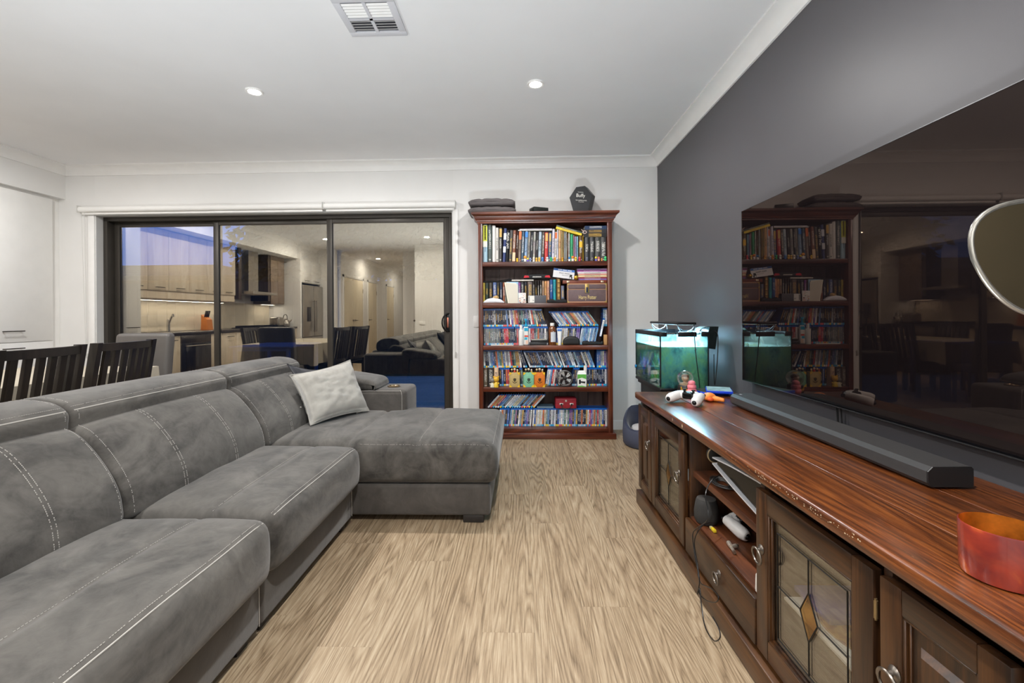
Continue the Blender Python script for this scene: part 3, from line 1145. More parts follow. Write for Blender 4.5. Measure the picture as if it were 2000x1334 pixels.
t = thing('upholstered_chair', 'grey leather high-backed chair at the window end of the dining table', 'chair', (-3.0, 3.46, 0))
lea = M('grey_leather', c(92, 88, 85), 0.42, var=0.06, bump=0.1, bscale=180)
G().puff(-3.215, -2.775, 3.46, 3.545, 0.44, 0.975, 0.03, (8, 3, 8), lambda p, u, v, w: Vector((p.x, p.y + (p.z - 0.44) * 0.10 + 0.012 * (1 - u * u), p.z))).build('backrest', lea, t, 60)
G().puff(-3.215, -2.775, 3.20, 3.50, 0.38, 0.48, 0.03, (8, 6, 2)).build('seat', lea, t, 60)
for x in (-3.18, -2.81):
    for y in (3.23, 3.49):
        G().cyl((x, y, 0), (x, y, 0.39), 0.017, 0.024, 8).build('leg', espresso, t)
# ================================================================ the bookcase
mahog = wood('mahogany', c(58, 24, 14), c(92, 42, 24), c(122, 62, 36), 1.0, 'X', rough=0.3, coat=0.35)
mahog_z = wood('mahogany_upright', c(56, 24, 15), c(88, 40, 24), c(116, 58, 34), 1.0, 'Z', rough=0.3, coat=0.35)
mahog_b = wood('mahogany_back', c(84, 64, 58), c(108, 86, 80), c(126, 104, 98), 1.0, 'Z', rough=0.5, coat=0.0)
BL_, BR_, IL, IR = -0.373, 0.820, -0.335, 0.780
BF, BB = 4.07, 4.376
SH = [1.580, 1.209, 0.830, 0.455, 0.088]
bk = thing('bookcase', 'tall mahogany bookcase with moulded top crammed with books and disc cases', 'bookcase', ((BL_ + BR_) / 2, 4.2, 0))
for x0, x1 in ((BL_, IL), (IR, BR_)):
    G().rbox(x0, BF, 0.05, x1, BB, 1.93, 0.003).build('side_panel', mahog_z, bk)
for z in SH:
    G().rbox(IL, BF + (0.004 if z > 0.1 else 0.0), z - 0.040, IR, BB - 0.012, z, 0.003).build('shelf', mahog, bk)
nb = 8
for i in range(nb):
    xa, xb = IL + (IR - IL) * i / nb, IL + (IR - IL) * (i + 1) / nb
    G().rbox(xa + 0.0012, BB - 0.012, 0.06, xb - 0.0012, BB, 1.93, 0.002, 1).build('back_board', mahog_b, bk)
G().rbox(BL_ - 0.024, 4.035, 0, BR_ + 0.022, BB, 0.052, 0.006).build('plinth', mahog, bk)
# moulded top: a stepped profile mitred round three sides
prof = [(0.0, 1.924), (0.006, 1.924), (0.006, 1.936), (0.014, 1.939), (0.018, 1.950), (0.024, 1.956), (0.034, 1.982), (0.052, 1.994), (0.056, 1.998), (0.056, 2.016)]
g = G()
vs, fs = [], []
for d, z in prof:
    vs += [(BL_ - d, BB, z), (BL_ - d, BF - d, z), (BR_ + d, BF - d, z), (BR_ + d, BB, z)]
k = len(prof)
for i in range(k - 1):
    for j in range(3):
        a = i * 4 + j
        fs.append((a, a + 1, a + 5, a + 4))
    fs.append((i * 4 + 3, i * 4, i * 4 + 4, i * 4 + 7))
fs += [(0, 3, 2, 1), (k * 4 - 4, k * 4 - 3, k * 4 - 2, k * 4 - 1)]
g.add(vs, fs).build('cornice', mahog, bk, 25)


# ---------------------------------------------------------------- printed spines: colour from the object, lettering from a cell noise
def spine_mat(name, logo=False, dense=34.0, amt=0.35):
    k = N(name)
    tcn = k.n('TexCoord')
    oi = k.n('ObjectInfo')
    s_ = k.n('SeparateXYZ')
    k.l(tcn.outputs['Generated'], s_.inputs[0])
    x, z = s_.outputs['X'], s_.outputs['Z']
    rd = oi.outputs['Random']
    base = oi.outputs['Color']
    # artwork: soft patches of other hues
    cmb = k.n('CombineXYZ')
    k.l(x, cmb.inputs[0])
    k.l(k.math('MULTIPLY', rd, 91.0), cmb.inputs[1])
    k.l(k.math('MULTIPLY', z, 4.0), cmb.inputs[2])
    nz = k.n('TexNoise')
    nz.inputs['Scale'].default_value = 1.6
    nz.inputs['Detail'].default_value = 3
    k.l(cmb.outputs[0], nz.inputs['Vector'])
    col = k.mix(amt, base, nz.outputs['Color'], 'OVERLAY')
    bw = k.n('RGBToBW')
    k.l(base, bw.inputs[0])
    light = k.math('GREATER_THAN', bw.outputs[0], 0.22)
    ink = k.mix(light, (0.75, 0.73, 0.68, 1), (0.03, 0.03, 0.05, 1))
    gold = k.math('GREATER_THAN', k.math('FRACT', k.math('MULTIPLY', rd, 17.3)), 0.72)
    ink = k.mix(k.math('MULTIPLY', gold, k.math('SUBTRACT', 1.0, light)), ink, (0.75, 0.45, 0.08, 1))
    c2 = k.n('CombineXYZ')
    k.l(k.math('FLOOR', k.math('MULTIPLY', x, 7.0)), c2.inputs[0])
    k.l(k.math('FLOOR', k.math('MULTIPLY', z, dense)), c2.inputs[2])
    k.l(k.math('MULTIPLY', rd, 53.0), c2.inputs[1])
    wn = k.n('TexWhiteNoise')
    k.l(c2.outputs[0], wn.inputs['Vector'])
    glyph = k.math('GREATER_THAN', wn.outputs['Value'], 0.42)
    inx = k.math('MULTIPLY', k.math('GREATER_THAN', x, 0.22), k.math('LESS_THAN', x, 0.78))
    lo = k.math('ADD', 0.22, k.math('MULTIPLY', k.math('FRACT', k.math('MULTIPLY', rd, 7.7)), 0.25))
    hi = k.math('ADD', 0.62, k.math('MULTIPLY', k.math('FRACT', k.math('MULTIPLY', rd, 11.9)), 0.3))
    inz = k.math('MULTIPLY', k.math('GREATER_THAN', z, lo), k.math('LESS_THAN', z, hi))
    col = k.mix(k.math('MULTIPLY', k.math('MULTIPLY', glyph, inx), k.math('MULTIPLY', inz, 0.62)), col, ink)
    if logo:
        lg = k.ramp(k.math('FRACT', k.math('MULTIPLY', rd, 29.3)), (0.0, c(60, 170, 215)), (0.28, c(240, 205, 60)), (0.45, c(225, 105, 100)), (0.6, c(150, 200, 225)), (0.8, c(215, 215, 215)))
        lg.node.color_ramp.interpolation = 'CONSTANT'
        col = k.mix(k.math('LESS_THAN', z, 0.115), col, lg)
    else:
        col = k.mix(k.math('MULTIPLY', k.math('MULTIPLY', k.math('GREATER_THAN', z, 0.05), k.math('LESS_THAN', z, 0.085)), k.math('MULTIPLY', inx, 0.7)), col, ink)
    k.l(col, k.b.inputs['Base Color'])
    k.b.inputs['Roughness'].default_value = 0.32
    MATS[name] = k.m
    return k.m


spine_b = spine_mat('book_spine', False, 64, 0.22)
spine_p = M('plain_spine', (1, 1, 1, 1), 0.4)
kk = N('plain_cover')
kk.l(kk.n('ObjectInfo').outputs['Color'], kk.b.inputs['Base Color'])
kk.b.inputs['Roughness'].default_value = 0.4
plain_cover = kk.m
spine_d = spine_mat('disc_spine', True, 48, 0.5)
paper = M('page_block', c(222, 214, 196), 0.8, var=0.08, vscale=200, stretch=(1, 1, 0.02))
case_blue = M('case_blue_plastic', c(24, 92, 178), 0.18, var=0.05, spec=0.6)

NAMES = [('black', (25, 25, 28)), ('charcoal', (62, 62, 64)), ('grey', (128, 128, 128)), ('white', (228, 228, 225)), ('navy', (30, 45, 90)), ('blue', (60, 110, 190)), ('pale blue', (150, 190, 222)),
         ('teal', (40, 150, 160)), ('green', (70, 150, 90)), ('olive', (110, 110, 60)), ('yellow', (230, 200, 60)), ('orange', (225, 120, 50)), ('red', (190, 50, 50)), ('pink', (220, 130, 170)),
         ('purple', (120, 70, 150)), ('brown', (92, 60, 44)), ('tan', (190, 160, 120)), ('cream', (230, 215, 185))]


def cname(rgb):
    return min(NAMES, key=lambda q: sum((a - b) ** 2 for a, b in zip(q[1], rgb)))[0]


def nth(n):
    return '%d%s' % (n, 'th' if 10 <= n % 100 <= 20 else {1: 'st', 2: 'nd', 3: 'rd'}.get(n % 10, 'th'))


def unit_book():
    """a book 1 x 1 x 1 at the origin: cover with a rounded spine and a recessed page block"""
    g = G()
    pts = [(-0.5, 1.0), (-0.5, 0.06), (-0.38, 0.015), (0, 0), (0.38, 0.015), (0.5, 0.06), (0.5, 1.0), (0.42, 1.0), (0.42, 0.10), (-0.42, 0.10), (-0.42, 1.0)]
    g.prism(pts, 'Z', 0, 1, 0)
    g.box(-0.42, 0.10, 0.012, 0.42, 0.975, 0.985, 1)
    return g


def mesh_of(g, mats, name):
    o = g.build(name, mats, None, 30, origin=(0, 0, 0))
    me = o.data
    bpy.data.objects.remove(o)
    return me


BOOK = mesh_of(unit_book(), [spine_b, paper], 'book')
BOOKP = mesh_of(unit_book(), [plain_cover, paper], 'book')


def put(me, name, loc, size, lean, rgb, label, cat, group):
    """an upright book or case: size (thickness, depth, height); lean in degrees, + towards the television"""
    o = bpy.data.objects.new(name, me)
    COL.objects.link(o)
    o.location = (loc[0], loc[1], loc[2] + size[0] / 2 * abs(math.sin(R(lean))))
    o.scale = size
    o.rotation_euler = (0, R(lean), 0)
    o.color = c(*rgb)
    return tag(o, label, cat, group)


# ---------------------------------------------------------------- top shelf: the books, one by one
FY = 4.095
zA = lambda x: 940 + x / 14.04
zB = lambda x: 1060 + x / 14.04
zy = lambda y: 430 + y / 14.04
top = [  # bottom edges, top y, shift of the top, colour, wording
    (zA(45), zA(170), 105, 6, (172, 205, 222), 'pale blue and yellow travel guide spine, the tallest at the window end'), (zA(185), zA(290), 105, 0, (88, 96, 94), None), (zA(298), zA(392), 145, 4, (226, 224, 220), None),
    (zA(395), zA(478), 205, 4, (218, 214, 208), None), (zA(483), zA(566), 210, 12, (84, 82, 80), None), (zA(580), zA(664), 225, 44, (64, 76, 122), None),
    (zA(668), zA(744), 285, 36, (28, 28, 30), None), (zA(748), zA(838), 280, 44, (82, 82, 82), None), (zA(842), zA(932), 280, 36, (140, 92, 72), None),
    (zA(938), zA(1000), 300, 36, (70, 44, 40), None), (zA(1005), zA(1082), 295, 36, (150, 132, 120), None), (zA(1086), zA(1166), 310, 36, (72, 96, 118), None),
    (zA(1172), zA(1252), 295, 40, (164, 190, 220), None), (zA(1256), zA(1334), 300, 36, (158, 152, 142), None), (zA(1338), zA(1400), 330, 36, (50, 54, 62), None),
    (zA(1404), zA(1476), 320, 36, (176, 172, 168), None), (zA(1480), zA(1550), 330, 36, (58, 56, 58), None), (zA(1554), zA(1642), 305, 34, (186, 200, 212), None),
    (zA(1646), zA(1726), 320, 34, (86, 74, 68), None), (zA(1732), zA(1832), 330, 20, (196, 62, 60), None), (zA(1836), zA(1928), 330, 18, (66, 108, 148), None),
    (zB(248), zB(318), 240, 26, (214, 212, 226), None), (zB(322), zB(388), 310, 22, (232, 226, 220), None), (zB(392), zB(436), 250, 8, (206, 210, 224), None),
    (zB(440), zB(504), 250, 6, (222, 178, 130), None), (zB(506), zB(546), 250, 4, (184, 166, 120), None), (zB(548), zB(584), 250, 4, (190, 160, 100), None),
    (zB(588), zB(640), 260, 6, (160, 166, 170), None), (zB(642), zB(668), 280, 4, (196, 196, 190), None), (zB(672), zB(700), 370, 4, (122, 74, 40), None), (zB(704), zB(758), 340, 4, (200, 196, 190), None),
    (zB(766), zB(846), 380, 2, (58, 160, 110), None), (zB(850), zB(880), 400, 0, (206, 150, 158), None), (zB(884), zB(930), 440, 2, (168, 148, 184), None), (zB(934), zB(980), 445, 2, (150, 196, 214), None),
    (zB(986), zB(1104), 430, 4, (96, 70, 40), None), (zB(1107), zB(1134), 415, -2, (216, 176, 60), None),
    (zB(1150), zB(1282), 465, 0, (70, 70, 74), None), (zB(1286), zB(1430), 465, 0, (64, 64, 66), None), (zB(1434), zB(1600), 465, 0, (74, 74, 72), None), (zB(1606), zB(1782), 465, 0, (66, 66, 66), None)]
bw_m = M('print_white', c(232, 230, 224), 0.5)
print_k = M('print_black', c(20, 20, 22), 0.5)
print_red = M('print_red', c(196, 64, 40), 0.5)
gold_p = M('print_gold', c(206, 168, 92), 0.4)
ncol = {}
for i, (x0, x1, yt, sh_, rgb, lab) in enumerate(top):
    a, b = at(x0, 508, Y=FY), at(x1, 508, Y=FY)
    zt_ = at((x0 + x1) / 2, zy(yt), Y=FY).z
    zb = SH[0] + 0.0005
    h = min(zt_ - zb, 0.338)
    lean = math.degrees(math.atan2(sh_ / 14.04 / 218.0, h))
    th = (b.x - a.x) * math.cos(R(lean)) * 0.95
    big = i >= 37
    lab_ = lab or '%s %s, %s from the window end of the top shelf' % (cname(rgb), 'boxed book with patterned spine' if big else 'book standing upright', nth(i + 1))
    xc_ = min(max((a.x + b.x) / 2, IL + 0.003 + th / 2), IR - 0.003 - th / 2)
    o = put(BOOKP if i in (0, 2, 5, 6) else BOOK, 'book', (xc_, FY + 0.02 * rnd.random() * (0 if i < 9 or big else 1), zb), (th, 0.17 if not big else 0.2, h), lean, rgb, lab_, 'book', 'books standing on the top shelf')
    o.color = c(*rgb)
    ncol[i] = (o, th, h, lean)


def spine_text(i, body, size, mat, zf, sx=1.0, rot=True, xf=0.0):
    """lettering running down a leaning spine"""
    o, th, h, lean = ncol[i]
    t_ = text(body, 1.0, mat, 'title', o, o.location, depth=0.002)
    t_.parent = o
    t_.matrix_parent_inverse = Matrix()
    # undo the book's own scale; the parent already carries its lean
    S = Matrix.Diagonal((1 / o.scale[0], 1 / o.scale[1], 1 / o.scale[2], 1))
    t_.matrix_basis = S @ Matrix.Translation((xf * th, -0.0008, h * zf)) @ Matrix.Rotation(R(90) if rot else 0, 4, 'Y') @ Matrix.Rotation(R(90), 4, 'X') @ Matrix.Diagonal((size * sx, size, 0.2, 1))
    return t_


def spine_band(i, z0, z1, mat, name='band', w=0.94, xo=0.0):
    o, th, h, lean = ncol[i]
    g = G().box((-w / 2 + xo) , -0.006, z0, (w / 2 + xo), 0.02, z1)
    ob = g.build(name, mat, None, origin=(0, 0, 0))
    ob.parent = o
    return ob


spine_text(6, 'PEARL JAM', 0.030, bw_m, 0.68, 1.0)
spine_band(0, 0.56, 0.985, M('spine_lime', c(206, 208, 70), .4))
spine_band(0, 0.40, 0.56, M('spine_cloud', c(226, 226, 216), .4))
for q in range(9):
    spine_band(0, 0.60 + 0.041 * q, 0.630 + 0.041 * q, print_red, 'print', 0.42)
spine_band(0, 0.28, 0.42, M('print_navy', c(30, 44, 90), .5), 'print', 0.10)
for z0, z1 in ((0.28, 0.46), (0.66, 0.86)):
    spine_band(5, z0, z1, M('spine_silver', c(206, 210, 220), .4))
spine_band(4, 0.73, 0.97, gold_p, 'band', 0.8)
spine_band(8, 0.02, 0.30, M('spine_cream', c(226, 196, 160), .4))
spine_band(10, 0.72, 0.98, M('spine_orange', c(210, 106, 52), .4))
spine_band(12, 0.80, 0.97, M('spine_sky', c(50, 130, 220), .4))
spine_band(19, 0.70, 0.97, gold_p, 'band', 0.7)
spine_band(20, 0.70, 0.97, gold_p, 'band', 0.6)
spine_band(22, 0.78, 0.98, M('spine_orange', c(232, 130, 60), .4))
spine_band(35, 0.55, 0.78, M('spine_amber', c(236, 186, 56), .4), 'band', 0.7)

# magazines lying flat on the upright books, and the stacks at the television end
def flat(name, x0, x1, ytop, ybot, rgb, lab, cat, group=None, depth=0.2, Y=FY, tilt=0.0, zfix=None, me=None):
    a = at(x0, ybot, Y=Y)
    b = at(x1, ytop, Y=Y)
    z = a.z if zfix is None else zfix
    g = unit_book()
    L, T = b.x - a.x, b.z - a.z
    o = bpy.data.objects.new(name, FLATM)
    COL.objects.link(o)
    o.location = ((a.x + b.x) / 2, Y, z)
    o.scale = (L, depth, T)
    o.rotation_euler = (0, R(tilt), 0)
    o.color = c(*rgb)
    return tag(o, lab, cat, group)


def flat_unit():
    g = G()
    g.box(-0.5, 0, 0, 0.5, 1, 0.10, 0)
    g.box(-0.5, 0, 0.90, 0.5, 1, 1.0, 0)
    g.box(-0.5, 0, 0.10, 0.5, 0.03, 0.90, 0)
    g.box(-0.49, 0.03, 0.10, 0.49, 0.99, 0.90, 1)
    return g


FLATM = mesh_of(flat_unit(), [spine_b, paper], 'flat_book')
FLATP = mesh_of(flat_unit(), [plain_cover, paper], 'flat_book')
zt10 = max(ncol[i][0].location.z + ncol[i][2] for i in range(10, 21)) + 0.002
o = flat('magazine', zA(1010), zA(1945), zy(292), zy(330), (214, 212, 208), 'thin pale magazine lying flat across the upright books, lower of two', 'magazine', 'magazines lying across the top shelf books', zfix=zt10)
o.scale[2] = 0.007
o = flat('magazine', zA(1050), zA(1940), zy(225), zy(275), (196, 192, 206), 'thin lilac magazine lying flat across the upright books, upper of two', 'magazine', 'magazines lying across the top shelf books', zfix=zt10 + 0.0085)
o.scale[2] = 0.007
a = at(zB(370), zy(190), Y=FY)
b = at(zB(1070), zy(385), Y=FY)
ang = math.degrees(math.atan2(a.z - b.z, b.x - a.x))
for q, (dz, T, rgb, lab) in enumerate(((0.0, 0.020, (232, 198, 44), 'yellow paperback slanting across the tops of the books'), (0.0215, 0.013, (60, 74, 66), 'dark green magazine slanting on top of the yellow paperback'))):
    o = bpy.data.objects.new('book', FLATM)
    COL.objects.link(o)
    mid = (a + b) / 2
    n_ = Vector((math.sin(R(ang)), 0, math.cos(R(ang))))
    o.location = mid + n_ * (dz - 0.014)
    o.location.y = FY - 0.004
    o.scale = ((b - a).length, 0.16, T)
    o.rotation_euler = (0, R(ang), 0)
    o.color = c(*rgb)
    tag(o, lab, 'book')
zb4 = ncol[40][0].location.z + ncol[40][2] + 0.001
for rgb, T, lab, xo in (((34, 34, 36), 0.036, 'thick black book lying flat on the patterned boxed books', 0), ((44, 44, 48), 0.034, 'black hardback lying flat in the middle of the corner stack', 4), ((30, 52, 84), 0.032, 'dark blue hardback with a red mark, topmost of the corner stack', 8)):
    o = flat('book', zB(1120 + xo * 4), zB(1752), zy(300), zy(340), rgb, lab, 'book', 'books lying in the top shelf corner', zfix=zb4, depth=0.18)
    o.scale[2] = T - 0.001
    zb4 += T
# a plastic key hook and a small owl charm on the corner stack are left as one loop of pale cord
kp = at(zB(1150), zy(330), Y=FY - 0.006)
g = G()
g.tube([kp + Vector((0.016 * math.cos(q) - 0.0, 0, 0.012 * math.sin(q))) for q in [2 * PI * i / 14 for i in range(14)]], 0.003, 6, True)
g.tube([kp + Vector((-0.012, 0, 0.010)), kp + Vector((-0.03, 0, 0.024)), kp + Vector((-0.03, 0.0, 0.020))], 0.003, 6)
tag(g.build('key_ring', M('pale_cord', c(222, 196, 186), .5)), 'pale looped cord hanging at the end of the corner stack', 'cord')

# ---------------------------------------------------------------- tiny toy figures along the top shelf
FIG = {}


def figure(x, z, Y, h, body, headc, lab, group='tiny toy figures in front of the books', ears=0):
    t = thing('toy_figure', lab, 'toy', (x, Y, z), group)
    bm_ = M('toy_%d_%d_%d' % body, c(*body), 0.35)
    hm_ = M('toy_%d_%d_%d' % headc, c(*headc), 0.35)
    g = G()
    r = h * 0.24
    g.lathe([(r * .9, 0), (r * 1.0, h * .06), (r * 0.85, h * 0.28), (r * .6, h * .48), (r * .3, h * .53)], (x, Y, z), 10)
    for s_ in (-1, 1):
        g.ball((x + s_ * r * 0.95, Y - r * 0.2, z + h * 0.36), r * 0.36, 6)
        g.ball((x + s_ * r * 0.5, Y - r * 0.5, z + h * 0.05), r * 0.42, 6, 0, (1, 1.2, .6))
    g.build('body', bm_, t)
    g = G().ball((x, Y, z + h * 0.72), h * 0.27, 10, 0, (1.05, 0.95, 1.0))
    if ears:
        for s_ in (-1, 1):
            g.ball((x + s_ * h * 0.2, Y, z + h * 0.95), h * 0.10, 6)
    g.build('head', hm_, t)
    return t


figs = [(zA(985), 105, (236, 186, 40), (240, 200, 60)), (zA(1075), 60, (120, 70, 60), (200, 150, 130)), (zA(1205), 170, (224, 224, 220), (236, 160, 60)), (zA(1275), 110, (110, 96, 190), (240, 220, 70)),
        (zA(1345), 110, (110, 130, 180), (130, 150, 200)), (zA(1440), 125, (232, 224, 212), (236, 222, 200)), (zA(1515), 115, (220, 170, 70), (226, 186, 96)), (zA(1590), 125, (226, 176, 70), (236, 196, 100)),
        (zA(1680), 125, (70, 120, 190), (100, 150, 210)), (zA(1810), 130, (232, 228, 222), (236, 224, 214)), (zA(1915), 120, (40, 170, 100), (60, 190, 120)), (zB(330), 125, (226, 130, 50), (236, 160, 70)),
        (zB(390), 100, (150, 180, 210), (224, 214, 204)), (zB(540), 110, (226, 170, 40), (206, 140, 40)), (zB(730), 125, (226, 226, 224), (40, 130, 200)), (zB(825), 150, (220, 210, 204), (226, 130, 60)),
        (zB(905), 125, (232, 200, 100), (238, 190, 60)), (zB(1010), 125, (206, 60, 80), (222, 80, 90)), (zB(1215), 110, (90, 92, 110), (120, 122, 140)), (zB(1360), 100, (80, 76, 84), (130, 118, 120)), (zB(1460), 125, (120, 110, 190), (232, 212, 60)), (zB(1540), 120, (224, 170, 150), (206, 110, 96)),
        (zB(1620), 80, (226, 156, 70), (226, 166, 80)), (zB(1720), 130, (60, 190, 120), (80, 206, 130))]
for i, (px, hh, b_, h_) in enumerate(figs):
    p = at(px, 509, Y=4.083)
    figure(p.x, SH[0], 4.083, hh / 14.04 / 218 * 1.0, b_, h_, 'tiny %s toy with %s head, %s from the window end of the top shelf' % (cname(b_), cname(h_), nth(i + 1)))

# ---------------------------------------------------------------- second shelf
zC = lambda x: 936 + x / 13.89
zD = zB
z2 = lambda y: 510 + y / 13.95
b2_ = [(zC(100), zC(156), 590, 0, (206, 184, 90)), (zC(166), zC(250), 590, 0, (62, 74, 68)), (zC(262), zC(358), 590, 0, (84, 78, 72)), (zC(372), zC(472), 580, 0, (92, 110, 158)), (zC(482), zC(546), 585, 0, (66, 66, 62)), (zC(556), zC(630), 580, 0, (52, 62, 86)),
       (zC(640), zC(702), 585, 0, (150, 92, 70)), (zC(706), zC(734), 590, -8, (190, 190, 186)), (zC(738), zC(766), 590, -10, (120, 130, 118)), (zC(1060), zC(1124), 580, 0, (156, 88, 158)), (zC(1130), zC(1220), 575, 0, (62, 66, 70)), (zC(1226), zC(1304), 570, 0, (48, 50, 54)), (zC(1314), zC(1450), 560, 0, (108, 98, 94)),
       (zC(1458), zC(1508), 540, 0, (44, 38, 34)), (zC(1516), zC(1572), 540, 0, (40, 34, 32)), (zC(1580), zC(1636), 540, 0, (42, 36, 34)), (zC(1644), zC(1704), 540, 0, (44, 38, 36)), (zC(1710), zC(1772), 545, 0, (180, 150, 126)), (zC(1778), zC(1840), 545, 0, (228, 170, 110)), (zC(1846), zC(1910), 540, 0, (222, 170, 142)),
       (zD(200), zD(284), 505, 0, (46, 84, 142)), (zD(290), zD(370), 500, 0, (48, 160, 172)), (zD(378), zD(500), 450, 0, (96, 64, 28)), (zD(508), zD(596), 670, 0, (112, 118, 140))]
ncol2 = {}
for i, (x0, x1, yt, sh_, rgb) in enumerate(b2_):
    Yb = 4.135 if i < 20 else 4.115
    a, b = at(x0, 588, Y=Yb), at(x1, 588, Y=Yb)
    zt_ = at((x0 + x1) / 2, z2(yt), Y=Yb).z
    zb = SH[1] + 0.0005
    h = zt_ - zb
    lean = math.degrees(math.atan2(sh_ / 14.04 / 218.0, h))
    o = put(BOOKP if i == 22 else BOOK, 'book', ((a.x + b.x) / 2, Yb, zb), ((b.x - a.x) * 0.95, 0.13, h), lean, rgb, '%s paperback standing upright, %s from the window end of the second shelf' % (cname(rgb), nth(i + 1)), 'book', 'books standing on the second shelf')
    ncol2[i] = (o, (b.x - a.x) * 0.95, h, lean)
_s = ncol
ncol = ncol2
for q in range(14):
    spine_band(22, 0.06 + 0.064 * q, 0.105 + 0.064 * q - 0.012 * (q % 3), gold_p, 'print', 0.46)
ncol = _s

# things lying on and before those books
zt2 = max(ncol2[i][0].location.z + ncol2[i][2] for i in range(0, 7)) + 0.001
zt3 = max(ncol2[i][0].location.z + ncol2[i][2] for i in range(9, 20)) + 0.001
cable = M('black_cable', c(24, 24, 26), 0.5)
p0, p1 = at(zC(110), 545, Y=4.14), at(zC(880), 545, Y=4.14)
g = G()
for s_ in range(5):
    path = [(p0.x + (p1.x - p0.x) * t / 12, 4.15 + 0.008 * s_ + 0.012 * noise.noise(Vector((t * .4, s_ * 3.1, 0))), zt2 + 0.004 + 0.0045 * (s_ % 3) + 0.028 * max(0, (t - 6) / 6) * (0.3 + 0.2 * s_) * (1 if t < 12 else .6)) for t in range(13)]
    g.tube(crom(path, 3, False), 0.0032, 6)
tag(g.build('cable_bundle', cable), 'tangle of black cables lying on the second-shelf books', 'cable')
tag(G().rbox(at(zC(880), 545, Y=4.14).x, 4.14, zt3, at(zC(1475), 545, Y=4.14).x, 4.25, zt3 + 0.012, 0.002).build('paper_pile', M('crumpled_paper', c(214, 208, 200), .8, var=.1, vscale=60, bump=.5, bscale=40)), 'folded white papers lying flat on the second-shelf books', 'papers')
a, b = at(zC(1190), z2(540), Y=4.13), at(zC(1945), z2(345), Y=4.13)
t = thing('zip_case', 'black zip case with red ends lying on the second-shelf books', 'case', ((a.x + b.x) / 2, 4.13, zt3 + 0.0125))
zc0 = zt3 + 0.0128
G().puff(a.x, b.x, 4.13, 4.23, zc0, zc0 + 0.045, 0.016, (8, 5, 3), lambda p, u, v, w: Vector((p.x - 0.012 * u * max(w, 0), p.y, p.z + 0.004 * (1 - u * u) * (w > 0)))).build('shell', M('black_fabric', c(20, 20, 22), .7), t)
for s_, x in ((1, a.x + 0.032), (-1, b.x - 0.032)):
    G().prism([(x - 0.028 * s_, zc0 + 0.014), (x + 0.026 * s_, zc0 + 0.018), (x + 0.016 * s_, zc0 + 0.034), (x - 0.018 * s_, zc0 + 0.036)], 'Y', 4.1285, 4.135).build('red_panel', M('case_red', c(196, 24, 44), .5), t)
g = G()
for q in range(13):
    g.box((a.x + b.x) / 2 - 0.040 + q * 0.0062, 4.1284, zc0 + 0.018, (a.x + b.x) / 2 - 0.036 + q * 0.0062, 4.1305, zc0 + 0.025 + 0.002 * (q % 2))
g.build('print', bw_m, t)
# white pouch with a shell, papers, card, boxes
pz = SH[1]
a, b = at(zC(96), 590, Y=4.09), at(zC(682), 590, Y=4.09)
g = G().puff(a.x, b.x, 4.08, 4.128, pz, pz + 0.050, 0.02, (10, 4, 3), lambda p, u, v, w: Vector((p.x, p.y, pz + (p.z - pz) * (1 - 0.75 * abs(u) ** 2.2) + 0.003 * noise.noise(p * 60))))
tag(g.build('pouch', M('white_plastic_film', c(226, 228, 236), .3, bump=.4, bscale=50)), 'crumpled white plastic pouch lying on the second shelf', 'pouch')
p = at(zC(460), z2(1000), Y=4.10)
tag(G().lathe([(0.004, -0.03), (0.010, -0.02), (0.018, -0.004), (0.019, 0.008), (0.010, 0.02), (0.002, 0.026)], (p.x, 4.10, p.z + 0.004), 12, 0, 'X').build('shell', M('sea_shell', c(200, 164, 110), .4, var=.2, vscale=60)), 'brown spiral sea shell lying on the white pouch', 'shell')
a, b = at(zC(800), 590, Y=4.10), at(zC(1056), 590, Y=4.10)
ztp = at(zC(900), z2(575), Y=4.10).z
for q, (dx, dy, rgb, lab) in enumerate(((0.0, 0.0, (216, 210, 196), 'cream folded letter sheets leaning upright on the second shelf, frontmost'), (-0.012, 0.008, (236, 232, 214), 'pale cream envelope behind the folded letter sheets'), (0.004, 0.016, (160, 196, 224), 'pale blue envelope at the back of the letter sheets'))):
    pg = G().prism([(a.x + dx + 0.004, pz), (b.x + dx, pz), (b.x + dx - 0.002, ztp - 0.02 + 0.012 * q), (a.x + dx - 0.026, ztp - 0.004 + 0.004 * q)], 'Y', 4.098 + dy, 4.103 + dy)
    tag(pg.build('letter', M('letter_%d' % q, c(*rgb), .8, bump=.1, bscale=30)), lab, 'letter', 'letters on the second shelf')
a, b = at(zC(1066), 590, Y=4.09), at(zC(1266), z2(865), Y=4.09)
t = thing('greeting_card', 'small white card with coloured dots standing on the second shelf', 'card', ((a.x + b.x) / 2, 4.09, pz))
G().rbox(a.x, 4.09, pz, b.x, 4.094, b.z, 0.001).build('card', bw_m, t)
for i in range(26):
    q = rnd.random()
    u, v = 0.06 + 0.88 * rnd.random(), 0.05 + 0.9 * rnd.random()
    col = [(206, 84, 40), (40, 40, 46), (150, 60, 70), (90, 100, 170), (220, 130, 60)][i % 5]
    s_ = 0.0026 if v > .35 else 0.0045
    G().lathe([(s_, 0), (s_, 0.0006)], (a.x + (b.x - a.x) * u, 4.09, pz + (b.z - pz) * v), 8, 0, 'Y').build('dot', M('dot_%d' % (i % 5), c(*col), .6), t)
a, b = at(zC(1325), 590, Y=4.085), at(zC(1815), z2(930), Y=4.085)
t = thing('carton', 'flat dark grey carton with a white label on the second shelf', 'box', ((a.x + b.x) / 2, 4.1, pz))
G().rbox(a.x, 4.085, pz, b.x, 4.128, b.z, 0.002).build('body', M('carton_grey', c(86, 86, 92), .5), t)
lx = a.x + (b.x - a.x) * 0.35
G().box(a.x + 0.001, 4.0843, pz + 0.004, lx, 4.086, b.z - 0.004).build('label_sticker', bw_m, t)
g = G()
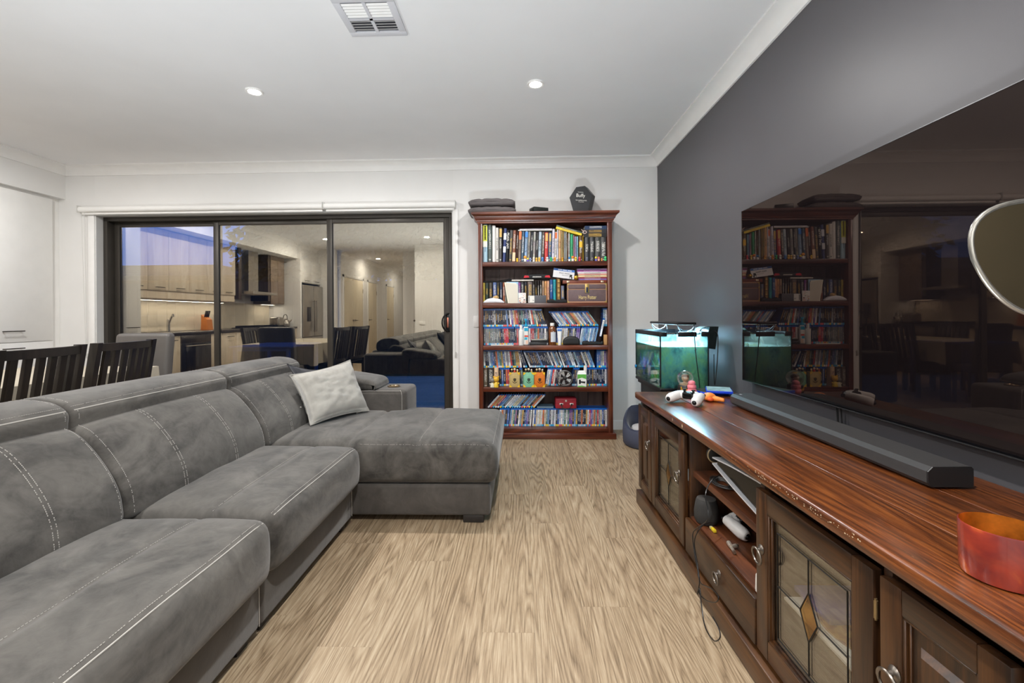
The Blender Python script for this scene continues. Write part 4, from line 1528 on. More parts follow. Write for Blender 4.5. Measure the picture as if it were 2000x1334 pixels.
for i in range(6):
    g.box(a.x + 0.005 + i * 0.0016, 4.0838, pz + 0.01, a.x + 0.0058 + i * 0.0016, 4.0846, b.z - 0.01)
g.box(lx - 0.016, 4.0838, pz + 0.02, lx - 0.003, 4.0846, pz + 0.023).box(lx - 0.016, 4.0838, pz + 0.027, lx - 0.006, 4.0846, pz + 0.029)
g.build('print', print_k, t)
a, b = at(zC(1835), 590, Y=4.085), at(zD(655), z2(1020), Y=4.085)
g = G().puff(a.x, b.x, 4.072, 4.112, pz, pz + 0.042, 0.014, (12, 4, 3), lambda p, u, v, w: Vector((p.x, p.y + 0.004 * noise.noise(p * 40), pz + (p.z - pz) * (0.75 + 0.35 * noise.noise(Vector((p.x * 30, 0, 2)))))))
tag(g.build('folded_cloth', M('black_cloth', c(34, 34, 36), .8, bump=.3, bscale=80)), 'black folded cloth lying before the second-shelf books', 'cloth')
# chest with brass corners
a, b = at(zD(675), 592, Y=4.088), at(zD(1805), z2(600), Y=4.088)
cz = b.z
xr = min(b.x, IR - 0.006)
pz = SH[1] + 0.0006
t = thing('chest', 'purple-brown lettered storage chest with brass corners on the second shelf', 'chest', ((a.x + xr) / 2, 4.2, pz))
body = M('chest_purple', c(104, 84, 86), .55, var=.1, vscale=30, bump=.15, bscale=300)
brass = M('aged_brass', c(176, 148, 90), .35, metal=.7, var=.15, vscale=60)
strap = M('chest_tan_edge', c(178, 132, 104), .5)
G().rbox(a.x, 4.088, pz, xr, 4.34, pz + (cz - pz) * 0.70, 0.003).build('body', body, t)
G().rbox(a.x, 4.088, pz + (cz - pz) * 0.705, xr, 4.34, cz, 0.005).build('lid', body, t)
g = G()
for z0, z1 in ((pz, pz + 0.011), (pz + (cz - pz) * 0.67, pz + (cz - pz) * 0.70), (cz - 0.010, cz)):
    g.box(a.x, 4.0868, z0, xr, 4.0895, z1)
for x0, x1 in ((a.x, a.x + 0.008), (xr - 0.008, xr)):
    g.box(x0, 4.0866, pz, x1, 4.0895, cz)
g.build('edging', strap, t)
for x, s_ in ((a.x, 1), (xr, -1)):
    for z, q in ((pz, 1), (cz, -1), (pz + (cz - pz) * .70, -1), (pz + (cz - pz) * 0.705, 1)):
        r_ = 0.024 if z in (pz, cz) else 0.015
        G().prism([(x, z), (x + s_ * r_, z), (x + s_ * r_ * .55, z + q * r_ * .55), (x, z + q * r_)], 'Y', 4.0855, 4.09).build('corner_plate', brass, t)
xm = (a.x + xr) / 2
g = G().rbox(xm - 0.019, 4.082, pz + (cz - pz) * 0.5, xm + 0.019, 4.088, cz - 0.004, 0.003)
g.build('hasp', brass, t)
G().rbox(xm - 0.009, 4.078, pz + (cz - pz) * 0.52, xm + 0.009, 4.084, pz + (cz - pz) * 0.80, 0.004).build('latch', M('latch_navy', c(34, 44, 66), .4), t)
text('Harry Potter', 0.050, M('lettering_gold', c(232, 206, 140), .4, emit=0), 'lettering', t, (xm + 0.004, 4.0868, pz + (cz - pz) * 0.27), depth=0.001, sx=0.60)
# box and magazines on the chest
a, b = at(zD(545), z2(600), Y=4.12), at(zD(1775), z2(505), Y=4.12)
z_ = cz + 0.0005
t = thing('wooden_case', 'flat reddish wooden case with brass clasps lying on the lettered chest', 'case', ((a.x + b.x) / 2, 4.2, z_))
G().rbox(a.x, 4.11, z_, min(b.x, IR - 0.004), 4.33, z_ + 0.030, 0.003).build('body', M('red_wood', c(122, 60, 40), .45, var=.15), t)
for u in (0.12, 0.88):
    x = a.x + (b.x - a.x) * u
    G().rbox(x - 0.013, 4.106, z_ + 0.008, x + 0.013, 4.111, z_ + 0.024, 0.002).build('clasp', M('clasp_steel', c(212, 196, 166), .3, metal=.6), t)
z_ += 0.0310
mags = [((120, 96, 160), 0.014), ((150, 46, 60), 0.013), ((236, 196, 150), 0.009), ((232, 220, 180), 0.010), ((226, 150, 130), 0.010), ((220, 206, 206), 0.010), ((232, 230, 232), 0.010), ((150, 60, 140), 0.016), ((156, 130, 166), 0.012)]
for i, (rgb, T) in enumerate(mags):
    x0 = 985 - max(0, i - 3) * 8
    o = flat('magazine', zD(x0), zD(1765 + (i % 3) * 8), 530, 532, rgb, '%s thin magazine, %s from the bottom of the pile on the wooden case' % (cname(rgb), nth(i + 1)), 'magazine', 'magazines piled on the wooden case', zfix=z_, depth=0.19)
    o.scale[2] = T - 0.0012
    o.location.y = 4.118 + 0.004 * (i % 2)
    z_ += T
p = at(zD(915), z2(415), Y=4.10)
tag(G().ball((p.x, 4.096, cz + 0.0315 + 0.0215), 0.021, 14).build('gold_ball', M('gold_foil', c(226, 178, 70), .25, metal=.9)), 'small gold ball resting beside the pile of magazines', 'ball')
# tilted name card
a = at(zD(275), z2(425), Y=4.10)
cw, chh = 0.190, 0.083
t = thing('sign_card', 'white card with a blue band leaning above the brown lettered book', 'card', (a.x, 4.10, a.z))
cols = [M('card_white', c(216, 214, 216), .5), M('card_blue', c(52, 104, 176), .5)]
rot = Matrix.Translation(a) @ Matrix.Rotation(R(8), 4, 'Y') @ Matrix.Rotation(R(-8), 4, 'X')
G().box(0, 0, 0, cw, 0.004, chh).xf(rot).build('board', cols[0], t)
G().box(0.0005, -0.0008, chh * 0.76, cw - 0.0005, 0.001, chh - 0.0006).xf(rot).build('band', cols[1], t)
lt = text('PAUL MASH', 0.018, print_k, 'lettering', t, a, depth=0.0004)
lt.matrix_basis = Matrix.Translation(a - t.location) @ Matrix.Rotation(R(8), 4, 'Y') @ Matrix.Rotation(R(-8), 4, 'X') @ Matrix.Translation((cw * .53, -0.001, chh * .52)) @ Matrix.Rotation(R(90), 4, 'X')
g = G()
for q in range(20):
    if q % 7 != 6:
        g.box(0.04 + q * 0.0062, -0.0016, chh * 0.83, 0.0445 + q * 0.0062, 0.0, chh * 0.93)
g.xf(rot).build('print', bw_m, t)
g = G().box(cw * .42, -0.0008, chh * .30, cw * .75, 0.0005, chh * .325)
g.xf(rot).build('print', print_k, t)
g = G().box(cw * .78, -0.0008, 0.004, cw * .80, 0.0005, chh * .42).box(cw * .80, -0.0008, chh * .2, cw * .90, 0.0005, chh * .48).box(cw * .86, -0.0008, 0.003, cw * .93, 0.0005, chh * .2)
g.xf(rot).build('portrait_print', print_k, t)

# ---------------------------------------------------------------- disc cases, every one
CH = 0.164


def unit_case():
    g = G()
    g.box(-0.5, 0, 0, 0.5, 1, 1, 0)
    g.box(-0.46, -0.008, 0.012, 0.46, 0.02, 0.915, 1)
    return g


CASE = mesh_of(unit_case(), [case_blue, spine_d], 'disc_case')
DARK = [(26, 26, 30), (40, 42, 48), (30, 38, 62), (58, 60, 66), (22, 30, 50), (70, 64, 60), (48, 40, 44)]
MIX = DARK[:4] + [(222, 222, 220), (236, 232, 228), (120, 150, 190), (70, 100, 160), (180, 60, 56), (196, 160, 90), (110, 80, 150), (150, 150, 156), (84, 120, 110), (206, 120, 70), (208, 196, 170)]
PALE = [(190, 206, 220), (214, 218, 222), (120, 160, 200), (160, 180, 196), (226, 222, 214), (90, 120, 170), (140, 170, 190), (60, 76, 110)]
REDS = [(190, 46, 50), (206, 60, 58), (222, 210, 200), (176, 40, 46), (60, 40, 44)]
count = {}


def row(shelf, rowname, z, segs, Y):
    key = shelf + rowname
    for (px0, px1, n, l0, l1, pal) in segs:
        a, b = at(px0, 640, Y=Y).x, at(px1, 640, Y=Y).x
        pitch = (b - a) / n
        for i in range(n):
            q = (i + 0.5) / n
            lean = l0 + (l1 - l0) * q
            th = pitch * math.cos(R(lean)) * 0.955 - 0.0002
            if l0 != l1:
                th *= 0.96
            count[key] = count.get(key, 0) + 1
            rgb = pal[rnd.randrange(len(pal))]
            put(CASE, 'disc_case', (a + pitch * (i + 0.5), Y + rnd.uniform(-0.0015, 0.0015), z), (th, 0.135, CH), lean, rgb,
                '%s-spined disc case, %s from the window end of the %s row, %s shelf' % (cname(rgb), nth(count[key]), rowname, shelf), 'disc case', 'disc cases in the %s row of the %s shelf' % (rowname, shelf))


Y3 = 4.125
Z3 = SH[2] + 0.0005
zu = Z3 + CH + 0.002
row('third', 'lower', Z3, [(945, 976, 10, 0, 0, [(120, 124, 118), (150, 152, 146), (98, 100, 98)]), (976, 1006, 10, -2, -3, DARK + REDS[:2]), (1006, 1070, 19, -1, 0, MIX), (1086, 1130, 13, 4, 6, MIX), (1130, 1162, 10, 10, 12, PALE + [(206, 196, 90), (206, 70, 66)])], Y3)
row('third', 'upper', zu, [(944, 965, 6, 0, 0, DARK), (965.5, 990, 7, -3, -4, DARK[:2] + [(180, 180, 184)]), (990, 1030, 12, -5, -6, MIX), (1030.5, 1052, 6, -8, -10, MIX), (1053, 1069, 4, -15, -19, DARK), (1092, 1170, 22, -36, -36, MIX + PALE[:3]), (1178, 1186.5, 2, 0, 0, PALE)], Y3)
Y4 = 4.150
Z4 = SH[3] + 0.0005
zu4 = Z4 + CH + 0.002
row('fourth', 'lower', Z4, [(975, 996, 5, -1, -2, MIX), (1016, 1022, 2, -4, -4, MIX), (1064, 1074, 3, 9, 9, PALE), (1075, 1092, 5, 8, 8, REDS), (1116, 1128, 4, 6, 6, MIX), (1146, 1187, 13, 0, 0, DARK + PALE[:3])], Y4)
row('fourth', 'upper', zu4, [(945, 1019, 21, -5, -6, MIX + PALE[:3]), (1022, 1030, 2, -18, -18, DARK), (1034, 1100, 19, -22, -22, DARK + PALE), (1101, 1162, 17, -20, -20, MIX + PALE), (1165, 1187, 6, 0, 0, MIX)], Y4)
Y5 = 4.150
Z5 = SH[4] + 0.0005
zu5 = Z5 + CH + 0.002
row('lowest', 'lower', Z5, [(972, 992, 5, 5, 5, MIX), (993, 1036, 13, 5.5, 5.5, MIX), (1038, 1060, 7, 4, 4, MIX), (1061, 1126, 20, 2.5, 2.5, MIX + PALE[:3]), (1127, 1164, 12, 2, 2, MIX + PALE[:3]), (1165, 1187, 7, 0, 0, MIX)], Y5)
row('lowest', 'upper', zu5, [(950, 1043, 20, 42, 42, MIX + PALE[:4])], Y5)

# tall slanted case and the odd books of the lower shelves
a = at(1172.5, 655, Y=4.10)
put(CASE, 'disc_case', (a.x, 4.098, SH[2] + 0.075), (0.0165, 0.02, 0.165), 12, (236, 234, 232), 'white-spined disc case slanting alone at the television end of the third shelf', 'disc case', 'single disc cases of the third shelf')
for x0, x1, rgb, lab in ((944.2, 952.2, (110, 98, 82), 'worn brown hardback at the window end of the fourth shelf'), (953, 964.3, (62, 60, 60), 'thick charcoal hardback beside the worn brown one on the fourth shelf'), (965, 973.8, (228, 196, 164), 'peach paperback with dark title on the fourth shelf')):
    a, b = at(x0, 750, Y=4.10).x, at(x1, 750, Y=4.10).x
    put(BOOK, 'book', ((a + b) / 2, 4.105, Z4), ((b - a) * .96, 0.13, 0.172), 0, rgb, lab, 'book', 'books on the fourth shelf')

# ---------------------------------------------------------------- bottles and cases on the third shelf
z3 = SH[2]
wb = M('bottle_white', c(232, 230, 226), .3)
cy = M('pump_cyan', c(40, 160, 205), .3)
p = at(1018, 674, Y=4.088)
t = thing('white_bottle', 'plain white squeeze bottle on the third shelf', 'bottle', (p.x, 4.088, z3))
G().lathe([(0.021, 0), (0.023, 0.004), (0.023, 0.125), (0.020, 0.135), (0.012, 0.139)], (p.x, 4.088, z3), 20).build('body', wb, t)
G().lathe([(0.012, 0.139), (0.0125, 0.175), (0.010, 0.18)], (p.x, 4.088, z3), 16).build('cap', wb, t)
p = at(1027.5, 674, Y=4.092)
t = thing('pump_bottle', 'white lotion bottle with a bright cyan pump on the third shelf', 'bottle', (p.x, 4.1, z3))
px_, py_ = p.x, 4.100
G().puff(px_ - 0.023, px_ + 0.023, py_ - 0.014, py_ + 0.014, z3, z3 + 0.168, 0.0125, (4, 3, 6)).build('body', wb, t)
for z0, z1, x0, x1, col in ((0.128, 0.158, -0.016, 0.020, (30, 160, 200)), (0.075, 0.090, -0.014, 0.020, (216, 76, 56)), (0.050, 0.072, -0.014, 0.012, (50, 170, 205)), (0.012, 0.046, -0.004, 0.020, (226, 190, 168))):
    G().rbox(px_ + x0, py_ - 0.0152, z3 + z0, px_ + x1, py_ - 0.0138, z3 + z1, 0.0006, 1).build('label_patch', M('patch_%d' % int(z0 * 1000), c(*col), .4), t)
g = G().lathe([(0.016, 0.168), (0.016, 0.186), (0.010, 0.190), (0.006, 0.192), (0.006, 0.218), (0.011, 0.220), (0.011, 0.232)], (px_, py_, z3), 16)
g.rbox(px_ - 0.020, py_ - 0.009, z3 + 0.229, px_ + 0.013, py_ + 0.009, z3 + 0.238, 0.003)
g.build('pump', cy, t)
for i, (x0, x1, h0, h1, rgb, lab) in enumerate(((1034, 1068, 0, 0.028, (38, 38, 40), 'dark grey flat case at the bottom of the pile on the third shelf'), (1037, 1067, 0.0285, 0.046, (26, 26, 28), 'black flat case in the middle of the pile on the third shelf'), (1038, 1068.5, 0.0465, 0.056, (170, 164, 152), 'pale thin tin on top of the pile on the third shelf'))):
    a, b = at(x0, 674, Y=4.085).x, at(x1, 674, Y=4.085).x
    tag(G().rbox(a, 4.078, z3 + h0, b, 4.12, z3 + h1, 0.006, 3).build('flat_case', M('flatcase_%d' % i, c(*rgb), .35)), lab, 'case', 'flat cases piled on the third shelf')
p = at(1079, 674, Y=4.092)
t = thing('amber_bottle', 'amber medicine bottle with a white cap and label on the third shelf', 'bottle', (p.x, 4.1, z3))
G().lathe([(0.030, 0), (0.033, 0.004), (0.033, 0.140), (0.030, 0.155), (0.018, 0.168), (0.016, 0.172)], (p.x, 4.105, z3), 24).build('body', M('amber_glass', c(112, 62, 24), .08, coat=.5), t)
G().lathe([(0.018, 0.172), (0.019, 0.174), (0.019, 0.196), (0.017, 0.199)], (p.x, 4.105, z3), 20).build('cap', wb, t)
g = G()
vs, fs = [], []
for i in range(13):
    q = -PI / 2 - 0.5 + 1.6 * i / 12
    for z in (0.03, 0.118):
        vs.append((p.x + 0.0334 * math.cos(q), 4.105 + 0.0334 * math.sin(q), z3 + z))
fs = [(2 * i, 2 * i + 2, 2 * i + 3, 2 * i + 1) for i in range(12)]
g.add(vs, fs).build('label_wrap', M('label_grey', c(202, 206, 212), .5, var=.1, vscale=120), t)
p = at(1093, 674, Y=4.088)
t = thing('cream_tube', 'white cream tube with a blue band standing on its cap, third shelf', 'tube', (p.x, 4.09, z3))
g = G()
vs, fs = [], []
n = 20
for j, (z, rx, ry) in enumerate(((0.024, .015, .013), (0.07, .017, .012), (0.12, .021, .007), (0.150, .025, .0012))):
    vs += [(p.x + rx * math.cos(2 * PI * i / n), 4.095 + ry * math.sin(2 * PI * i / n), z3 + z) for i in range(n)]
for j in range(3):
    fs += [(j * n + i, j * n + (i + 1) % n, (j + 1) * n + (i + 1) % n, (j + 1) * n + i) for i in range(n)]
fs += [tuple(range(n))[::-1], tuple(range(3 * n, 4 * n))]
g.add(vs, fs).build('body', wb, t)
G().lathe([(0.0145, 0), (0.015, 0.002), (0.015, 0.024), (0.012, 0.026)], (p.x, 4.095, z3), 18).build('cap', wb, t)
G().rbox(p.x - 0.020, 4.0865, z3 + 0.126, p.x + 0.020, 4.090, z3 + 0.144, 0.001, 1).build('band', M('tube_blue', c(66, 116, 190), .4), t)
a, b = at(1099.5, 674, Y=4.09).x, at(1133, 674, Y=4.09).x
tag(G().puff(a, b, 4.074, 4.118, z3, z3 + 0.080, 0.02, (8, 4, 5), lambda p, u, v, w: Vector((p.x, p.y, z3 + (p.z - z3) * (1 - 0.42 * abs(u) ** 3)))).build('glasses_case', M('black_moulded', c(30, 29, 29), .55)), 'black domed hard glasses case on the third shelf', 'case')
a, b = at(1137, 674, Y=4.09).x, at(1178, 674, Y=4.09).x
tag(G().puff(a, b, 4.074, 4.112, z3, z3 + 0.040, 0.014, (10, 4, 3), lambda p, u, v, w: Vector((p.x, p.y, z3 + (p.z - z3) * (0.8 + 0.4 * noise.noise(Vector((p.x * 40, p.y * 30, 9))))))).build('soft_pouch', M('black_pouch', c(18, 18, 19), .6, bump=.3, bscale=70)), 'crumpled black pouch on the third shelf', 'pouch')
a, b = at(1179.5, 674, Y=4.09).x, IR - 0.003
tag(G().rbox(a, 4.09, z3, b, 4.12, z3 + 0.092, 0.004).build('wooden_block', M('kraft', c(190, 140, 86), .6, var=.15)), 'small tan wooden block in the corner of the third shelf', 'block')
a, b = at(959, 674, Y=4.08).x, at(1003, 674, Y=4.08).x
t = tag(G().rbox(a, 4.076, z3, b, 4.095, z3 + 0.006, 0.001).build('paper_strip', M('strip_white', c(232, 226, 220), .7)), 'narrow strip of white paper lying on the third shelf', 'paper')
g = G()
for i in range(9):
    x = a + 0.01 + (b - a - 0.02) * i / 8
    g.tube([(x - .006, 4.086, z3 + 0.0075), (x, 4.084, z3 + 0.018 + 0.012 * rnd.random()), (x + .008, 4.088, z3 + 0.012 + 0.01 * rnd.random()), (x + .012, 4.09, z3 + .0075)], 0.0012, 5)
tag(g.build('spectacles', M('pale_frames', c(206, 176, 166), .4)), 'tangle of pale wire spectacle frames on the paper strip', 'glasses')

# ---------------------------------------------------------------- little boxes, fan and so on, fourth shelf
z4 = SH[3]
bxs = ((994.8, 1015.2, 0.131, (188, 164, 108), 'tan book-shaped box with yellow corners on the fourth shelf'), (1022.2, 1042.8, 0.131, (126, 186, 152), 'green book-shaped box with yellow corners on the fourth shelf'), (1043.4, 1064.4, 0.131, (214, 116, 32), 'orange book-shaped box with yellow corners on the fourth shelf'))
yel = M('corner_yellow', c(236, 188, 30), .4)
for i, (x0, x1, h, rgb, lab) in enumerate(bxs):
    a, b = at(x0, 755, Y=4.085).x, at(x1, 755, Y=4.085).x
    t = thing('book_box', lab, 'box', ((a + b) / 2, 4.1, z4), 'book-shaped boxes on the fourth shelf')
    G().rbox(a, 4.085, z4, b, 4.130, z4 + h, 0.002).build('body', M('bookbox_%d' % i, c(*rgb), .55, var=.12, vscale=90), t)
    for x, s_ in ((a, 1), (b, -1)):
        for z, q in ((z4, 1), (z4 + h, -1)):
            r_ = 0.024
            G().prism([(x - s_ * .0005, z), (x + s_ * r_, z), (x + s_ * r_ * .7, z + q * r_ * .45), (x + s_ * r_ * .3, z + q * r_ * .8), (x - s_ * .0005, z + q * r_)], 'Y', 4.0838, 4.087).build('corner_plate', yel, t)
    em = M('emblem_%d' % i, c(*[int(v * .38) for v in rgb]), .5)
    xm, zm = (a + b) / 2 + 0.002, z4 + h * 0.5
    g = G().prism([(xm - 0.013, zm + 0.012), (xm, zm + 0.016), (xm + 0.013, zm + 0.012), (xm + 0.013, zm - 0.004), (xm, zm - 0.02), (xm - 0.013, zm - 0.004)], 'Y', 4.0843, 4.0856)
    g.prism([(xm - 0.024, zm - 0.014), (xm - 0.012, zm - 0.018), (xm, zm - 0.026), (xm + 0.012, zm - 0.018), (xm + 0.024, zm - 0.014), (xm + 0.014, zm - 0.025), (xm, zm - 0.032), (xm - 0.014, zm - 0.025)], 'Y', 4.0843, 4.0856)
    g.build('emblem', em, t)
    g = G()
    for j in range(7):
        g.box(a + 0.004, 4.0843, z4 + 0.03 + j * 0.0125, a + 0.007, 4.0856, z4 + 0.037 + j * 0.0125)
    g.build('spine_marks', em, t)
    # two or three tiny figures standing on each box
    for j, (u, hh, bc, hc) in enumerate(((0.25, .030, (60, 46, 40), (222, 200, 150)), (0.52, .034, [(196, 70, 50), (40, 36, 34), (90, 60, 50)][i], (226, 206, 180)), (0.78, .026, (200, 160, 80), (230, 220, 210)))):
        figure(a + (b - a) * u, z4 + h, 4.100, hh * 1.15, tuple(bc), hc, 'tiny toy figure standing on the %s book-shaped box, %s from the window end' % (['tan', 'green', 'orange'][i], nth(j + 1)), 'tiny toy figures on the book-shaped boxes')
p = at(963.5, 755, Y=4.082)
figure(p.x - 0.008, z4, 4.084, 0.085, (216, 212, 190), (120, 116, 110), 'grey and cream toy figure before the dark books on the fourth shelf', 'toy figures on the fourth shelf')
figure(p.x + 0.026, z4, 4.086, 0.098, (226, 190, 60), (220, 170, 50), 'yellow toy figure before the peach paperback on the fourth shelf', 'toy figures on the fourth shelf', 1)
# fan
fc = at(1103.4, 738.6, Y=4.09)
rr = 14.2 / 218
t = thing('desk_fan', 'small black desk fan with a round wire guard on the fourth shelf', 'fan', (fc.x, 4.1, z4))
fm = M('fan_black', c(26, 26, 28), .35)
g = G().tube([(fc.x + rr * math.cos(q), 4.084, fc.z + rr * math.sin(q)) for q in [2 * PI * i / 40 for i in range(40)]], 0.0042, 8, True)
g.tube([(fc.x + rr * math.cos(q), 4.118, fc.z + rr * math.sin(q)) for q in [2 * PI * i / 40 for i in range(40)]], 0.004, 8, True)
g.build('guard_ring', M('fan_ring', c(120, 118, 116), .3, metal=.6), t)
g = G()
for r_ in (0.25, 0.45, 0.65, 0.84):
    g.tube([(fc.x + rr * r_ * math.cos(q), 4.080, fc.z + rr * r_ * math.sin(q)) for q in [2 * PI * i / 28 for i in range(28)]], 0.0009, 5, True)
for i in range(8):
    q = 2 * PI * i / 8
    g.cyl((fc.x + rr * .2 * math.cos(q), 4.080, fc.z + rr * .2 * math.sin(q)), (fc.x + rr * math.cos(q), 4.084, fc.z + rr * math.sin(q)), 0.0009, n=5)
g.build('guard_wires', fm, t)
g = G().lathe([(0.016, 0.0), (0.016, 0.012), (0.001, 0.016)], (fc.x, 4.092, fc.z), 18, 0, 'Y')
g.build('hub', fm, t)
G().lathe([(0.013, -0.03), (0.016, -0.012), (0.014, -0.006)], (fc.x, 4.098, fc.z), 16, 0, 'Y').build('motor', fm, t)
blm = M('fan_blade', c(206, 202, 198), .4)
for i in range(5):
    q0 = 2 * PI * i / 5 + 0.3
    vs = []
    for s_ in range(5):
        q = q0 + 0.62 * s_ / 4
        for r_ in (0.26, 0.55, 0.88):
            vs.append((fc.x + rr * r_ * math.cos(q + .15 * r_), 4.096 + 0.010 * s_ / 4, fc.z + rr * r_ * math.sin(q + .15 * r_)))
    vs += [(x, y + 0.0012, z) for x, y, z in vs]
    fs = []
    for s_ in range(4):
        for j in range(2):
            a = s_ * 3 + j
            fs.append((a, a + 1, a + 4, a + 3))
            fs.append((a + 15, a + 18, a + 19, a + 16))
    G().add(vs, fs).build('blade', blm, t)
g = G()
g.tube(crom([(fc.x - 0.058, 4.10, fc.z - 0.02), (fc.x - 0.066, 4.10, z4 + 0.05), (fc.x - 0.05, 4.095, z4 + 0.010), (fc.x, 4.09, z4 + 0.008), (fc.x + 0.05, 4.095, z4 + 0.010), (fc.x + 0.066, 4.10, z4 + 0.05), (fc.x + 0.058, 4.10, fc.z - 0.02)], 4, False), 0.004, 6)
g.build('stand', fm, t)
g = G().tube(crom([(fc.x - 0.03, 4.095, z4 + 0.006), (fc.x - 0.09, 4.09, z4 + 0.005), (fc.x - 0.15, 4.10, z4 + 0.006), (fc.x - 0.165, 4.11, z4 + 0.02), (fc.x - 0.12, 4.12, z4 + 0.006), (fc.x - 0.06, 4.115, z4 + 0.006)], 5, False), 0.0022, 6)
g.build('cord', fm, t)
# small green carton
a, b = at(1128.2, 755, Y=4.085).x, at(1145.2, 755, Y=4.085).x
h = 0.146
t = thing('small_carton', 'white and green product carton showing a dark torch on the fourth shelf', 'box', ((a + b) / 2, 4.1, z4))
G().rbox(a, 4.085, z4, b, 4.128, z4 + h * .78, 0.001, 1).build('body', bw_m, t)
G().add([(a, 4.085, z4 + h * .78), (b, 4.085, z4 + h * .78), (b, 4.128, z4 + h * .78), (a, 4.128, z4 + h * .78), (a + .010, 4.102, z4 + h), (b - .014, 4.102, z4 + h), (b - .014, 4.108, z4 + h), (a + .010, 4.108, z4 + h)],
        [(0, 1, 5, 4), (1, 2, 6, 5), (2, 3, 7, 6), (3, 0, 4, 7), (4, 5, 6, 7)]).build('gable', bw_m, t)
grn = M('carton_green', c(96, 172, 72), .5)
G().prism([(a, z4 + h * .78), (b, z4 + h * .78), (b, z4 + h * .48), ((a + b) / 2, z4 + h * .58), (a, z4 + h * .50)], 'Y', 4.0840, 4.0852).build('green_print', grn, t)
G().prism([(a, z4), (b, z4 + 0.002), (b, z4 + 0.004), ((a + b) / 2, z4 + 0.014), (a, z4 + 0.010)], 'Y', 4.0840, 4.0852).build('green_print', grn, t)
g = G().rbox(a + .012, 4.0838, z4 + .028, a + .028, 4.0856, z4 + .066, 0.0006, 1).prism([(a + .028, z4 + .040), (b - .012, z4 + .032), (b - .008, z4 + .050), (a + .028, z4 + .052)], 'Y', 4.0838, 4.0856)
g.build('product_print', print_k, t)
a = at(1140, 722, Y=4.14).x
tag(G().rbox(a, 4.132, z4, a + 0.026, 4.137, z4 + 0.185, 0.001).build('leaflet', M('leaflet', c(222, 212, 204), .7)), 'narrow white leaflet standing behind the green carton', 'leaflet')

# ---------------------------------------------------------------- red case and flat case, lowest shelf
a, b = at(1085, 800, Y=4.12).x, at(1126.5, 800, Y=4.12).x
zz = zu5
t = thing('mini_suitcase', 'small red suitcase with two white clasps on the lowest row of cases', 'case', ((a + b) / 2, 4.18, zz))
rm = M('suitcase_red', c(150, 32, 46), .45, var=.12, vscale=50)
G().rbox(a, 4.125, zz, b, 4.25, zz + 0.092, 0.008, 3).build('body', rm, t)
G().box(a + 0.001, 4.1242, zz + 0.046, b - 0.001, 4.126, zz + 0.0475).build('seam', print_k, t)
for u in (0.28, 0.76):
    x = a + (b - a) * u
    G().rbox(x - 0.017, 4.120, zz + 0.034, x + 0.017, 4.126, zz + 0.050, 0.004).build('clasp', M('clasp_white', c(206, 200, 194), .3, metal=.5), t)
    G().rbox(x - 0.007, 4.117, zz + 0.030, x + 0.007, 4.121, zz + 0.046, 0.002).build('strap', print_k, t)
xm = (a + b) / 2
G().lathe([(0.009, 0), (0.009, 0.004), (0.006, 0.005)], (xm, 4.126, zz + 0.070), 16, 0, 'Y').build('badge', M('clasp_white', c(206, 200, 194), .3), t)
G().tube(crom([(xm - 0.040, 4.119, zz + 0.032), (xm - 0.034, 4.108, zz + 0.010), (xm, 4.100, zz + 0.004), (xm + 0.034, 4.108, zz + 0.010), (xm + 0.044, 4.119, zz + 0.032)], 5, False), 0.0035, 6).build('handle', print_k, t)
a, b = at(1049, 800, Y=4.15).x, at(1081, 800, Y=4.15).x
o = bpy.data.objects.new('disc_case', FLATP)
COL.objects.link(o)
o.location = ((a + b) / 2, 4.145, zu5)
o.scale = (b - a, 0.13, 0.0155)
o.color = c(96, 120, 138)
tag(o, 'disc case lying flat beside the red suitcase on the lowest shelf', 'disc case', 'disc cases lying flat on the lowest shelf')

# ---------------------------------------------------------------- on top of the bookcase
zt = 2.0165
a, b = at(914, 400, Y=4.10).x, at(1007.5, 400, Y=4.10).x
cush = M('grey_seat_pad', c(104, 98, 98), .8, var=.08, bump=.15, bscale=200)
h1 = 0.072
for i, (lab) in enumerate(('grey folded seat pad on top of the bookcase, lower of two', 'grey folded seat pad on top of the bookcase, upper of two')):
    z0 = zt + i * (h1 + 0.001)

    def dp(p, u, v, w, z0=z0, i=i):
        k_ = (1 - 0.35 * abs(u) ** 4) * (1 - 0.3 * abs(v) ** 4)
        z = z0 + (p.z - z0) * (k_ if w > 0 else 1) + 0.003 * noise.noise(Vector((p.x * 22, p.y * 22, i * 3.0))) * (w > 0)
        dent = sum(math.exp(-((p.x - (a + (b - a) * q)) / 0.012) ** 2) for q in (0.30, 0.72))
        return Vector((p.x, p.y + 0.010 * dent * (v < -.5), z - 0.004 * dent * (w > 0)))
    t = tag(G().puff(a + 0.004 * i, b - 0.006 * i, 4.06, 4.33, z0, z0 + h1, 0.032, (16, 8, 3), dp).build('seat_pad', cush, None, 70), lab, 'cushion', 'seat pads on the bookcase')
g = G().tube([(a + 0.02, 4.06, zt + 0.012), (a - 0.005, 4.03, zt - 0.01), (a + 0.0, 4.006, zt - 0.05)], 0.006, 6)
# small dark carton
a = at(1034, 412, Y=4.08)
b = at(1072, 404, Y=4.08)
t = thing('black_carton', 'small black carton lying on top of the bookcase', 'box', ((a.x + b.x) / 2, 4.15, zt))
cb = G().rbox(-0.072, -0.05, 0, 0.072, 0.05, 0.056, 0.001).xf(Matrix.Translation(((a.x + b.x) / 2, 4.15, zt)) @ Matrix.Rotation(R(24), 4, 'Z'))
cb.build('body', M('carton_black', c(34, 38, 36), .35, var=.15, vscale=40), t)
G().rbox(-0.0728, -0.012, 0.018, -0.0715, 0.012, 0.024, 0.0003, 1).xf(Matrix.Translation(((a.x + b.x) / 2, 4.15, zt)) @ Matrix.Rotation(R(24), 4, 'Z')).build('print', M('print_gold', c(206, 168, 92), .4), t)
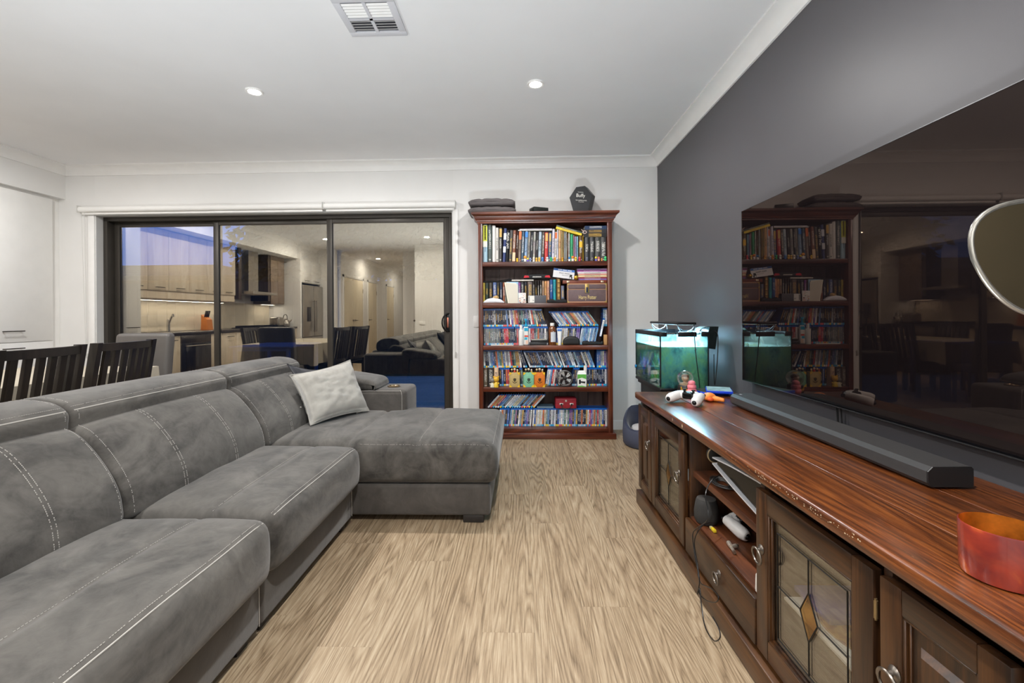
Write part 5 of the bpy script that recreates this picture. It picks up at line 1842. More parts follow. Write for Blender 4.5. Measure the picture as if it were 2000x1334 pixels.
# coffin-shaped box
pts = [(1119.5, 412), (1112.2, 386), (1125.5, 365.5), (1142, 363), (1156, 379.5), (1148.5, 411.5)]
out = [at(x, y, Y=4.11) for x, y in pts]
t = thing('coffin_box', 'black coffin-shaped box with white lettering on top of the bookcase', 'box', (at(1135, 412, Y=4.11).x, 4.14, zt))
cm = M('coffin_black', c(40, 40, 43), .4)
ol = [(p.x, max(p.z, zt)) for p in out]
g = G().prism(ol, 'Y', 4.11, 4.145)
mx_, mz_ = sum(p[0] for p in ol) / 6, sum(p[1] for p in ol) / 6
SKX = Matrix.Shear('XZ', 4, (0, 0)) if False else None
g.v = [Vector((v.x + (v.y - 4.11) * 0.55, v.y, v.z)) for v in g.v]
g.build('lid', cm, t, 20)
g = G().prism(ol, 'Y', 4.148, 4.185)
g.v = [Vector((v.x + (v.y - 4.11) * 0.55, v.y, v.z)) for v in g.v]
g.build('tray', cm, t, 20)
p = at(1134, 382, Y=4.1085)
text('Buffy', 0.044, bw_m, 'lettering', t, (p.x, 4.1088, p.z), depth=0.001, rot=(R(90), R(4), 0), sx=0.92)
p2 = at(1135, 391.5, Y=4.1085)
text('THE VAMPIRE SLAYER', 0.013, bw_m, 'lettering', t, (p2.x, 4.1088, p2.z), depth=0.001, rot=(R(90), R(4), 0), sx=0.8)
p2 = at(1134, 375.5, Y=4.1085)
text('THE COMPLETE', 0.008, bw_m, 'lettering', t, (p2.x, 4.1088, p2.z), depth=0.001, rot=(R(90), R(4), 0), sx=0.9)
p2 = at(1135, 394.5, Y=4.1085)
text('COLLECTION', 0.008, bw_m, 'lettering', t, (p2.x, 4.1088, p2.z), depth=0.001, rot=(R(90), R(4), 0))
# ================================================================ the television cabinet
cab_top = wood('cabinet_top', c(46, 22, 10), c(94, 48, 20), c(146, 84, 38), 1.0, 'Y', rough=0.28, coat=0.5, rings=22, wear=0.25, fine=True)
cab_z = wood('cabinet_upright', c(36, 20, 9), c(63, 37, 16), c(88, 55, 26), 1.0, 'Z', rough=0.38, coat=0.15)
cab_y = wood('cabinet_rail', c(36, 20, 9), c(63, 37, 16), c(88, 55, 26), 1.0, 'Y', rough=0.38, coat=0.15)
cab_in = wood('cabinet_inside', c(54, 26, 13), c(84, 44, 22), c(108, 60, 32), 1.0, 'Y', rough=0.45, coat=0.1)
iron = M('pewter', c(126, 118, 110), .32, metal=.9, var=.1, vscale=80)
CF, CB, CY0_, CY1_ = 0.69, 1.225, 0.655, 2.70     # front plane, back, near end, far end
CT = 0.647
cabt = thing('television_cabinet', 'long dark-stained timber cabinet with leaded glass doors under the television', 'cabinet', ((CF + CB) / 2, (CY0_ + CY1_) / 2, 0))
XS = CF + 0.022          # carcase front, behind the doors
# top: three boards
nbd = 3
for i in range(nbd):
    xa = 0.672 + (CB + 0.012 - 0.672) * i / nbd
    xb = 0.672 + (CB + 0.012 - 0.672) * (i + 1) / nbd
    G().rbox(xa + (0.0004 if i else 0), CY0_ - 0.005, CT - 0.036, xb - 0.0004, CY1_, CT, 0.007 if i == 0 else 0.0012, 3 if i == 0 else 1).build('top_board', cab_top, cabt)
G().rbox(0.675, CY0_ + 0.005, 0, CB, CY1_ - 0.003, 0.078, 0.006).build('plinth', cab_y, cabt)
G().rbox(XS, CY0_ + 0.012, 0.585, CB, CY1_ - 0.012, CT - 0.036, 0.002).build('frieze', cab_y, cabt)
for y in (CY0_ + 0.012, 0.925, 1.386, 1.960, 2.445, CY1_ - 0.034):
    G().rbox(XS, y, 0.078, CB - 0.01, y + 0.022, 0.586, 0.002).build('upright', cab_z, cabt)
G().rbox(XS + 0.01, CY0_ + 0.02, 0.078, CB - 0.012, CY1_ - 0.02, 0.095, 0.002).build('floor_board', cab_in, cabt)
G().rbox(CB - 0.014, CY0_ + 0.02, 0.09, CB - 0.004, CY1_ - 0.02, 0.60, 0.002).build('back_panel', cab_in, cabt)
# open bay: shelf over the drawer case
OY0, OY1 = 1.408, 1.960
G().rbox(XS + 0.012, OY0, 0.410, CB - 0.014, OY1, 0.436, 0.002).build('shelf', cab_in, cabt)
G().rbox(XS, OY0, 0.225, CB - 0.014, OY1, 0.243, 0.002).build('shelf', cab_in, cabt)
G().rbox(XS + 0.02, 0.949, 0.280, CB - 0.02, 1.384, 0.298, 0.002).build('shelf', cab_in, cabt)
G().rbox(XS + 0.02, 1.984, 0.280, CB - 0.02, 2.444, 0.298, 0.002).build('shelf', cab_in, cabt)
# worn paint specks along the front edge of the top
scr = M('bare_timber', c(206, 186, 156), .7)
g = G()
for i in range(90):
    y = rnd.choice([1.0, 1.12, 1.22, 1.30, 1.36, 1.5]) + rnd.uniform(-.05, .05)
    z = CT - rnd.uniform(0.006, 0.018)
    s_ = rnd.uniform(0.0008, 0.0024)
    g.add([(0.6716, y - s_, z), (0.6716, y, z - s_ * .8), (0.6716, y + s_ * 1.4, z), (0.6716, y + s_ * .2, z + s_ * .8)], [(0, 1, 2, 3)])
for y in (1.94, 1.945, 2.06):
    g.add([(0.6716, y - .004, CT - .02), (0.6716, y, CT - 0.026), (0.6716, y + .004, CT - .018), (0.6716, y, CT - .008)], [(0, 1, 2, 3)])
stuff(g.build('worn_specks', scr, cabt))

leadglass = pane_mat('cabinet_glass', 0.07, (0.95, 0.95, 0.93, 1), (0.92, 0.92, 0.90, 1), 0.0)
amberglass = pane_mat('amber_bevel_glass', 0.15, (1, 0.8, 0.5, 1), (0.75, 0.42, 0.14, 1), 0.02)
lead = M('lead_came', c(40, 37, 34), .4, metal=.6)


def ring(parent, y, z, r=0.023, tilt=0.25):
    """round backplate with a hanging ring"""
    g = G().lathe([(0.013, 0.0), (0.0145, 0.002), (0.012, 0.005), (0.006, 0.008), (0.005, 0.014), (0.001, 0.016)], (CF, y, z), 18, 0, 'X')
    g.v = [Vector((2 * CF - v.x, v.y, v.z)) for v in g.v]
    o = g.build('backplate', iron, parent)
    c0 = Vector((CF - 0.013, y, z - r * 0.8))
    g = G().tube([c0 + Vector((-math.sin(tilt) * r * math.sin(q) * 0.5 - 0.002, r * math.cos(q), r * math.sin(q))) for q in [2 * PI * i / 20 for i in range(20)]], 0.0034, 7, True)
    g.build('handle', iron, parent)


def cab_door(y0, y1, kind, handle_y, handle_z):
    z0, z1 = 0.098, 0.580
    fwid = 0.058 if kind == 'glass' else 0.050
    th = 0.021
    o = bpy.data.objects.new('door', None)
    COL.objects.link(o)
    o.parent = cabt
    for q in ((y0, y0 + fwid), (y1 - fwid, y1)):
        G().rbox(CF, q[0], z0, CF + th, q[1], z1, 0.003).build('stile', cab_z, o)
    for q in ((z0, z0 + fwid), (z1 - fwid, z1)):
        G().rbox(CF + .0006, y0 + fwid, q[0], CF + th, y1 - fwid, q[1], 0.003).build('rail', cab_y, o)
    a, b, p, q = y0 + fwid, y1 - fwid, z0 + fwid, z1 - fwid
    mo = G()
    for s_, w_ in ((0.0, 0.006), (0.006, 0.005)):
        x = CF + 0.003 + s_
        mo.rbox(x, a + s_, p + s_, x + 0.008, a + s_ + w_, q - s_, 0.0015, 1)
        mo.rbox(x, b - s_ - w_, p + s_, x + 0.008, b - s_, q - s_, 0.0015, 1)
        mo.rbox(x, a + s_, p + s_, x + 0.008, b - s_, p + s_ + w_, 0.0015, 1)
        mo.rbox(x, a + s_, q - s_ - w_, x + 0.008, b - s_, q - s_, 0.0015, 1)
    mo.build('moulding', cab_z, o)
    if kind == 'glass':
        G().box(CF + 0.0145, a, p, CF + 0.0175, b, q).build('pane', leadglass, o)
        ia, ib, ip, iq = a + 0.030, b - 0.030, p + 0.030, q - 0.040
        ym, zm = (ia + ib) / 2, (ip + iq) / 2
        x = CF + 0.0135
        dw, dh = 0.034, 0.062
        P = {'l': (x, ym + dw, zm - 0.0), 'r': (x, ym - dw, zm + 0.0), 't': (x, ym, zm + dh), 'b': (x, ym, zm - dh)}
        L = G()
        segs = [((x, ia, ip), (x, ia, iq)), ((x, ib, ip), (x, ib, iq)), ((x, ia, ip), (x, ib, ip)), ((x, ia, iq), (x, ib, iq)),
                (P['t'], (x, ym, iq)), (P['b'], (x, ym, ip)), (P['l'], (x, ib, zm + 0.0)), (P['r'], (x, ia, zm)),
                (P['t'], P['l']), (P['l'], P['b']), (P['b'], P['r']), (P['r'], P['t'])]
        for s_, e_ in segs:
            L.cyl(s_, e_, 0.0019, n=6)
        L.build('lead_came', lead, o)
        ap = (CF + 0.006, ym, zm)
        cn = [P['t'], P['l'], P['b'], P['r']]
        G().add([Vector(v) for v in cn] + [Vector((v[0], ym + (v[1] - ym) * .5, zm + (v[2] - zm) * .5)) - Vector((0.005, 0, 0)) for v in cn],
                [(0, 1, 5, 4), (1, 2, 6, 5), (2, 3, 7, 6), (3, 0, 4, 7), (4, 5, 6, 7)]).build('bevelled_diamond', amberglass, o)
    else:
        pn = G()
        pn.box(CF + 0.013, a, p, CF + 0.019, b, q)
        w_ = 0.028
        ra, rb, rp, rq = a + w_, b - w_, p + w_ + .01, q - w_ - .01
        k_ = 0.011
        pn.add([(CF + 0.013, ra, rp), (CF + 0.013, rb, rp), (CF + 0.013, rb, rq), (CF + 0.013, ra, rq), (CF + 0.003, ra + k_, rp + k_), (CF + 0.003, rb - k_, rp + k_), (CF + 0.003, rb - k_, rq - k_), (CF + 0.003, ra + k_, rq - k_)],
               [(0, 1, 5, 4), (1, 2, 6, 5), (2, 3, 7, 6), (3, 0, 4, 7), (4, 5, 6, 7)])
        pn.build('raised_panel', cab_z, o)
    ring(o, handle_y, handle_z)
    for hz in (z0 + 0.07, z1 - 0.08):
        hy = y0 - 0.001 if handle_y > (y0 + y1) / 2 else y1 + 0.001
        G().cyl((CF + 0.006, hy, hz - 0.018), (CF + 0.006, hy, hz + 0.018), 0.0042, n=10).cyl((CF + 0.006, hy, hz - 0.022), (CF + 0.006, hy, hz + 0.022), 0.0026, n=8).build('hinge', M('hinge_brass', c(150, 128, 92), .35, metal=.8), o)
    return o


cab_door(2.452, 2.692, 'panel', 2.476, 0.412)
cab_door(1.985, 2.440, 'glass', 2.030, 0.402)
cab_door(0.948, 1.394, 'glass', 1.362, 0.408)
cab_door(0.690, 0.930, 'panel', 0.893, 0.412)
dr = G().rbox(CF - 0.002, 1.402, 0.096, CF + 0.019, 1.962, 0.238, 0.005, 2).build('drawer', cab_y, cabt)
ring(dr, 1.640, 0.178, 0.020)

cabt.rotation_euler = (0, 0, 0.0127)
cabt.location.x += 0.011
# things seen through the glass door
t = thing('magazine', 'magazine with a colourful oval picture lying in the glass-doored cabinet bay', 'magazine', (0.86, 1.15, 0.3))
zz = 0.300
G().rbox(0.735, 1.02, 0.2985, 0.93, 1.30, 0.306, 0.001).build('pages', bw_m, t)
g = G().lathe([(0.062, 0), (0.062, 0.0006)], (0, 0, 0), 24)
g.v = [Vector((0.83 + v.x * 1.1, 1.16 + v.y * 1.7, 0.306 + v.z)) for v in g.v]
ov = N('oval_print')
ov.l(ov.ramp(ov.noise(ov.n('TexCoord').outputs['Object'], 22, 3), (0.35, c(150, 60, 36)), (0.5, c(200, 150, 50)), (0.6, c(150, 70, 40)), (0.72, c(90, 90, 50))), ov.b.inputs['Base Color'])
g.build('oval_picture', ov.m, t)
tag(G().rbox(0.78, 1.18, 0.3070, 0.95, 1.33, 0.322, 0.002).build('blue_case', M('case_violet_blue', c(60, 70, 170), .3)), 'blue plastic case lying on the magazine behind the cabinet glass', 'case')
tag(G().rbox(0.76, 1.00, 0.0955, 0.93, 1.22, 0.099, 0.001).build('sheet', bw_m), 'white sheet of paper lying on the cabinet floor behind the glass', 'paper')
tag(G().rbox(0.80, 2.10, 0.300, 0.95, 2.28, 0.335, 0.004).build('storage_box', M('pale_box', c(190, 196, 200), .5)), 'pale box on the shelf behind the far glass door', 'box')

# ---------------------------------------------------------------- open bay contents
zs = 0.4365
# games console: two white plates with a black core lying flat, sloping
t = thing('game_console', 'white and black games console lying on the open cabinet shelf', 'console', (0.95, 1.62, zs))
wp = M('console_white', c(222, 224, 228), .35)
bp = M('gloss_black', c(12, 12, 14), .12)


def fin(y0, z0, y1, z1, x0, d):
    vs = []
    n = 10
    for i in range(n + 1):
        u = i / n
        y, z = y0 + (y1 - y0) * u, z0 + (z1 - z0) * u + d * math.sin(PI * u)
        for x, dz in ((x0, 0.0), (x0 + 0.25, 0.0)):
            vs += [(x, y, z + dz), (x, y, z + dz + 0.005)]
    fs = []
    for i in range(n):
        b = i * 4
        fs += [(b, b + 4, b + 6, b + 2), (b + 1, b + 3, b + 7, b + 5), (b, b + 1, b + 5, b + 4), (b + 2, b + 6, b + 7, b + 3)]
    fs += [(0, 2, 3, 1), (n * 4, n * 4 + 1, n * 4 + 3, n * 4 + 2)]
    return G().add(vs, fs)


fin(1.815, 0.533, 1.412, 0.566, 0.752, 0.004).build('side_plate', wp, t)
fin(1.815, 0.510, 1.412, 0.448, 0.752, -0.004).build('side_plate', wp, t)
G().prism([(1.79, 0.516), (1.79, 0.531), (1.416, 0.564), (1.416, 0.455)], 'X', 0.761, 0.99).build('core', bp, t)
G().lathe([(0.026, -0.010), (0.031, -0.007), (0.031, 0.010), (0.026, 0.012)], (0.776, 1.848, 0.538), 24, 0, 'Y').build('round_stand', M('puck_dark', c(40, 38, 36), .5), t)
G().tube([(0.776 + .031 * math.cos(q), 1.838, 0.538 + .031 * math.sin(q)) for q in [2 * PI * i / 28 for i in range(28)]], 0.0028, 6, True).build('stand_rim', M('puck_rim', c(170, 150, 116), .4), t)
G().cyl((0.84, 1.60, zs), (0.84, 1.60, 0.490), 0.05, 0.045, 24).build('stand', bp, t)
# coil of black cable with clear connectors on the shelf
g = G()
for i in range(9):
    r_ = 0.030 + 0.0042 * i
    g.tube([(0.785 + r_ * 0.62 * math.cos(q) + 0.002 * noise.noise(Vector((q, i, 0))), 1.80 + r_ * 1.12 * math.sin(q), zs + 0.003 + 0.0016 * (i % 3) + 0.001 * math.sin(q * 3 + i)) for q in [2 * PI * j / 26 for j in range(26)]], 0.0019, 5, True)
tag(g.build('coiled_cable', M('cable_grey', c(70, 68, 66), .4, var=.3, vscale=200)), 'flat coil of dark cable lying on the open cabinet shelf', 'cable')
# smart speaker on the lower shelf
p = at(1362, 1010, Z=0.2435)
sx_, sy_ = 0.760, 1.895
t = thing('smart_speaker', 'dark cloth-covered round smart speaker on the lower open shelf', 'speaker', (sx_, sy_, 0.2435))
G().lathe([(0.028, 0), (0.040, 0.004), (0.047, 0.020), (0.048, 0.045), (0.043, 0.078), (0.039, 0.094), (0.036, 0.0975)], (sx_, sy_, 0.2435), 30).build('body', M('speaker_cloth', c(46, 45, 44), .75, var=.1, vscale=400, bump=.3, bscale=900), t)
G().lathe([(0.036, 0.0975), (0.0365, 0.099), (0.001, 0.0995)], (sx_, sy_, 0.2435), 30).build('top_cap', M('speaker_top', c(78, 76, 74), .35), t)


def controller(name, lab, loc, rz, roll=0.0, pitch=0.0):
    """white two-grip game controller, about 160 mm wide, grips towards -Y"""
    t = thing(name, lab, 'controller', (0, 0, 0))
    g = G()
    g.puff(-0.066, 0.066, -0.020, 0.044, 0.016, 0.054, 0.018, (10, 5, 3), lambda p, u, v, w: Vector((p.x * (1 - 0.06 * (v < 0) * -v), p.y - 0.012 * abs(u) ** 2, p.z - 0.006 * abs(u) ** 2)))
    shell = M('controller_white', c(226, 224, 222), .38)
    g.build('body', shell, t, 60)
    for s_ in (-1, 1):
        P = [(s_ * 0.046, 0.026, 0.034), (s_ * 0.053, 0.006, 0.034), (s_ * 0.060, -0.018, 0.031), (s_ * 0.067, -0.046, 0.025), (s_ * 0.071, -0.068, 0.021), (s_ * 0.072, -0.080, 0.0190)]
        G().tube(crom(P, 5, False), [0.018 + 0.0065 * math.sin(PI * (0.05 + 0.62 * i / 25)) - 0.012 * max(0, i / 25 - .72) ** 1.0 * 2 for i in range(26)], 16).build('grip', shell, t, 60)
        G().ball((s_ * 0.0717, -0.078, 0.0192), 0.0118, 12, 0, (1, 1.0, 1.0)).build('grip_tip', bp, t)
        G().cyl((s_ * 0.024, -0.008, 0.046), (s_ * 0.025, -0.010, 0.064), 0.006, n=12).lathe([(0.009, 0.0), (0.0098, 0.003), (0.008, 0.0055)], (s_ * 0.025, -0.010, 0.062), 14).build('thumbstick', bp, t)
        G().rbox(s_ * 0.045 - 0.014, 0.030, 0.030, s_ * 0.045 + 0.014, 0.050, 0.046, 0.006, 3).build('trigger', bp, t)
    G().puff(-0.030, 0.030, -0.030, 0.012, 0.020, 0.0545, 0.010, (6, 4, 2)).build('black_bridge', bp, t, 60)
    G().rbox(-0.026, 0.008, 0.047, 0.026, 0.034, 0.0540, 0.003).build('touch_pad', M('pad_white', c(232, 230, 228), .4), t)
    g = G()
    for s_ in (-1, 1):
        for q in range(4):
            a_ = q * PI / 2
            g.lathe([(0.0042, 0), (0.0036, 0.003)], (s_ * 0.045 + 0.010 * math.cos(a_), 0.014 + 0.010 * math.sin(a_), 0.0510), 10)
    g.build('buttons', M('button_grey', c(190, 190, 192), .3), t)
    t.location = loc
    t.rotation_euler = (pitch, roll, rz)
    return t


p = at(1362, 797, Z=0.66)
controller('game_controller', 'white game controller lying on the cabinet top before the snow globe', (0.862, 2.345, CT + 0.003), R(-52))
controller('game_controller', 'white game controller lying on the lower open shelf', (0.868, 1.832, 0.2475), R(29))
# cable and plug ends
blk = M('cable_black_gloss', c(26, 26, 27), .3)
pts = [at(1408, 927, X=0.76), at(1390, 938, X=0.72), at(1378, 965, X=0.69), at(1383, 1000, X=0.676), at(1380, 1018, X=0.672), at(1362, 1031, X=0.672), at(1353, 1044, X=0.674), at(1356, 1078, X=0.676), at(1362, 1110, X=0.672), at(1368, 1138, X=0.664), at(1390, 1150, X=0.658), at(1403, 1165, X=0.655), at(1398, 1176, X=0.655), at(1380, 1173, X=0.655), at(1366, 1160, X=0.655), at(1367, 1150, X=0.652),
       at(1371, 1190, X=0.648), at(1378, 1226, X=0.640), at(1394, 1251, X=0.636), at(1406, 1246, X=0.640), at(1404, 1228, X=0.645), at(1392, 1205, X=0.652)]
for p in pts:
    p.z = max(p.z, 0.004)
g = G().tube(crom(pts, 6, False), 0.0021, 6)
pts2 = [at(1396, 1021, X=0.75), at(1378, 1023, X=0.70), at(1364, 1036, X=0.668), at(1356, 1060, X=0.664), at(1362, 1100, X=0.664), at(1366, 1135, X=0.658), at(1362, 1160, X=0.654)]
g.tube(crom(pts2, 6, False), 0.0021, 6)
tag(g.build('charging_cable', blk), 'thin black charging cable hanging down the drawer front', 'cable')
p = at(1392, 1033, Z=0.25)
t = thing('cable_plug', 'yellow network plug lying on the lower open shelf', 'plug', (p.x, p.y, 0.2435))
G().rbox(p.x - 0.006, p.y - 0.022, 0.2440, p.x + 0.006, p.y + 0.006, 0.2550, 0.002).build('boot', M('plug_yellow', c(214, 186, 40), .4), t)
G().rbox(p.x - 0.005, p.y + 0.006, 0.2440, p.x + 0.005, p.y + 0.020, 0.2530, 0.001, 1).build('clear_tip', M('plug_clear', c(206, 190, 140), .2), t)
p = at(1428, 1070, Z=0.25)
t = thing('aerial_splitter', 'small metal aerial splitter lying on the lower open shelf', 'connector', (p.x, p.y, 0.2435))
st_ = M('nickel', c(206, 194, 180), .3, metal=.8)
g = G().cyl((p.x - .004, p.y - 0.030, 0.2525), (p.x, p.y + 0.002, 0.2525), 0.0055, n=12).cyl((p.x, p.y, 0.2525), (p.x + 0.004, p.y + 0.030, 0.2545), 0.008, n=12)
g.cyl((p.x, p.y, 0.2525), (p.x + 0.022, p.y + 0.010, 0.2525), 0.0075, n=12)
g.build('body', st_, t)
G().cyl((p.x - .004, p.y - 0.030, 0.2525), (p.x - .005, p.y - 0.038, 0.2525), 0.0062, n=12).cyl((p.x + 0.022, p.y + 0.010, 0.2525), (p.x + 0.030, p.y + 0.013, 0.2525), 0.0055, n=12).build('collar', M('nickel_dark', c(150, 138, 124), .3, metal=.8), t)
t = thing('white_tag', 'white folded paper tag standing at the bay edge by the ring handle', 'paper', (0.715, 1.425, 0.2435))
G().prism([(1.400 + 0.010, 0.2437), (1.400 + 0.030, 0.2437), (1.400 + 0.026, 0.300), (1.400 + 0.014, 0.306)], 'X', 0.722, 0.7235).build('front_leaf', bw_m, t)
G().prism([(1.400 + 0.028, 0.2437), (1.400 + 0.040, 0.2437), (1.400 + 0.036, 0.292), (1.400 + 0.028, 0.300)], 'X', 0.726, 0.7275).build('back_leaf', bw_m, t)

# ---------------------------------------------------------------- on the cabinet top
# sound bar
t = thing('sound_bar', 'long charcoal mesh sound bar lying in front of the television', 'sound bar', (1.10, 1.74, CT))
mesh_m = M('speaker_mesh', c(58, 57, 57), .5, var=.25, vscale=900, bump=.35, bscale=1500, metal=.2)
g = G()
pf = [(1.050, CT + 0.006), (1.042, CT + 0.016), (1.042, CT + 0.045), (1.054, CT + 0.057), (1.150, CT + 0.0585), (1.156, CT + 0.053), (1.156, CT + 0.006)]
g.prism(pf, 'Y', 1.202, 2.290)
g.build('body', mesh_m, t, 20)
G().prism([(x + (0.0008 if x < 1.1 else 0), z) for x, z in pf], 'Y', 1.198, 1.202).build('end_cap', M('bar_end', c(30, 30, 31), .35), t)
G().prism(pf, 'Y', 2.290, 2.294).build('end_cap', M('bar_end', c(30, 30, 31), .35), t)
G().rbox(1.058, 1.23, CT, 1.145, 1.30, CT + 0.0065, 0.002).rbox(1.058, 2.19, CT, 1.145, 2.26, CT + 0.0065, 0.002).build('rubber_feet', seal, t)
G().rbox(1.075, 2.255, CT + 0.0578, 1.083, 2.275, CT + 0.0592, 0.0004, 1).build('badge', M('badge_grey', c(150, 150, 154), .4), t)
# candle glass
p = at(1999, 1093, Z=CT + 0.045)
cxg, cyg = 0.822, 0.800
t = thing('candle_glass', 'red-orange mercury glass tea-light holder on the near end of the cabinet', 'candle holder', (cxg, cyg, CT))
red = N('candle_red_glass')
tcn = red.n('TexCoord').outputs['Object']
red.l(red.ramp(red.noise(red.mapping(tcn, (1, 1, 1)), 13, 4, .55, .6), (0.35, c(112, 38, 34)), (0.56, c(150, 54, 36)), (0.72, c(206, 104, 40))), red.b.inputs['Base Color'])
red.b.inputs['Roughness'].default_value = 0.25
red.b.inputs['Coat Weight'].default_value = 0.6
gold_in = M('candle_gold_inside', c(196, 116, 38), .28, metal=.6, var=.55, vscale=22)
G().lathe([(0.050, 0.0), (0.055, 0.003), (0.0565, 0.012), (0.058, 0.086), (0.0575, 0.0885), (0.056, 0.0885)], (cxg, cyg, CT), 40).build('outer_glass', red.m, t)
vs, fs = [], []
n = 40
for r_, z in ((0.056, 0.0885), (0.0545, 0.06), (0.052, 0.010), (0.0, 0.009)):
    vs += [(cxg + r_ * math.cos(2 * PI * i / n), cyg + r_ * math.sin(2 * PI * i / n), CT + z + 0.0004) for i in range(n)]
for j in range(3):
    fs += [(j * n + i, (j + 1) * n + i, (j + 1) * n + (i + 1) % n, j * n + (i + 1) % n) for i in range(n)]
G().add(vs, fs).build('gold_lining', gold_in, t)
bpy.data.objects.remove(bpy.data.objects['outer_glass'])
vs, fs = [], []
for r_, z in ((0.0, 0.0), (0.050, 0.0), (0.055, 0.003), (0.0565, 0.012), (0.058, 0.086), (0.0575, 0.0885), (0.056, 0.0890)):
    vs += [(cxg + r_ * math.cos(2 * PI * i / n), cyg + r_ * math.sin(2 * PI * i / n), CT + z) for i in range(n)]
for j in range(6):
    fs += [(j * n + i, j * n + (i + 1) % n, (j + 1) * n + (i + 1) % n, (j + 1) * n + i) for i in range(n)]
G().add(vs, fs).build('outer_glass', red.m, t)
# snow globe
p = at(1337, 766, Z=CT)
gx, gy = p.x + 0.004, p.y
t = thing('snow_globe', 'snow globe on a black lettered base beside the pink toy', 'snow globe', (gx, gy, CT))
G().lathe([(0.043, 0), (0.044, 0.003), (0.041, 0.040), (0.038, 0.044), (0.001, 0.044)], (gx, gy, CT), 30).build('base', M('globe_base', c(26, 24, 24), .35), t)
gl = pane_mat('globe_glass', 0.10, (1, 1, 1, 1), (0.93, 0.95, 0.95, 1))
G().ball((gx, gy, CT + 0.082), 0.0465, 32).build('glass_ball', gl, t)
g = G().lathe([(0.032, 0.044), (0.030, 0.052), (0.012, 0.056), (0.011, 0.062)], (gx, gy, CT), 14)
g.ball((gx, gy - 0.002, CT + 0.082), 0.021, 14, 0, (1, .9, 1.05))
g.build('figure', M('globe_figure', c(176, 150, 120), .5, var=.3, vscale=80), t)
G().ball((gx + 0.001, gy + 0.001, CT + 0.090), 0.0225, 14, 0, (1, .95, .8)).build('figure_hair', M('globe_hair', c(108, 84, 60), .6), t)
g = G()
for dx, z0, z1 in ((-.034, .014, .036), (-.029, .014, .026), (-.024, .012, .027), (-.018, .010, .025), (-.011, .011, .026), (-.004, .010, .024)):
    g.box(gx + dx, gy - math.sqrt(.0445 ** 2 - dx * dx) , CT + z0, gx + dx + .0042, gy - math.sqrt(.0405 ** 2 - dx * dx) + .004, CT + z1)
g.build('lettering', M('globe_yellow', c(226, 170, 30), .4), t)
# pink ribbed chew toy
p = at(1348, 768, Z=CT)
px_, py_ = p.x + 0.006, p.y - 0.008
t = tag(G().lathe([(0.020, 0), (0.0265, 0.006), (0.028, 0.014), (0.026, 0.022), (0.0215, 0.0265), (0.0245, 0.032), (0.0255, 0.039), (0.0235, 0.046), (0.0185, 0.0505), (0.0205, 0.056), (0.020, 0.064), (0.015, 0.071), (0.006, 0.074), (0.001, 0.0745)], (px_, py_, CT), 28).build('chew_toy', M('toy_pink', c(232, 130, 140), .5)), 'pink ribbed rubber dog chew toy beside the snow globe', 'toy')


def game_case(lab, cxx, cyy, z, rz, col):
    t = thing('game_case', lab, 'game case', (cxx, cyy, z), 'blue game cases behind the controller')
    mt = Matrix.Translation((cxx, cyy, z)) @ Matrix.Rotation(rz, 4, 'Z')
    cm_ = M('case_cobalt', c(20, 64, 206), .22)
    G().rbox(-0.0675, -0.085, 0, 0.0675, 0.085, 0.0145, 0.003).xf(mt).build('shell', cm_, t)
    G().rbox(-0.063, -0.081, 0.0142, 0.063, 0.081, 0.0150, 0.0004, 1).xf(mt).build('cover_print', M('cover_' + col, {'pale': c(150, 176, 176), 'dark': c(70, 60, 58)}[col], .25, var=.35, vscale=20), t)
    return t


game_case('cobalt blue game case with dark cover lying flat, lower of two', 1.080, 2.645, CT + 0.0, R(14), 'dark')
game_case('cobalt blue game case with pale cover lying askew on the lower one', 1.120, 2.610, CT + 0.0155, R(-20), 'pale')
# orange plush toy: body, beak and feet
t = thing('plush_toy', 'orange rubber dog toy lying beside the blue game cases', 'toy', (0.995, 2.40, CT))
om = M('toy_orange', c(240, 140, 62), .55, var=.12, vscale=40)
G().puff(0.955, 1.020, 2.385, 2.440, CT, CT + 0.042, 0.019, (5, 5, 3), lambda p, u, v, w: Vector((p.x, p.y, CT + (p.z - CT) * (1 - 0.3 * abs(u) ** 2)))).build('body', om, t)
G().tube(crom([(1.000, 2.395, CT + 0.014), (1.018, 2.375, CT + 0.014), (1.034, 2.360, CT + 0.012), (1.040, 2.355, CT + 0.012)], 4, False), [0.016, 0.0155, 0.015, 0.014, 0.013, 0.012, 0.0115, 0.011, 0.0105, 0.010, 0.009, 0.007, 0.003], 10).build('foot', om, t)
G().ball((0.980, 2.378, CT + 0.012), 0.013, 10, 0, (1.3, .8, .8)).build('beak', M('toy_red_orange', c(226, 92, 40), .5), t)

# ---------------------------------------------------------------- television
t = thing('television', 'very large wall-hung television with a dark glossy screen', 'television', (1.285, 1.765, 0.715))
tx, ty0, ty1, tz0, tz1 = 1.270, 0.925, 2.645, 0.722, 1.687
scm = N('television_screen')
dg = scm.n('BsdfGlossy')
dg.inputs['Color'].default_value = (1.0, 0.78, 0.66, 1)
dg.inputs['Roughness'].default_value = 0.012
df = scm.n('BsdfDiffuse')
df.inputs['Color'].default_value = c(18, 14, 15)
mx = scm.n('MixShader')
lw = scm.n('LayerWeight')
lw.inputs[0].default_value = 0.35
scm.l(scm.math('ADD', scm.math('MULTIPLY', lw.outputs['Fresnel'], 0.45), 0.035, True), mx.inputs[0])
scm.l(df.outputs[0], mx.inputs[1])
scm.l(dg.outputs[0], mx.inputs[2])
scm.l(mx.outputs[0], scm.out.inputs[0])
G().box(tx, ty0 + 0.003, tz0 + 0.010, tx + 0.002, ty1 - 0.003, tz1 - 0.003).build('screen', scm.m, t)
steel = M('bezel_steel', c(120, 120, 122), .25, metal=.9)
g = G()
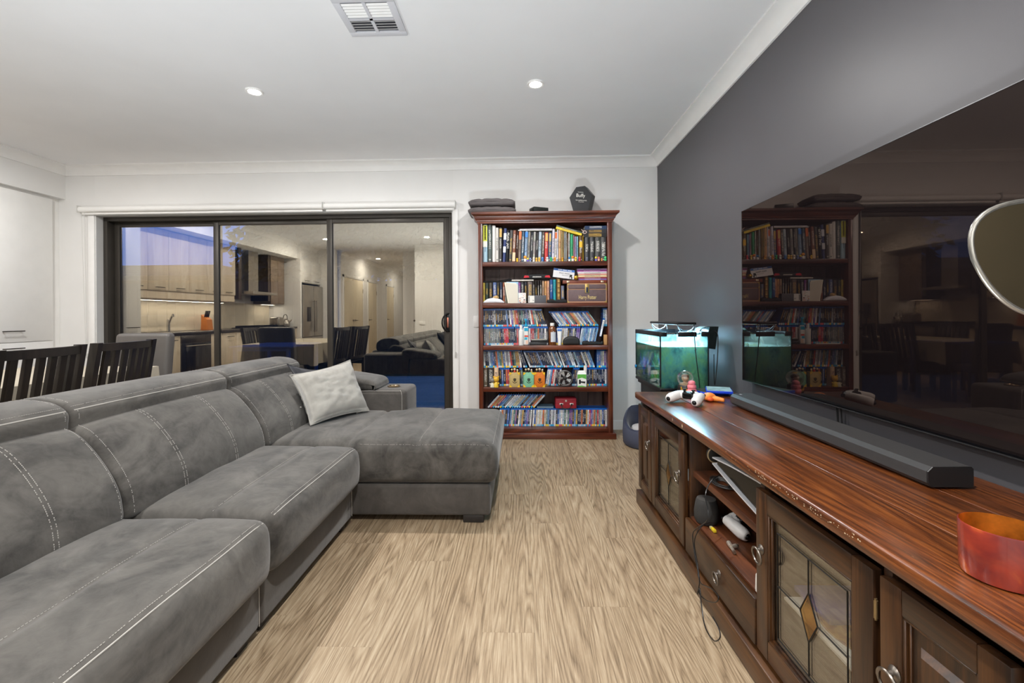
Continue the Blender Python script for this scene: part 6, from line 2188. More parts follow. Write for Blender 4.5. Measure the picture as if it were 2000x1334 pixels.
g.box(tx - 0.0015, ty0, tz1 - 0.003, tx + 0.012, ty1, tz1)
g.box(tx - 0.0015, ty0, tz0, tx + 0.012, ty0 + 0.003, tz1)
g.box(tx - 0.0015, ty1 - 0.003, tz0, tx + 0.012, ty1, tz1)
g.box(tx - 0.0015, ty0, tz0, tx + 0.012, ty1, tz0 + 0.004)
g.build('bezel', steel, t)
G().box(tx - 0.0008, ty0 + 0.003, tz0 + 0.004, tx + 0.002, ty1 - 0.003, tz0 + 0.010).build('lower_strip', bp, t)
G().rbox(tx + 0.002, ty0 + 0.004, tz0 + 0.004, tx + 0.022, ty1 - 0.004, tz1 - 0.004, 0.004).build('back_cover', M('tv_back', c(24, 24, 25), .6), t)
G().box(tx + 0.022, 1.5, 1.0, XW, 2.1, 1.45).build('wall_mount', M('tv_back', c(24, 24, 25), .6), t)
g = G().tube([(1.294, 1.905, tz0 + 0.02), (1.296, 1.900, 0.66), (1.296, 1.895, 0.62)], 0.004, 6)
g.tube([(1.296, 1.885, tz0 + 0.02), (1.298, 1.880, 0.66), (1.298, 1.885, 0.62)], 0.003, 6)
g.build('power_cord', blk, t)

# ---------------------------------------------------------------- small pole mirror by the near end of the television
mc = at(2046, 503, Y=0.50)
t = thing('pole_mirror', 'rounded metal-rimmed mirror on a slim pole before the television', 'mirror', (mc.x, 0.50, 0))
a1 = at(1908, 460, Y=0.5)
hw, hh = mc.x - a1.x, (at(2000, 396, Y=0.5).z - at(2000, 609, Y=0.5).z) / 2 * 1.06


def oval(q, s_=1.0):
    x, z = math.cos(q), math.sin(q)
    n_ = 2.5
    k_ = (abs(x) ** n_ + abs(z) ** n_) ** (-1 / n_)
    x, z = x * k_, z * k_
    return Vector((mc.x + hw * s_ * (x + (0.20 * z if z > 0 else .34 * z) * (-1 if x < 0 else -0.0) * 1.0 * abs(x)), 0.50 - 0.05 * x * hw, mc.z + hh * s_ * z))


rim = [oval(2 * PI * i / 56) for i in range(56)]
G().tube(rim, 0.0027, 10, True).build('rim', M('mirror_rim', c(160, 156, 148), .22, metal=.9), t)
inner = [oval(2 * PI * i / 56, 0.985) for i in range(56)]
mm = N('mirror_face')
mm.b.inputs['Base Color'].default_value = c(100, 90, 70)
mm.b.inputs['Metallic'].default_value = 1.0
mm.b.inputs['Roughness'].default_value = 0.32
g = G().add(inner + [p + Vector((0, 0.002, 0)) for p in inner], [tuple(range(56)), tuple(range(56, 112))[::-1]] + [(i, (i + 1) % 56, 56 + (i + 1) % 56, 56 + i) for i in range(56)])
g.build('mirror_face', mm.m, t)
G().cyl((mc.x + 0.01, 0.509, 0.012), (mc.x + 0.01, 0.509, mc.z), 0.006, n=12).build('pole', M('mirror_rim', c(190, 186, 178), .22, metal=.9), t)
G().lathe([(0.09, 0), (0.09, 0.008), (0.02, 0.014), (0.006, 0.03)], (mc.x + 0.01, 0.509, 0), 28).build('base', M('mirror_rim', c(190, 186, 178), .22, metal=.9), t)

# ---------------------------------------------------------------- aquarium
AX0, AX1, AY0_, AY1_, AZ0, AZ1 = 0.868, 1.165, 2.855, 3.452, 0.645, 0.986
t = thing('aquarium_stand', 'black cabinet stand carrying the aquarium', 'stand', ((AX0 + AX1) / 2, 3.15, 0))
bs = M('stand_black', c(24, 24, 26), .45)
G().rbox(AX0 + 0.02, AY0_ + 0.02, 0, AX1 - 0.01, AY1_ - 0.06, 0.60, 0.004).build('body', bs, t)
G().rbox(AX0 + 0.006, AY0_ + 0.004, 0.60, AX1, AY1_ - 0.03, 0.6215, 0.004).build('top_board', bs, t)
aq = thing('aquarium', 'lit glass fish tank with green algae beyond the cabinet end', 'aquarium', ((AX0 + AX1) / 2, 3.15, 0.622))
rimm = M('aquarium_rim', c(18, 18, 20), .35)
g = G()
g.rbox(AX0 - 0.003, AY0_ - 0.003, 0.622, AX1 + 0.003, AY1_ + 0.003, 0.640, 0.003)
g.build('base_frame', rimm, aq)
g = G()
g.rbox(AX0 - 0.004, AY0_, 0.962, AX0 + 0.010, AY1_, 0.990, 0.003)
g.rbox(AX0 - 0.004, AY0_ - 0.004, 0.962, AX0 + 0.042, AY0_ + 0.010, 0.990, 0.003)
g.rbox(AX1 - 0.045, AY0_ - 0.004, 0.962, AX1 + 0.004, AY0_ + 0.010, 0.990, 0.003)
g.rbox(AX1 - 0.010, AY0_, 0.962, AX1 + 0.004, AY1_, 0.990, 0.003)
g.rbox(AX0, AY1_ - 0.010, 0.962, AX1, AY1_ + 0.004, 0.990, 0.003)
g.build('top_rim', rimm, aq)


def algae(name, cover, base):
    """glass with a film of algae that passes and scatters the light inside"""
    k = N(name)
    tcn = k.n('TexCoord').outputs['Object']
    n1 = k.noise(tcn, 9.0, 5, 0.65)
    n2 = k.noise(k.mapping(tcn, (1, 1, .5)), 26.0, 5, 0.7, 1.0)
    tl_ = k.n('BsdfTranslucent')
    k.l(k.ramp(k.math('ADD', k.math('MULTIPLY', n1, .7), k.math('MULTIPLY', n2, .35)), (0.36, base[0]), (0.50, base[1]), (0.60, base[2]), (0.72, base[3])), tl_.inputs[0])
    tr_ = k.n('BsdfTransparent')
    tr_.inputs[0].default_value = (.93, .98, .96, 1)
    m1 = k.n('MixShader')
    k.l(k.math('ADD', cover, k.math('MULTIPLY', k.math('SUBTRACT', n2, .5), .9), True), m1.inputs[0])
    k.l(tr_.outputs[0], m1.inputs[1])
    k.l(tl_.outputs[0], m1.inputs[2])
    gg = k.n('BsdfGlossy')
    gg.inputs['Roughness'].default_value = .02
    lw_ = k.n('LayerWeight')
    lw_.inputs[0].default_value = .2
    m2 = k.n('MixShader')
    k.l(k.math('ADD', k.math('MULTIPLY', lw_.outputs['Fresnel'], .5), .03), m2.inputs[0])
    k.l(m1.outputs[0], m2.inputs[1])
    k.l(gg.outputs[0], m2.inputs[2])
    k.l(m2.outputs[0], k.out.inputs[0])
    return k.m


al_front = algae('algae_glass', 0.66, (c(84, 124, 120), c(150, 172, 152), c(166, 178, 126), c(196, 204, 156)))
al_side = algae('algae_glass_thin', 0.10, (c(40, 110, 100), c(80, 150, 120), c(120, 170, 120), c(150, 180, 130)))
al_top = algae('limescale_glass', 0.22, (c(170, 206, 200), c(206, 226, 220), c(226, 236, 228), c(236, 240, 232)))
WL = 0.897
for nm, (x0, y0, x1, y1), mt in (('front_pane', (AX0, AY0_, AX1, AY0_ + 0.004), al_front), ('side_pane', (AX0, AY0_ + 0.004, AX0 + 0.004, AY1_), al_side), ('side_pane', (AX1 - 0.004, AY0_ + 0.004, AX1, AY1_), al_side), ('back_pane', (AX0, AY1_ - 0.004, AX1, AY1_), al_front)):
    G().box(x0, y0, 0.639, x1, y1, WL).build(nm, mt, aq)
    G().box(x0, y0, WL, x1, y1, 0.975).build('upper_pane', al_top, aq)
g = G()
for x in (AX0 + 0.002, AX1 - 0.002):
    for y in (AY0_ + 0.002, AY1_ - 0.002):
        g.box(x - 0.0035, y - 0.0035, 0.65, x + 0.0035, y + 0.0035, 0.965)
g.build('silicone_seam', rimm, aq)
ws = N('water_surface')
wt = ws.n('BsdfTransparent')
wt.inputs[0].default_value = (.85, .97, .93, 1)
wl_ = ws.n('BsdfDiffuse')
wl_.inputs[0].default_value = c(206, 230, 226)
wg = ws.n('BsdfGlossy')
wg.inputs['Roughness'].default_value = 0.03
ma, mb_ = ws.n('MixShader'), ws.n('MixShader')
ma.inputs[0].default_value = .45
mb_.inputs[0].default_value = .12
ws.l(wt.outputs[0], ma.inputs[1])
ws.l(wl_.outputs[0], ma.inputs[2])
ws.l(ma.outputs[0], mb_.inputs[1])
ws.l(wg.outputs[0], mb_.inputs[2])
ws.l(mb_.outputs[0], ws.out.inputs[0])
G().box(AX0 + 0.004, AY0_ + 0.004, WL - 0.003, AX1 - 0.004, AY1_ - 0.004, WL).build('water_surface', ws.m, aq)
g = G()
gr = M('gravel_navy', c(26, 34, 70), .5, var=.5, vscale=90)
for i in range(420):
    x, y = rnd.uniform(AX0 + .012, AX1 - .012), rnd.uniform(AY0_ + .012, AY1_ - .012)
    r_ = rnd.uniform(0.006, 0.010)
    g.ball((x, y, 0.648 + rnd.uniform(0, .022)), r_, 6, 0, (1, 1, .8))
stuff(g.build('gravel', gr, aq))
pc = [((96, 84, 190), 'purple'), ((40, 130, 80), 'green'), ((70, 60, 170), 'blue'), ((60, 150, 90), 'green'), ((206, 140, 90), 'coral'), ((90, 170, 110), 'green')]
for i in range(13):
    col = pc[i % 6][0]
    x, y = AX0 + 0.035 + 0.23 * rnd.random() ** 1.6, AY0_ + 0.06 + (AY1_ - AY0_ - 0.12) * ((i + .5) / 13)
    pt = M('weed_%d' % (i % 6), c(*col), .5, var=.2, vscale=60)
    g = G()
    hmax = 0.19 if i % 6 != 4 else 0.08
    for j in range(13):
        q = rnd.uniform(0, 2 * PI)
        hgt = hmax * rnd.uniform(.5, 1)
        lean = rnd.uniform(.2, .45)
        wv = 0.006
        dx, dy = math.cos(q) * lean, math.sin(q) * lean
        vs, fs = [], []
        for k_ in range(6):
            u = k_ / 5
            xx = min(max(x + dx * hgt * u * u, AX0 + .012), AX1 - .012)
            yy = min(max(y + dy * hgt * u * u, AY0_ + .012), AY1_ - .012)
            ww = wv * (1 - u) ** .6 + .0006
            vs += [(xx - ww * math.sin(q), yy + ww * math.cos(q), 0.66 + hgt * u), (xx + ww * math.sin(q), yy - ww * math.cos(q), 0.66 + hgt * u)]
        fs = [(2 * k_, 2 * k_ + 1, 2 * k_ + 3, 2 * k_ + 2) for k_ in range(5)]
        g.add(vs, fs)
    tag(g.build('water_plant', pt), '%s plastic water plant in the aquarium, %s from the near pane' % (pc[i % 6][1], nth(i + 1)), 'plant', 'plants in the aquarium')
g = G()
for i in range(70):
    x, y = rnd.gauss(1.075, 0.05), AY0_ + 0.06 + 0.2 * rnd.random()
    x = min(max(x, AX0 + .02), AX1 - .02)
    r_ = rnd.uniform(.004, .009)
    q = rnd.uniform(0, PI)
    g.lathe([(r_, 0), (r_, .0015)], (x, y, WL + rnd.uniform(.0005, .004)), 7)
tag(stuff(g.build('floating_weed', M('duckweed', c(170, 190, 40), .5, var=.2))), 'yellow-green floating weed on the aquarium water', 'water weed')
# light bridge over the tank
l = thing('aquarium_light', 'slim black LED light bridge standing on the aquarium rim', 'lamp', (1.0, 3.1, 0.99))
lz = 1.034
G().rbox(0.965, 2.835, lz, 1.085, 3.42, lz + 0.016, 0.005, 3).build('housing', M('light_black', c(30, 30, 33), .3, metal=.3), l)
G().rbox(0.975, 2.86, lz - 0.0006, 1.075, 3.40, lz + 0.002, 0.0005, 1).build('led_panel', M('led_white', (0.80, 0.95, 1, 1), .4, emit=8), l)
ld = bpy.data.lights.new('led_light', 'AREA')
ld.shape = 'RECTANGLE'
ld.size, ld.size_y = 0.10, 0.52
ld.energy = 16
ld.color = (0.32, 0.70, 1.0)
lo = bpy.data.objects.new('led_source', ld)
COL.objects.link(lo)
lo.parent = l
lo.location = Vector((1.025, 3.13, lz - 0.005)) - l.location
lg_m = M('leg_steel', c(150, 160, 170), .25, metal=.8)
for y in (2.852, 3.40):
    g = G()
    for x0, x1 in ((0.972, 0.985), (1.078, 1.090)):
        g.tube([(x0, y, lz + 0.004), (x0 + 0.004, y, lz - 0.018), (x1 + (0.008 if x1 < 1 else -0.004), y, 0.991)], 0.0022, 6)
        g.tube([(x0 + 0.002, y, lz - 0.004), ((x0 + x1) / 2 + 0.02 * (1 if x1 < 1 else -1), y, 1.006), ((x0 + x1) / 2 + 0.05 * (1 if x1 < 1 else -1), y, 0.992)], 0.0018, 6)
    g.build('wire_leg', lg_m, l)
G().rbox(0.975, 2.842, 0.960, 1.090, 2.852, 0.991, 0.004).build('clamp', M('light_black', c(30, 30, 33), .3, metal=.3), l)
g = G().tube(crom([(1.070, 2.834, lz + 0.008), (1.072, 2.838, 0.99), (1.078, 2.842, 0.90), (1.090, 2.842, 0.78), (1.100, 2.842, 0.70), (1.105, 2.842, 0.64)], 4, False), 0.0028, 6)
g.build('cord', blk, l)
# hang-on filter
f_ = thing('aquarium_filter', 'black hang-on filter with a clear hood at the tank corner', 'filter', (1.2, 2.95, 0.9))
G().prism([(1.172, 0.886), (1.215, 0.880), (1.236, 1.022), (1.182, 1.022), (1.172, 0.99)], 'Y', 2.875, 2.985).build('body', M('filter_black', c(22, 30, 30), .25), f_)
g = G()
vs, fs = [], []
n = 8
for i in range(n + 1):
    q = PI / 2 * i / n
    for y in (2.885, 2.975):
        vs.append((1.182 - 0.065 * math.sin(q), y, 0.982 + 0.042 * math.cos(q)))
vs += [(x, y, z - 0.003) for x, y, z in vs]
m = 2 * (n + 1)
for i in range(n):
    fs += [(2 * i, 2 * i + 1, 2 * i + 3, 2 * i + 2), (m + 2 * i, m + 2 * i + 2, m + 2 * i + 3, m + 2 * i + 1)]
g.add(vs, fs).build('hood', M('filter_hood', c(150, 176, 176), .15), f_)
G().cyl((1.128, 2.93, 0.70), (1.128, 2.93, 0.985), 0.010, n=12).lathe([(0.014, 0), (0.014, 0.05)], (1.128, 2.93, 0.66), 12).build('intake_tube', M('filter_black', c(22, 30, 30), .25), f_)
g = G().tube(crom([(1.200, 2.872, 0.995), (1.222, 2.868, 0.985), (1.228, 2.866, 0.93), (1.222, 2.866, 0.80), (1.212, 2.866, 0.70), (1.206, 2.866, 0.66), (1.203, 2.868, 0.70), (1.205, 2.874, 0.85)], 4, False), 0.0028, 6)
g.build('cord', blk, f_)
o = tag(G().lathe([(0.012, 0), (0.012, 0.010)], (AX0 - 0.012, 3.43, 0.715), 16, 0, 'X').build('algae_magnet', M('magnet_blue', c(20, 110, 160), .3)), 'blue algae magnet on the far corner of the aquarium glass', 'magnet')

# ---------------------------------------------------------------- dog bed in the corner
bx_, by_, br_ = 1.085, 3.885, 0.215
t = thing('dog_bed', 'navy round dog bed with a pale inner cushion in the corner', 'dog bed', (bx_, by_, 0))
navy = M('bed_navy_plush', c(38, 44, 68), .9, var=.2, vscale=20, sheen=.4, bump=.3, bscale=200)
navo = M('bed_outer', c(66, 70, 88), .8, var=.08, bump=.2, bscale=300)
n = 40
vs, fs = [], []


def lip(q):
    # the rim is high at the back, scooped where the pet steps in, towards the walkway
    d = math.cos(q - R(215))
    return 0.295 - 0.150 * max(0, d) ** 1.5


for r_, zf in ((0.93, 0.0), (1.0, 0.10), (1.02, 0.45), (1.0, 0.85), (0.95, 0.98)):
    vs += [(bx_ + br_ * r_ * math.cos(2 * PI * i / n), by_ + br_ * r_ * math.sin(2 * PI * i / n), zf * lip(2 * PI * i / n)) for i in range(n)]
for j in range(4):
    fs += [(j * n + i, j * n + (i + 1) % n, (j + 1) * n + (i + 1) % n, (j + 1) * n + i) for i in range(n)]
fs.append(tuple(range(n))[::-1])
G().add(vs, fs).build('outer_wall', navo, t, 60)
vs, fs = [], []
for r_, zf, zo in ((0.95, 0.98, 0), (0.88, 1.0, 0.006), (0.80, 0.95, 0), (0.76, 0.6, 0), (0.74, 0.0, 0.07)):
    vs += [(bx_ + br_ * r_ * math.cos(2 * PI * i / n), by_ + br_ * r_ * math.sin(2 * PI * i / n), zf * lip(2 * PI * i / n) + zo) for i in range(n)]
for j in range(4):
    fs += [(j * n + i, j * n + (i + 1) % n, (j + 1) * n + (i + 1) % n, (j + 1) * n + i) for i in range(n)]
G().add(vs, fs).build('plush_lining', navy, t, 60)
G().lathe([(0.10, 0.06), (0.155, 0.075), (0.160, 0.10), (0.14, 0.150), (0.06, 0.172), (0.001, 0.176)], (bx_, by_, 0), 30).build('inner_cushion', M('bed_pale', c(190, 186, 186), .9, var=.1, bump=.3, bscale=120), t)
# ================================================================ kitchen along the far wall (behind the camera, mirrored in the door)
lam = wood('pale_laminate', c(196, 180, 158), c(208, 194, 174), c(218, 206, 188), 1.0, 'Z', rough=0.45, coat=0.0, rings=4)
lamw = M('white_laminate', c(232, 231, 228), .4, var=.01)
taupe = wood('taupe_laminate', c(120, 104, 90), c(134, 118, 102), c(148, 132, 116), 1.0, 'Y', rough=0.4, coat=0.0, rings=4)
stone = M('dark_stone', c(58, 50, 46), .25, var=.2, vscale=120)
ss = M('stainless', c(178, 172, 164), .28, metal=.9, var=.04)
barm = M('bar_handle', c(70, 66, 62), .3, metal=.8)
KX, KF = -5.096, -4.52


def bar(parent, y0, y1, x, z):
    g = G().cyl((x + 0.028, y0, z), (x + 0.028, y1, z), 0.005, n=8)
    for y in (y0 + 0.015, y1 - 0.015):
        g.cyl((x, y, z), (x + 0.028, y, z), 0.004, n=8)
    g.build('handle', barm, parent)


# pantry next to the window wall
t = thing('pantry', 'tall white pantry cabinet beside the sliding door wall', 'cabinet', (-4.83, 4.05, 0))
G().box(KX, 3.80, 0.10, KF - 0.045, 4.30, 2.279).build('carcase', lamw, t)
d = G().rbox(KF - 0.043, 3.803, 0.885, KF - 0.024, 4.297, 2.255, 0.002).build('door', lamw, t)
bar(d, 3.85, 4.02, KF - 0.024, 0.985)
d = G().rbox(KF - 0.043, 3.803, 0.11, KF - 0.024, 4.297, 0.880, 0.002).build('door', lamw, t)
bar(d, 3.85, 4.02, KF - 0.024, 0.83)
G().box(KX, 4.30, 0.0, KF - 0.06, YW - 0.001, 2.279).build('filler_panel', lamw, t)
G().box(KX, 3.80, 0.0, KF - 0.09, 4.30, 0.10).build('kickboard', stone, t)

# base units, dishwasher, worktop
units = [(3.20, 3.80), (1.95, 2.60), (1.32, 1.95), (0.0, 0.42)]
for i, (y0, y1) in enumerate(units):
    t = thing('base_cabinet', ['pale timber base cabinet beside the pantry', 'pale timber base cabinet beside the oven', 'pale timber base cabinet beside the cooktop', 'pale timber base cabinet by the fridge wall'][i], 'cabinet', (-4.8, (y0 + y1) / 2, 0), 'kitchen base cabinets')
    G().box(KX, y0 + .001, 0.10, KF - 0.02, y1 - .001, 0.862).build('carcase', lam, t)
    G().box(KX, y0 + .001, 0, KF - 0.08, y1 - .001, 0.10).build('kickboard', stone, t)
    k_ = 2 if y1 - y0 > .5 else 1
    for j in range(k_):
        a, b = y0 + (y1 - y0) * j / k_ + .003, y0 + (y1 - y0) * (j + 1) / k_ - .003
        d = G().rbox(KF - 0.02, a, 0.11, KF, b, 0.858, 0.002).build('door', lam, t)
        bar(d, (a + b) / 2 - .07, (a + b) / 2 + .07, KF, 0.80)
t = thing('dishwasher', 'dark-fronted dishwasher under the kitchen worktop', 'dishwasher', (-4.8, 2.9, 0))
G().rbox(KX + .03, 2.603, 0.01, KF - .02, 3.197, 0.860, .004).build('body', ss, t)
d = G().rbox(KF - .02, 2.606, 0.12, KF + .004, 3.194, 0.745, .004).build('door', M('dark_glass', c(40, 36, 33), .12), t)
G().rbox(KF - .02, 2.606, 0.750, KF + .004, 3.194, 0.855, .003).build('control_panel', M('dark_steel', c(92, 86, 80), .3, metal=.8), t)
G().cyl((KF + .035, 2.66, 0.71), (KF + .035, 3.14, 0.71), .008, n=10).cyl((KF, 2.68, .71), (KF + .035, 2.68, .71), .006, n=8).cyl((KF, 3.12, .71), (KF + .035, 3.12, .71), .006, n=8).build('handle', ss, t)
t = thing('oven', 'built-in dark glass oven under the cooktop', 'oven', (-4.8, .87, 0))
G().rbox(KX + .03, 0.425, 0.10, KF - .02, 1.315, 0.860, .004).build('body', ss, t)
G().rbox(KF - .02, 0.43, 0.12, KF + .004, 1.31, 0.70, .004).build('door', M('dark_glass', c(40, 36, 33), .12), t)
G().rbox(KF - .02, 0.43, 0.705, KF + .004, 1.31, 0.855, .003).build('control_panel', ss, t)
G().cyl((KF + .035, 0.50, 0.66), (KF + .035, 1.24, 0.66), .008, n=10).build('handle', ss, t)
tag(G().rbox(KX, 0.0, 0.863, KF + .02, 3.80, 0.902, .003).build('worktop', stone), 'long dark stone worktop along the kitchen wall', 'worktop')
tile = M('splashback_tile', c(216, 204, 184), .2, var=.02)
sb = thing('splashback', 'cream tiled splashback above the kitchen worktop', 'splashback', (KX, 1.9, .902))
for r_ in range(2):
    for q in range(7):
        y0, y1 = -0.02 + q * 0.546, -0.02 + (q + 1) * 0.546
        G().rbox(KX, y0 + .0015, .904 + r_ * .225, KX + .008, y1 - .0015, .904 + (r_ + 1) * .225 - .002, .001, 1).build('tile', tile, sb)
# wall units
for i, (y0, y1) in enumerate(((3.10, 3.80), (2.35, 3.10), (1.60, 2.35), (0.02, 0.52))):
    t = thing('wall_cabinet', ['pale wall cabinet over the sink beside the pantry', 'pale wall cabinet, second from the pantry', 'pale wall cabinet beside the rangehood', 'taupe wall cabinet beside the fridge wall'][i], 'cabinet', (-4.9, (y0 + y1) / 2, 1.355), 'kitchen wall cabinets')
    mt = taupe if i == 3 else lam
    G().box(KX, y0 + .001, 1.355, KF - 0.25, y1 - .001, 2.279).build('carcase', mt, t)
    G().box(KX, y0 + .001, 1.345, KF - 0.24, y1 - .001, 1.355).build('under_panel', taupe, t)
    for j in range(2):
        a, b = y0 + (y1 - y0) * j / 2 + .002, y0 + (y1 - y0) * (j + 1) / 2 - .002
        d = G().rbox(KF - 0.25, a, 1.46 if i < 3 else 1.36, KF - 0.232, b, 2.27, .002).build('door', mt, t)
        if i < 3:
            bar(d, (a + b) / 2 - .07, (a + b) / 2 + .07, KF - .232, 1.50)
for y0, y1, lab in ((1.62, 3.78, 'added fill light strip under the pale wall cabinets'), (0.05, 0.50, 'added fill light strip under the taupe wall cabinet')):
    t = thing('fill_strip', lab, 'lamp', (-4.95, (y0 + y1) / 2, 1.335))  # added fill that brightens the splashback, not a fitting of this kitchen
    G().rbox(-4.98, y0, 1.337, -4.93, y1, 1.345, .002).build('housing', lamw, t)
    G().box(-4.975, y0 + .01, 1.335, -4.935, y1 - .01, 1.337).build('diffuser', M('fill_strip_lens', (1, .93, .82, 1), .4, emit=1.2), t)
    ld = bpy.data.lights.new('fill_strip_light', 'AREA')
    ld.shape = 'RECTANGLE'
    ld.size, ld.size_y = .04, y1 - y0
    ld.energy = 3.5 * (y1 - y0)
    ld.color = LAMP_COL
    lo = bpy.data.objects.new('fill_strip_source', ld)
    COL.objects.link(lo)
    lo.parent = t
    lo.location = (0, 0, -.002)
t = thing('rangehood', 'stainless canopy rangehood between dark side panels', 'rangehood', (-4.85, .95, 1.5))
G().rbox(KX, 0.62, 1.50, KF - 0.05, 1.40, 1.545, .004).build('canopy', ss, t)
G().box(KX, 0.86, 1.545, KX + .30, 1.16, 2.279).build('flue', ss, t)
G().box(KX, 0.53, 1.40, KF - .24, 0.60, 2.279).build('side_panel', M('dark_panel', c(74, 62, 54), .4), t)
G().box(KX, 1.42, 1.40, KF - .24, 1.50, 2.279).build('side_panel', M('dark_panel', c(74, 62, 54), .4), t)
# fridge with a cabinet over it
t = thing('fridge', 'tall stainless French-door fridge past the kitchen wall', 'fridge', (-4.75, -.55, 0))
G().rbox(KX + .03, -.99, .02, -4.46, -.10, 1.76, .008).build('body', ss, t)
for a, b in ((-.985, -.548), (-.542, -.105)):
    d = G().rbox(-4.46, a, .68, -4.405, b, 1.755, .008).build('door', ss, t)
    yh = b - .04 if a < -.9 else a + .04
    G().cyl((-4.365, yh, .78), (-4.365, yh, 1.45), .010, n=10).cyl((-4.405, yh, .80), (-4.365, yh, .80), .008, n=8).cyl((-4.405, yh, 1.43), (-4.365, yh, 1.43), .008, n=8).build('handle', ss, d)
    if a > -.6:
        G().rbox(-4.408, -.40, 1.0, -4.402, -.22, 1.30, .003).build('dispenser', M('dark_glass', c(40, 36, 33), .12), d)
d = G().rbox(-4.46, -.985, .03, -4.405, -.105, .672, .008).build('freezer_drawer', ss, t)
G().cyl((-4.365, -.88, .61), (-4.365, -.21, .61), .010, n=10).build('handle', ss, d)
t = thing('wall_cabinet', 'white cabinet with two bar handles above the fridge', 'cabinet', (-4.75, -.55, 1.80))
G().box(KX, -.995, 1.80, -4.48, -.095, 2.279).build('carcase', lamw, t)
for a, b in ((-.992, -.548), (-.542, -.098)):
    d = G().rbox(-4.48, a, 1.81, -4.46, b, 2.27, .002).build('door', lamw, t)
    bar(d, (a + b) / 2 - .08, (a + b) / 2 + .08, -4.46, 1.85)
# on the worktop
zt = .9025
t = thing('cooktop', 'black gas cooktop with cast trivets set on the worktop', 'cooktop', (-4.8, .88, zt))
G().rbox(-5.02, .47, zt, -4.58, 1.30, zt + .012, .004).build('plate', bp, t)
for y in (.62, .88, 1.14):
    g = G()
    for x in (-4.95, -4.80, -4.66):
        g.box(x - .006, y - .11, zt + .032, x + .006, y + .11, zt + .044)
    for yy in (y - .11, y, y + .11):
        g.box(-4.98, yy - .006, zt + .012, -4.62, yy + .006, zt + .044)
    g.build('trivet', M('cast_iron', c(20, 20, 21), .6), t)
t = thing('toaster', 'brushed steel two-slice toaster on the worktop', 'toaster', (-4.75, .28, zt))
G().puff(-4.86, -4.66, .20, .40, zt + .012, zt + .19, .035, (4, 4, 4)).build('body', ss, t)
G().rbox(-4.86, .20, zt, -4.66, .40, zt + .014, .004).build('base', bp, t)
G().box(-4.83, .25, zt + .1895, -4.69, .28, zt + .1915).box(-4.83, .32, zt + .1895, -4.69, .35, zt + .1915).build('slot', bp, t)
t = thing('kettle', 'round polished steel kettle with a hooped handle on the worktop', 'kettle', (-4.70, .09, zt))
G().lathe([(.07, 0), (.085, .01), (.09, .06), (.075, .12), (.045, .145), (.018, .152), (.012, .17), (.001, .172)], (-4.70, .09, zt), 26).build('body', ss, t)
G().tube(crom([(-4.70, .02, zt + .11), (-4.70, .015, zt + .18), (-4.70, .05, zt + .235), (-4.70, .13, zt + .235), (-4.70, .165, zt + .18), (-4.70, .16, zt + .11)], 4, False), .006, 8).build('handle', bp, t)
G().tube([(-4.63, .09, zt + .08), (-4.59, .09, zt + .12), (-4.575, .09, zt + .14)], [.016, .011, .009], 10).build('spout', ss, t)
t = thing('knife_block', 'orange wooden knife block with black handles against the splashback', 'knife block', (-4.93, 2.09, zt))
G().prism([(-5.0, zt), (-4.88, zt), (-4.90, zt + .16), (-4.99, zt + .24)], 'Y', 2.03, 2.15).build('block', M('block_orange', c(196, 116, 44), .5), t)
g = G()
for y in (2.05, 2.09, 2.13):
    g.cyl((-4.95, y, zt + .19), (-4.92, y, zt + .30), .012, .010, 8)
g.build('knife_handles', bp, t)
t = thing('kitchen_tap', 'chrome mixer tap over the kitchen sink', 'tap', (-4.95, 2.85, zt))
G().cyl((-4.96, 2.85, zt), (-4.96, 2.85, zt + .17), .022, .019, 14).build('body', chrome, t)
G().tube([(-4.96, 2.85, zt + .10), (-4.90, 2.88, zt + .19), (-4.84, 2.92, zt + .24)], .013, 10).cyl((-4.84, 2.92, zt + .245), (-4.835, 2.92, zt + .205), .014, n=10).build('spout', chrome, t)
G().cyl((-4.96, 2.85, zt + .17), (-4.93, 2.82, zt + .20), .008, n=8).build('lever', chrome, t)

# ---------------------------------------------------------------- hall doors
dm = M('door_paint', c(224, 212, 188), .5, var=.01)
lev = M('lever_nickel', c(120, 112, 102), .3, metal=.8)


def hall_door(n, y0, y1, leaves):
    o = bpy.data.objects.new('door_%d' % n, None)
    COL.objects.link(o)
    o.location = (-4.1, (y0 + y1) / 2, 0)
    struct(o)
    g = G()
    g.rbox(-4.1, y0 - .06, 0, -4.082, y0, 2.08, .003).rbox(-4.1, y1, 0, -4.082, y1 + .06, 2.08, .003).rbox(-4.1, y0 - .06, 2.02, -4.082, y1 + .06, 2.08, .003)
    g.build('architrave', trim_m, o)
    for i in range(leaves):
        a, b = y0 + (y1 - y0) * i / leaves + .002, y0 + (y1 - y0) * (i + 1) / leaves - .002
        lf = G().rbox(-4.098, a, .01, -4.088, b, 2.015, .002).build('leaf', dm, o)
        hy = b - .06 if (leaves == 2 and i == 0) or leaves == 1 else a + .06
        sg = -1 if hy > (a + b) / 2 else 1
        G().lathe([(.024, 0), (.024, .008)], (-4.088, hy, 1.0), 14, 0, 'X').cyl((-4.082, hy, 1.0), (-4.045, hy, 1.0), .008, n=8).cyl((-4.048, hy, 1.0), (-4.048, hy + sg * .11, 1.0), .008, n=8).build('lever_handle', lev, lf)
        for hz in (.3, 1.75):
            yy = a if sg < 0 else b
            G().cyl((-4.084, yy, hz - .05), (-4.084, yy, hz + .05), .006, n=8).build('hinge', lev, lf)


hall_door(2, -2.72, -1.46, 2)
hall_door(3, -3.85, -3.15, 1)
hall_door(4, -5.6, -4.85, 1)
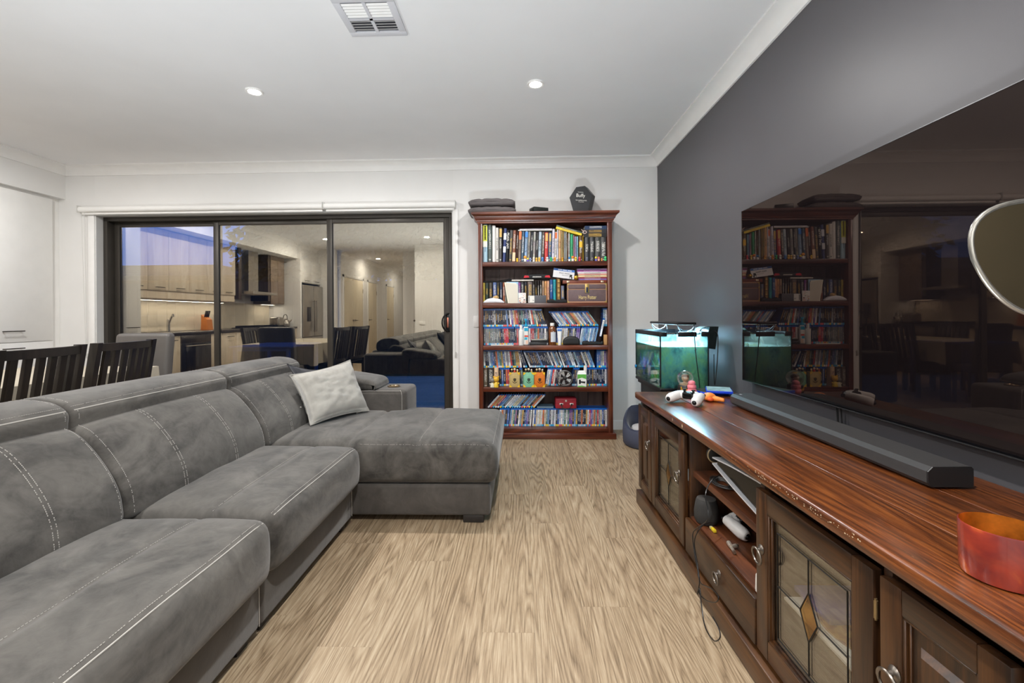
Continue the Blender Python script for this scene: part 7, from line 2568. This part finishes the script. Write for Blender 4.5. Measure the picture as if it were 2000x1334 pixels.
# back of the room: wall panel with a key hook rail and switch plates
t = thing('intercom', 'small round thermostat dial on the rear wall, mirrored in the door panel', 'thermostat', (-1.99, -.53, 1.2))
pM = at(822, 617, Y=9.08 + .54)
G().lathe([(.022, 0), (.022, .02), (.016, .024)], (pM.x, -.54, pM.z), 18, 0, 'Y').build('dial', lev, t)
t.location = (pM.x, -.53, pM.z)
for ch_ in t.children:
    ch_.data.transform(Matrix.Translation(Vector((0, 0, 0))))
pM = at(826, 631, Y=9.08 + .54)
tag(G().rbox(pM.x - .06, -.54, pM.z - .035, pM.x + .06, -.53, pM.z + .035, .003).build('switch_plate', trim_m), 'white switch plate on the rear wall, mirrored in the door panel', 'switch')

# ================================================================ outside, at dusk
deck = wood('deck_board', c(168, 166, 165), c(186, 184, 184), c(198, 197, 196), 1.0, 'X', rough=.6, coat=0.0, rings=4)
po = bpy.data.objects.new('patio_ground', None)
COL.objects.link(po)
po.location = (-1, 7, -.05)
struct(po)
for i in range(26):
    y = 4.66 + i * .145
    G().rbox(-8, y, -.05, 4, y + .138, -.02, .002, 1).build('plank', deck, po)
struct(G().box(-16, 8.45, -.3, 8, 26, -.06).build('ground', M('lawn_dark', c(46, 60, 40), .9, var=.3, vscale=6)))
struct(G().box(-16, 4.66, -.3, 8, 8.45, -.052).build('ground', M('soil_dark', c(36, 34, 32), .9)))
fe = thing('fence', 'dark paling fence across the garden outside', 'fence', (-4, 9.0, -.06))
fm_ = wood('paling', c(44, 36, 30), c(58, 48, 40), c(70, 60, 50), 1.0, 'Z', rough=.8, coat=0.0, rings=5)
pale = G().rbox(-.048, 9.0, -.06, .048, 9.018, 1.80, .002, 1)
pm_ = None
for i in range(125):
    x = -11 + i * .1
    ob = G().box(-.0485, 0, 0, .0485, .018, 1.86).build('paling', fm_, None, origin=(0, 0, 0)) if pm_ is None else bpy.data.objects.new('paling', pm_)
    if pm_ is None:
        pm_ = ob.data
    else:
        COL.objects.link(ob)
    ob.parent = fe
    ob.location = Vector((x, 9.0 + .004 * (i % 2), -.06 + .012 * rnd.random())) - fe.location
G().box(-11, 9.02, .25, 1.5, 9.06, .33).box(-11, 9.02, 1.45, 1.5, 9.06, 1.53).build('rail', fm_, fe)
# neighbour's house: walls, eave and a tiled roof made of rows
nh = thing('neighbour_house', 'dark single-storey house with a tiled hip roof beyond the fence', 'house', (-14.5, 19, 0))
G().box(-26, 15, -.3, -9.3, 24, 2.45).build('wall', M('dusk_brick', c(96, 74, 62), .9, var=.15, vscale=30), nh)
rf = M('roof_tile', c(58, 54, 56), .7, var=.1)
rows = 12
for i in range(rows):
    f0, f1 = i / rows, (i + 1) / rows
    y0, y1 = 14.4 + 4.8 * f0, 14.4 + 4.8 * f1 + .06
    z0, z1 = 2.42 + .9 * f0, 2.42 + .9 * f1 + .02
    xe0, xe1 = -8.7 - 4.2 * f0, -8.7 - 4.2 * f1
    G().add([(-27, y0, z0 + .05), (xe0, y0, z0 + .05), (xe1, y1, z1 + .03), (-27, y1, z1 + .03), (-27, y0, z0), (xe0, y0, z0), (xe1, y1, z1), (-27, y1, z1)],
            [(0, 1, 2, 3), (4, 7, 6, 5), (0, 4, 5, 1), (1, 5, 6, 2), (2, 6, 7, 3), (3, 7, 4, 0)]).build('roof_course', rf, nh)
G().add([(-8.7, 14.4, 2.45), (-8.7, 24.6, 2.45), (-12.9, 19.2, 3.35)], [(0, 1, 2)]).add([(-8.75, 14.45, 2.4), (-8.75, 24.6, 2.4), (-12.95, 19.2, 3.3)], [(0, 2, 1)]).build('hip_end', rf, nh)
G().rbox(-27, 14.32, 2.30, -8.62, 14.40, 2.46, .01).build('gutter', M('gutter_dark', c(40, 42, 50), .4), nh)
# trees between the fence and the sky


def tree(x, y, h, r, lab, n, rz):
    t = thing('garden_tree', lab, 'tree', (x, y, -.06), 'dark garden trees outside')
    rr_ = random.Random(rz)
    g = G().tube([(x, y, -.06), (x + .1, y, h * .3), (x - .05, y + .1, h * .62)], [.16, .12, .07], 8)
    for i in range(9):
        q = rr_.uniform(0, 2 * PI)
        g.tube([(x, y, h * (.3 + .03 * i)), (x + math.cos(q) * r * .5, y + math.sin(q) * r * .4, h * (.5 + .03 * i)), (x + math.cos(q) * r * .85, y + math.sin(q) * r * .7, h * (.62 + .03 * i))], [.05, .03, .012], 5)
    g.build('trunk', M('bark', c(52, 44, 38), .9), t)
    cl = [(x + rr_.gauss(0, r * .42), y + rr_.uniform(-.5, .5) * r, h * .62 + rr_.gauss(0, h * .16)) for i in range(24)]
    g = G()
    for i in range(n):
        a = rr_.choice(cl)
        p = Vector((a[0] + rr_.gauss(0, r * .17), a[1] + max(-.3 * r, min(.3 * r, rr_.gauss(0, r * .17))), a[2] + rr_.gauss(0, h * .07)))
        d = Vector((rr_.gauss(0, 1), rr_.gauss(0, 1), rr_.gauss(-.4, .6))).normalized()
        s_ = d.orthogonal().normalized() * .06
        L = rr_.uniform(.18, .32)
        g.add([p - s_ * .3, p + d * L * .5 - s_, p + d * L, p + d * L * .5 + s_], [(0, 1, 2, 3)])
    stuff(g.build('foliage', M('gum_leaf', c(50, 62, 50), .7, var=.3, vscale=3), t))


tree(-5.5, 10.8, 4.9, 1.4, 'dark gum tree over the fence, nearest the open sky', 5200, 3)
tree(-5.6, 14.6, 5.6, 2.6, 'dense dark gum tree in the middle of the garden', 11000, 5)
tree(-3.9, 19.0, 5.9, 3.7, 'dark gum tree opposite the handled door panel', 15000, 8)
# patio table and chair
t = thing('patio_table', 'blue-grey metal patio table outside the sliding door', 'table', (-3.35, 6.2, -.02))
pm = M('patio_blue', c(60, 84, 130), .5)
for i in range(6):
    G().rbox(-3.75 + i * .135, 5.75, .70, -3.75 + i * .135 + .128, 6.65, .72, .003).build('slat', pm, t)
for x in (-3.70, -3.0):
    for y in (5.80, 6.60):
        G().rbox(x - .02, y - .02, -.02, x + .02, y + .02, .70, .003).build('leg', pm, t)
G().box(-3.72, 5.79, .655, -2.98, 5.81, .70).box(-3.72, 6.59, .655, -2.98, 6.61, .70).build('frame', pm, t)
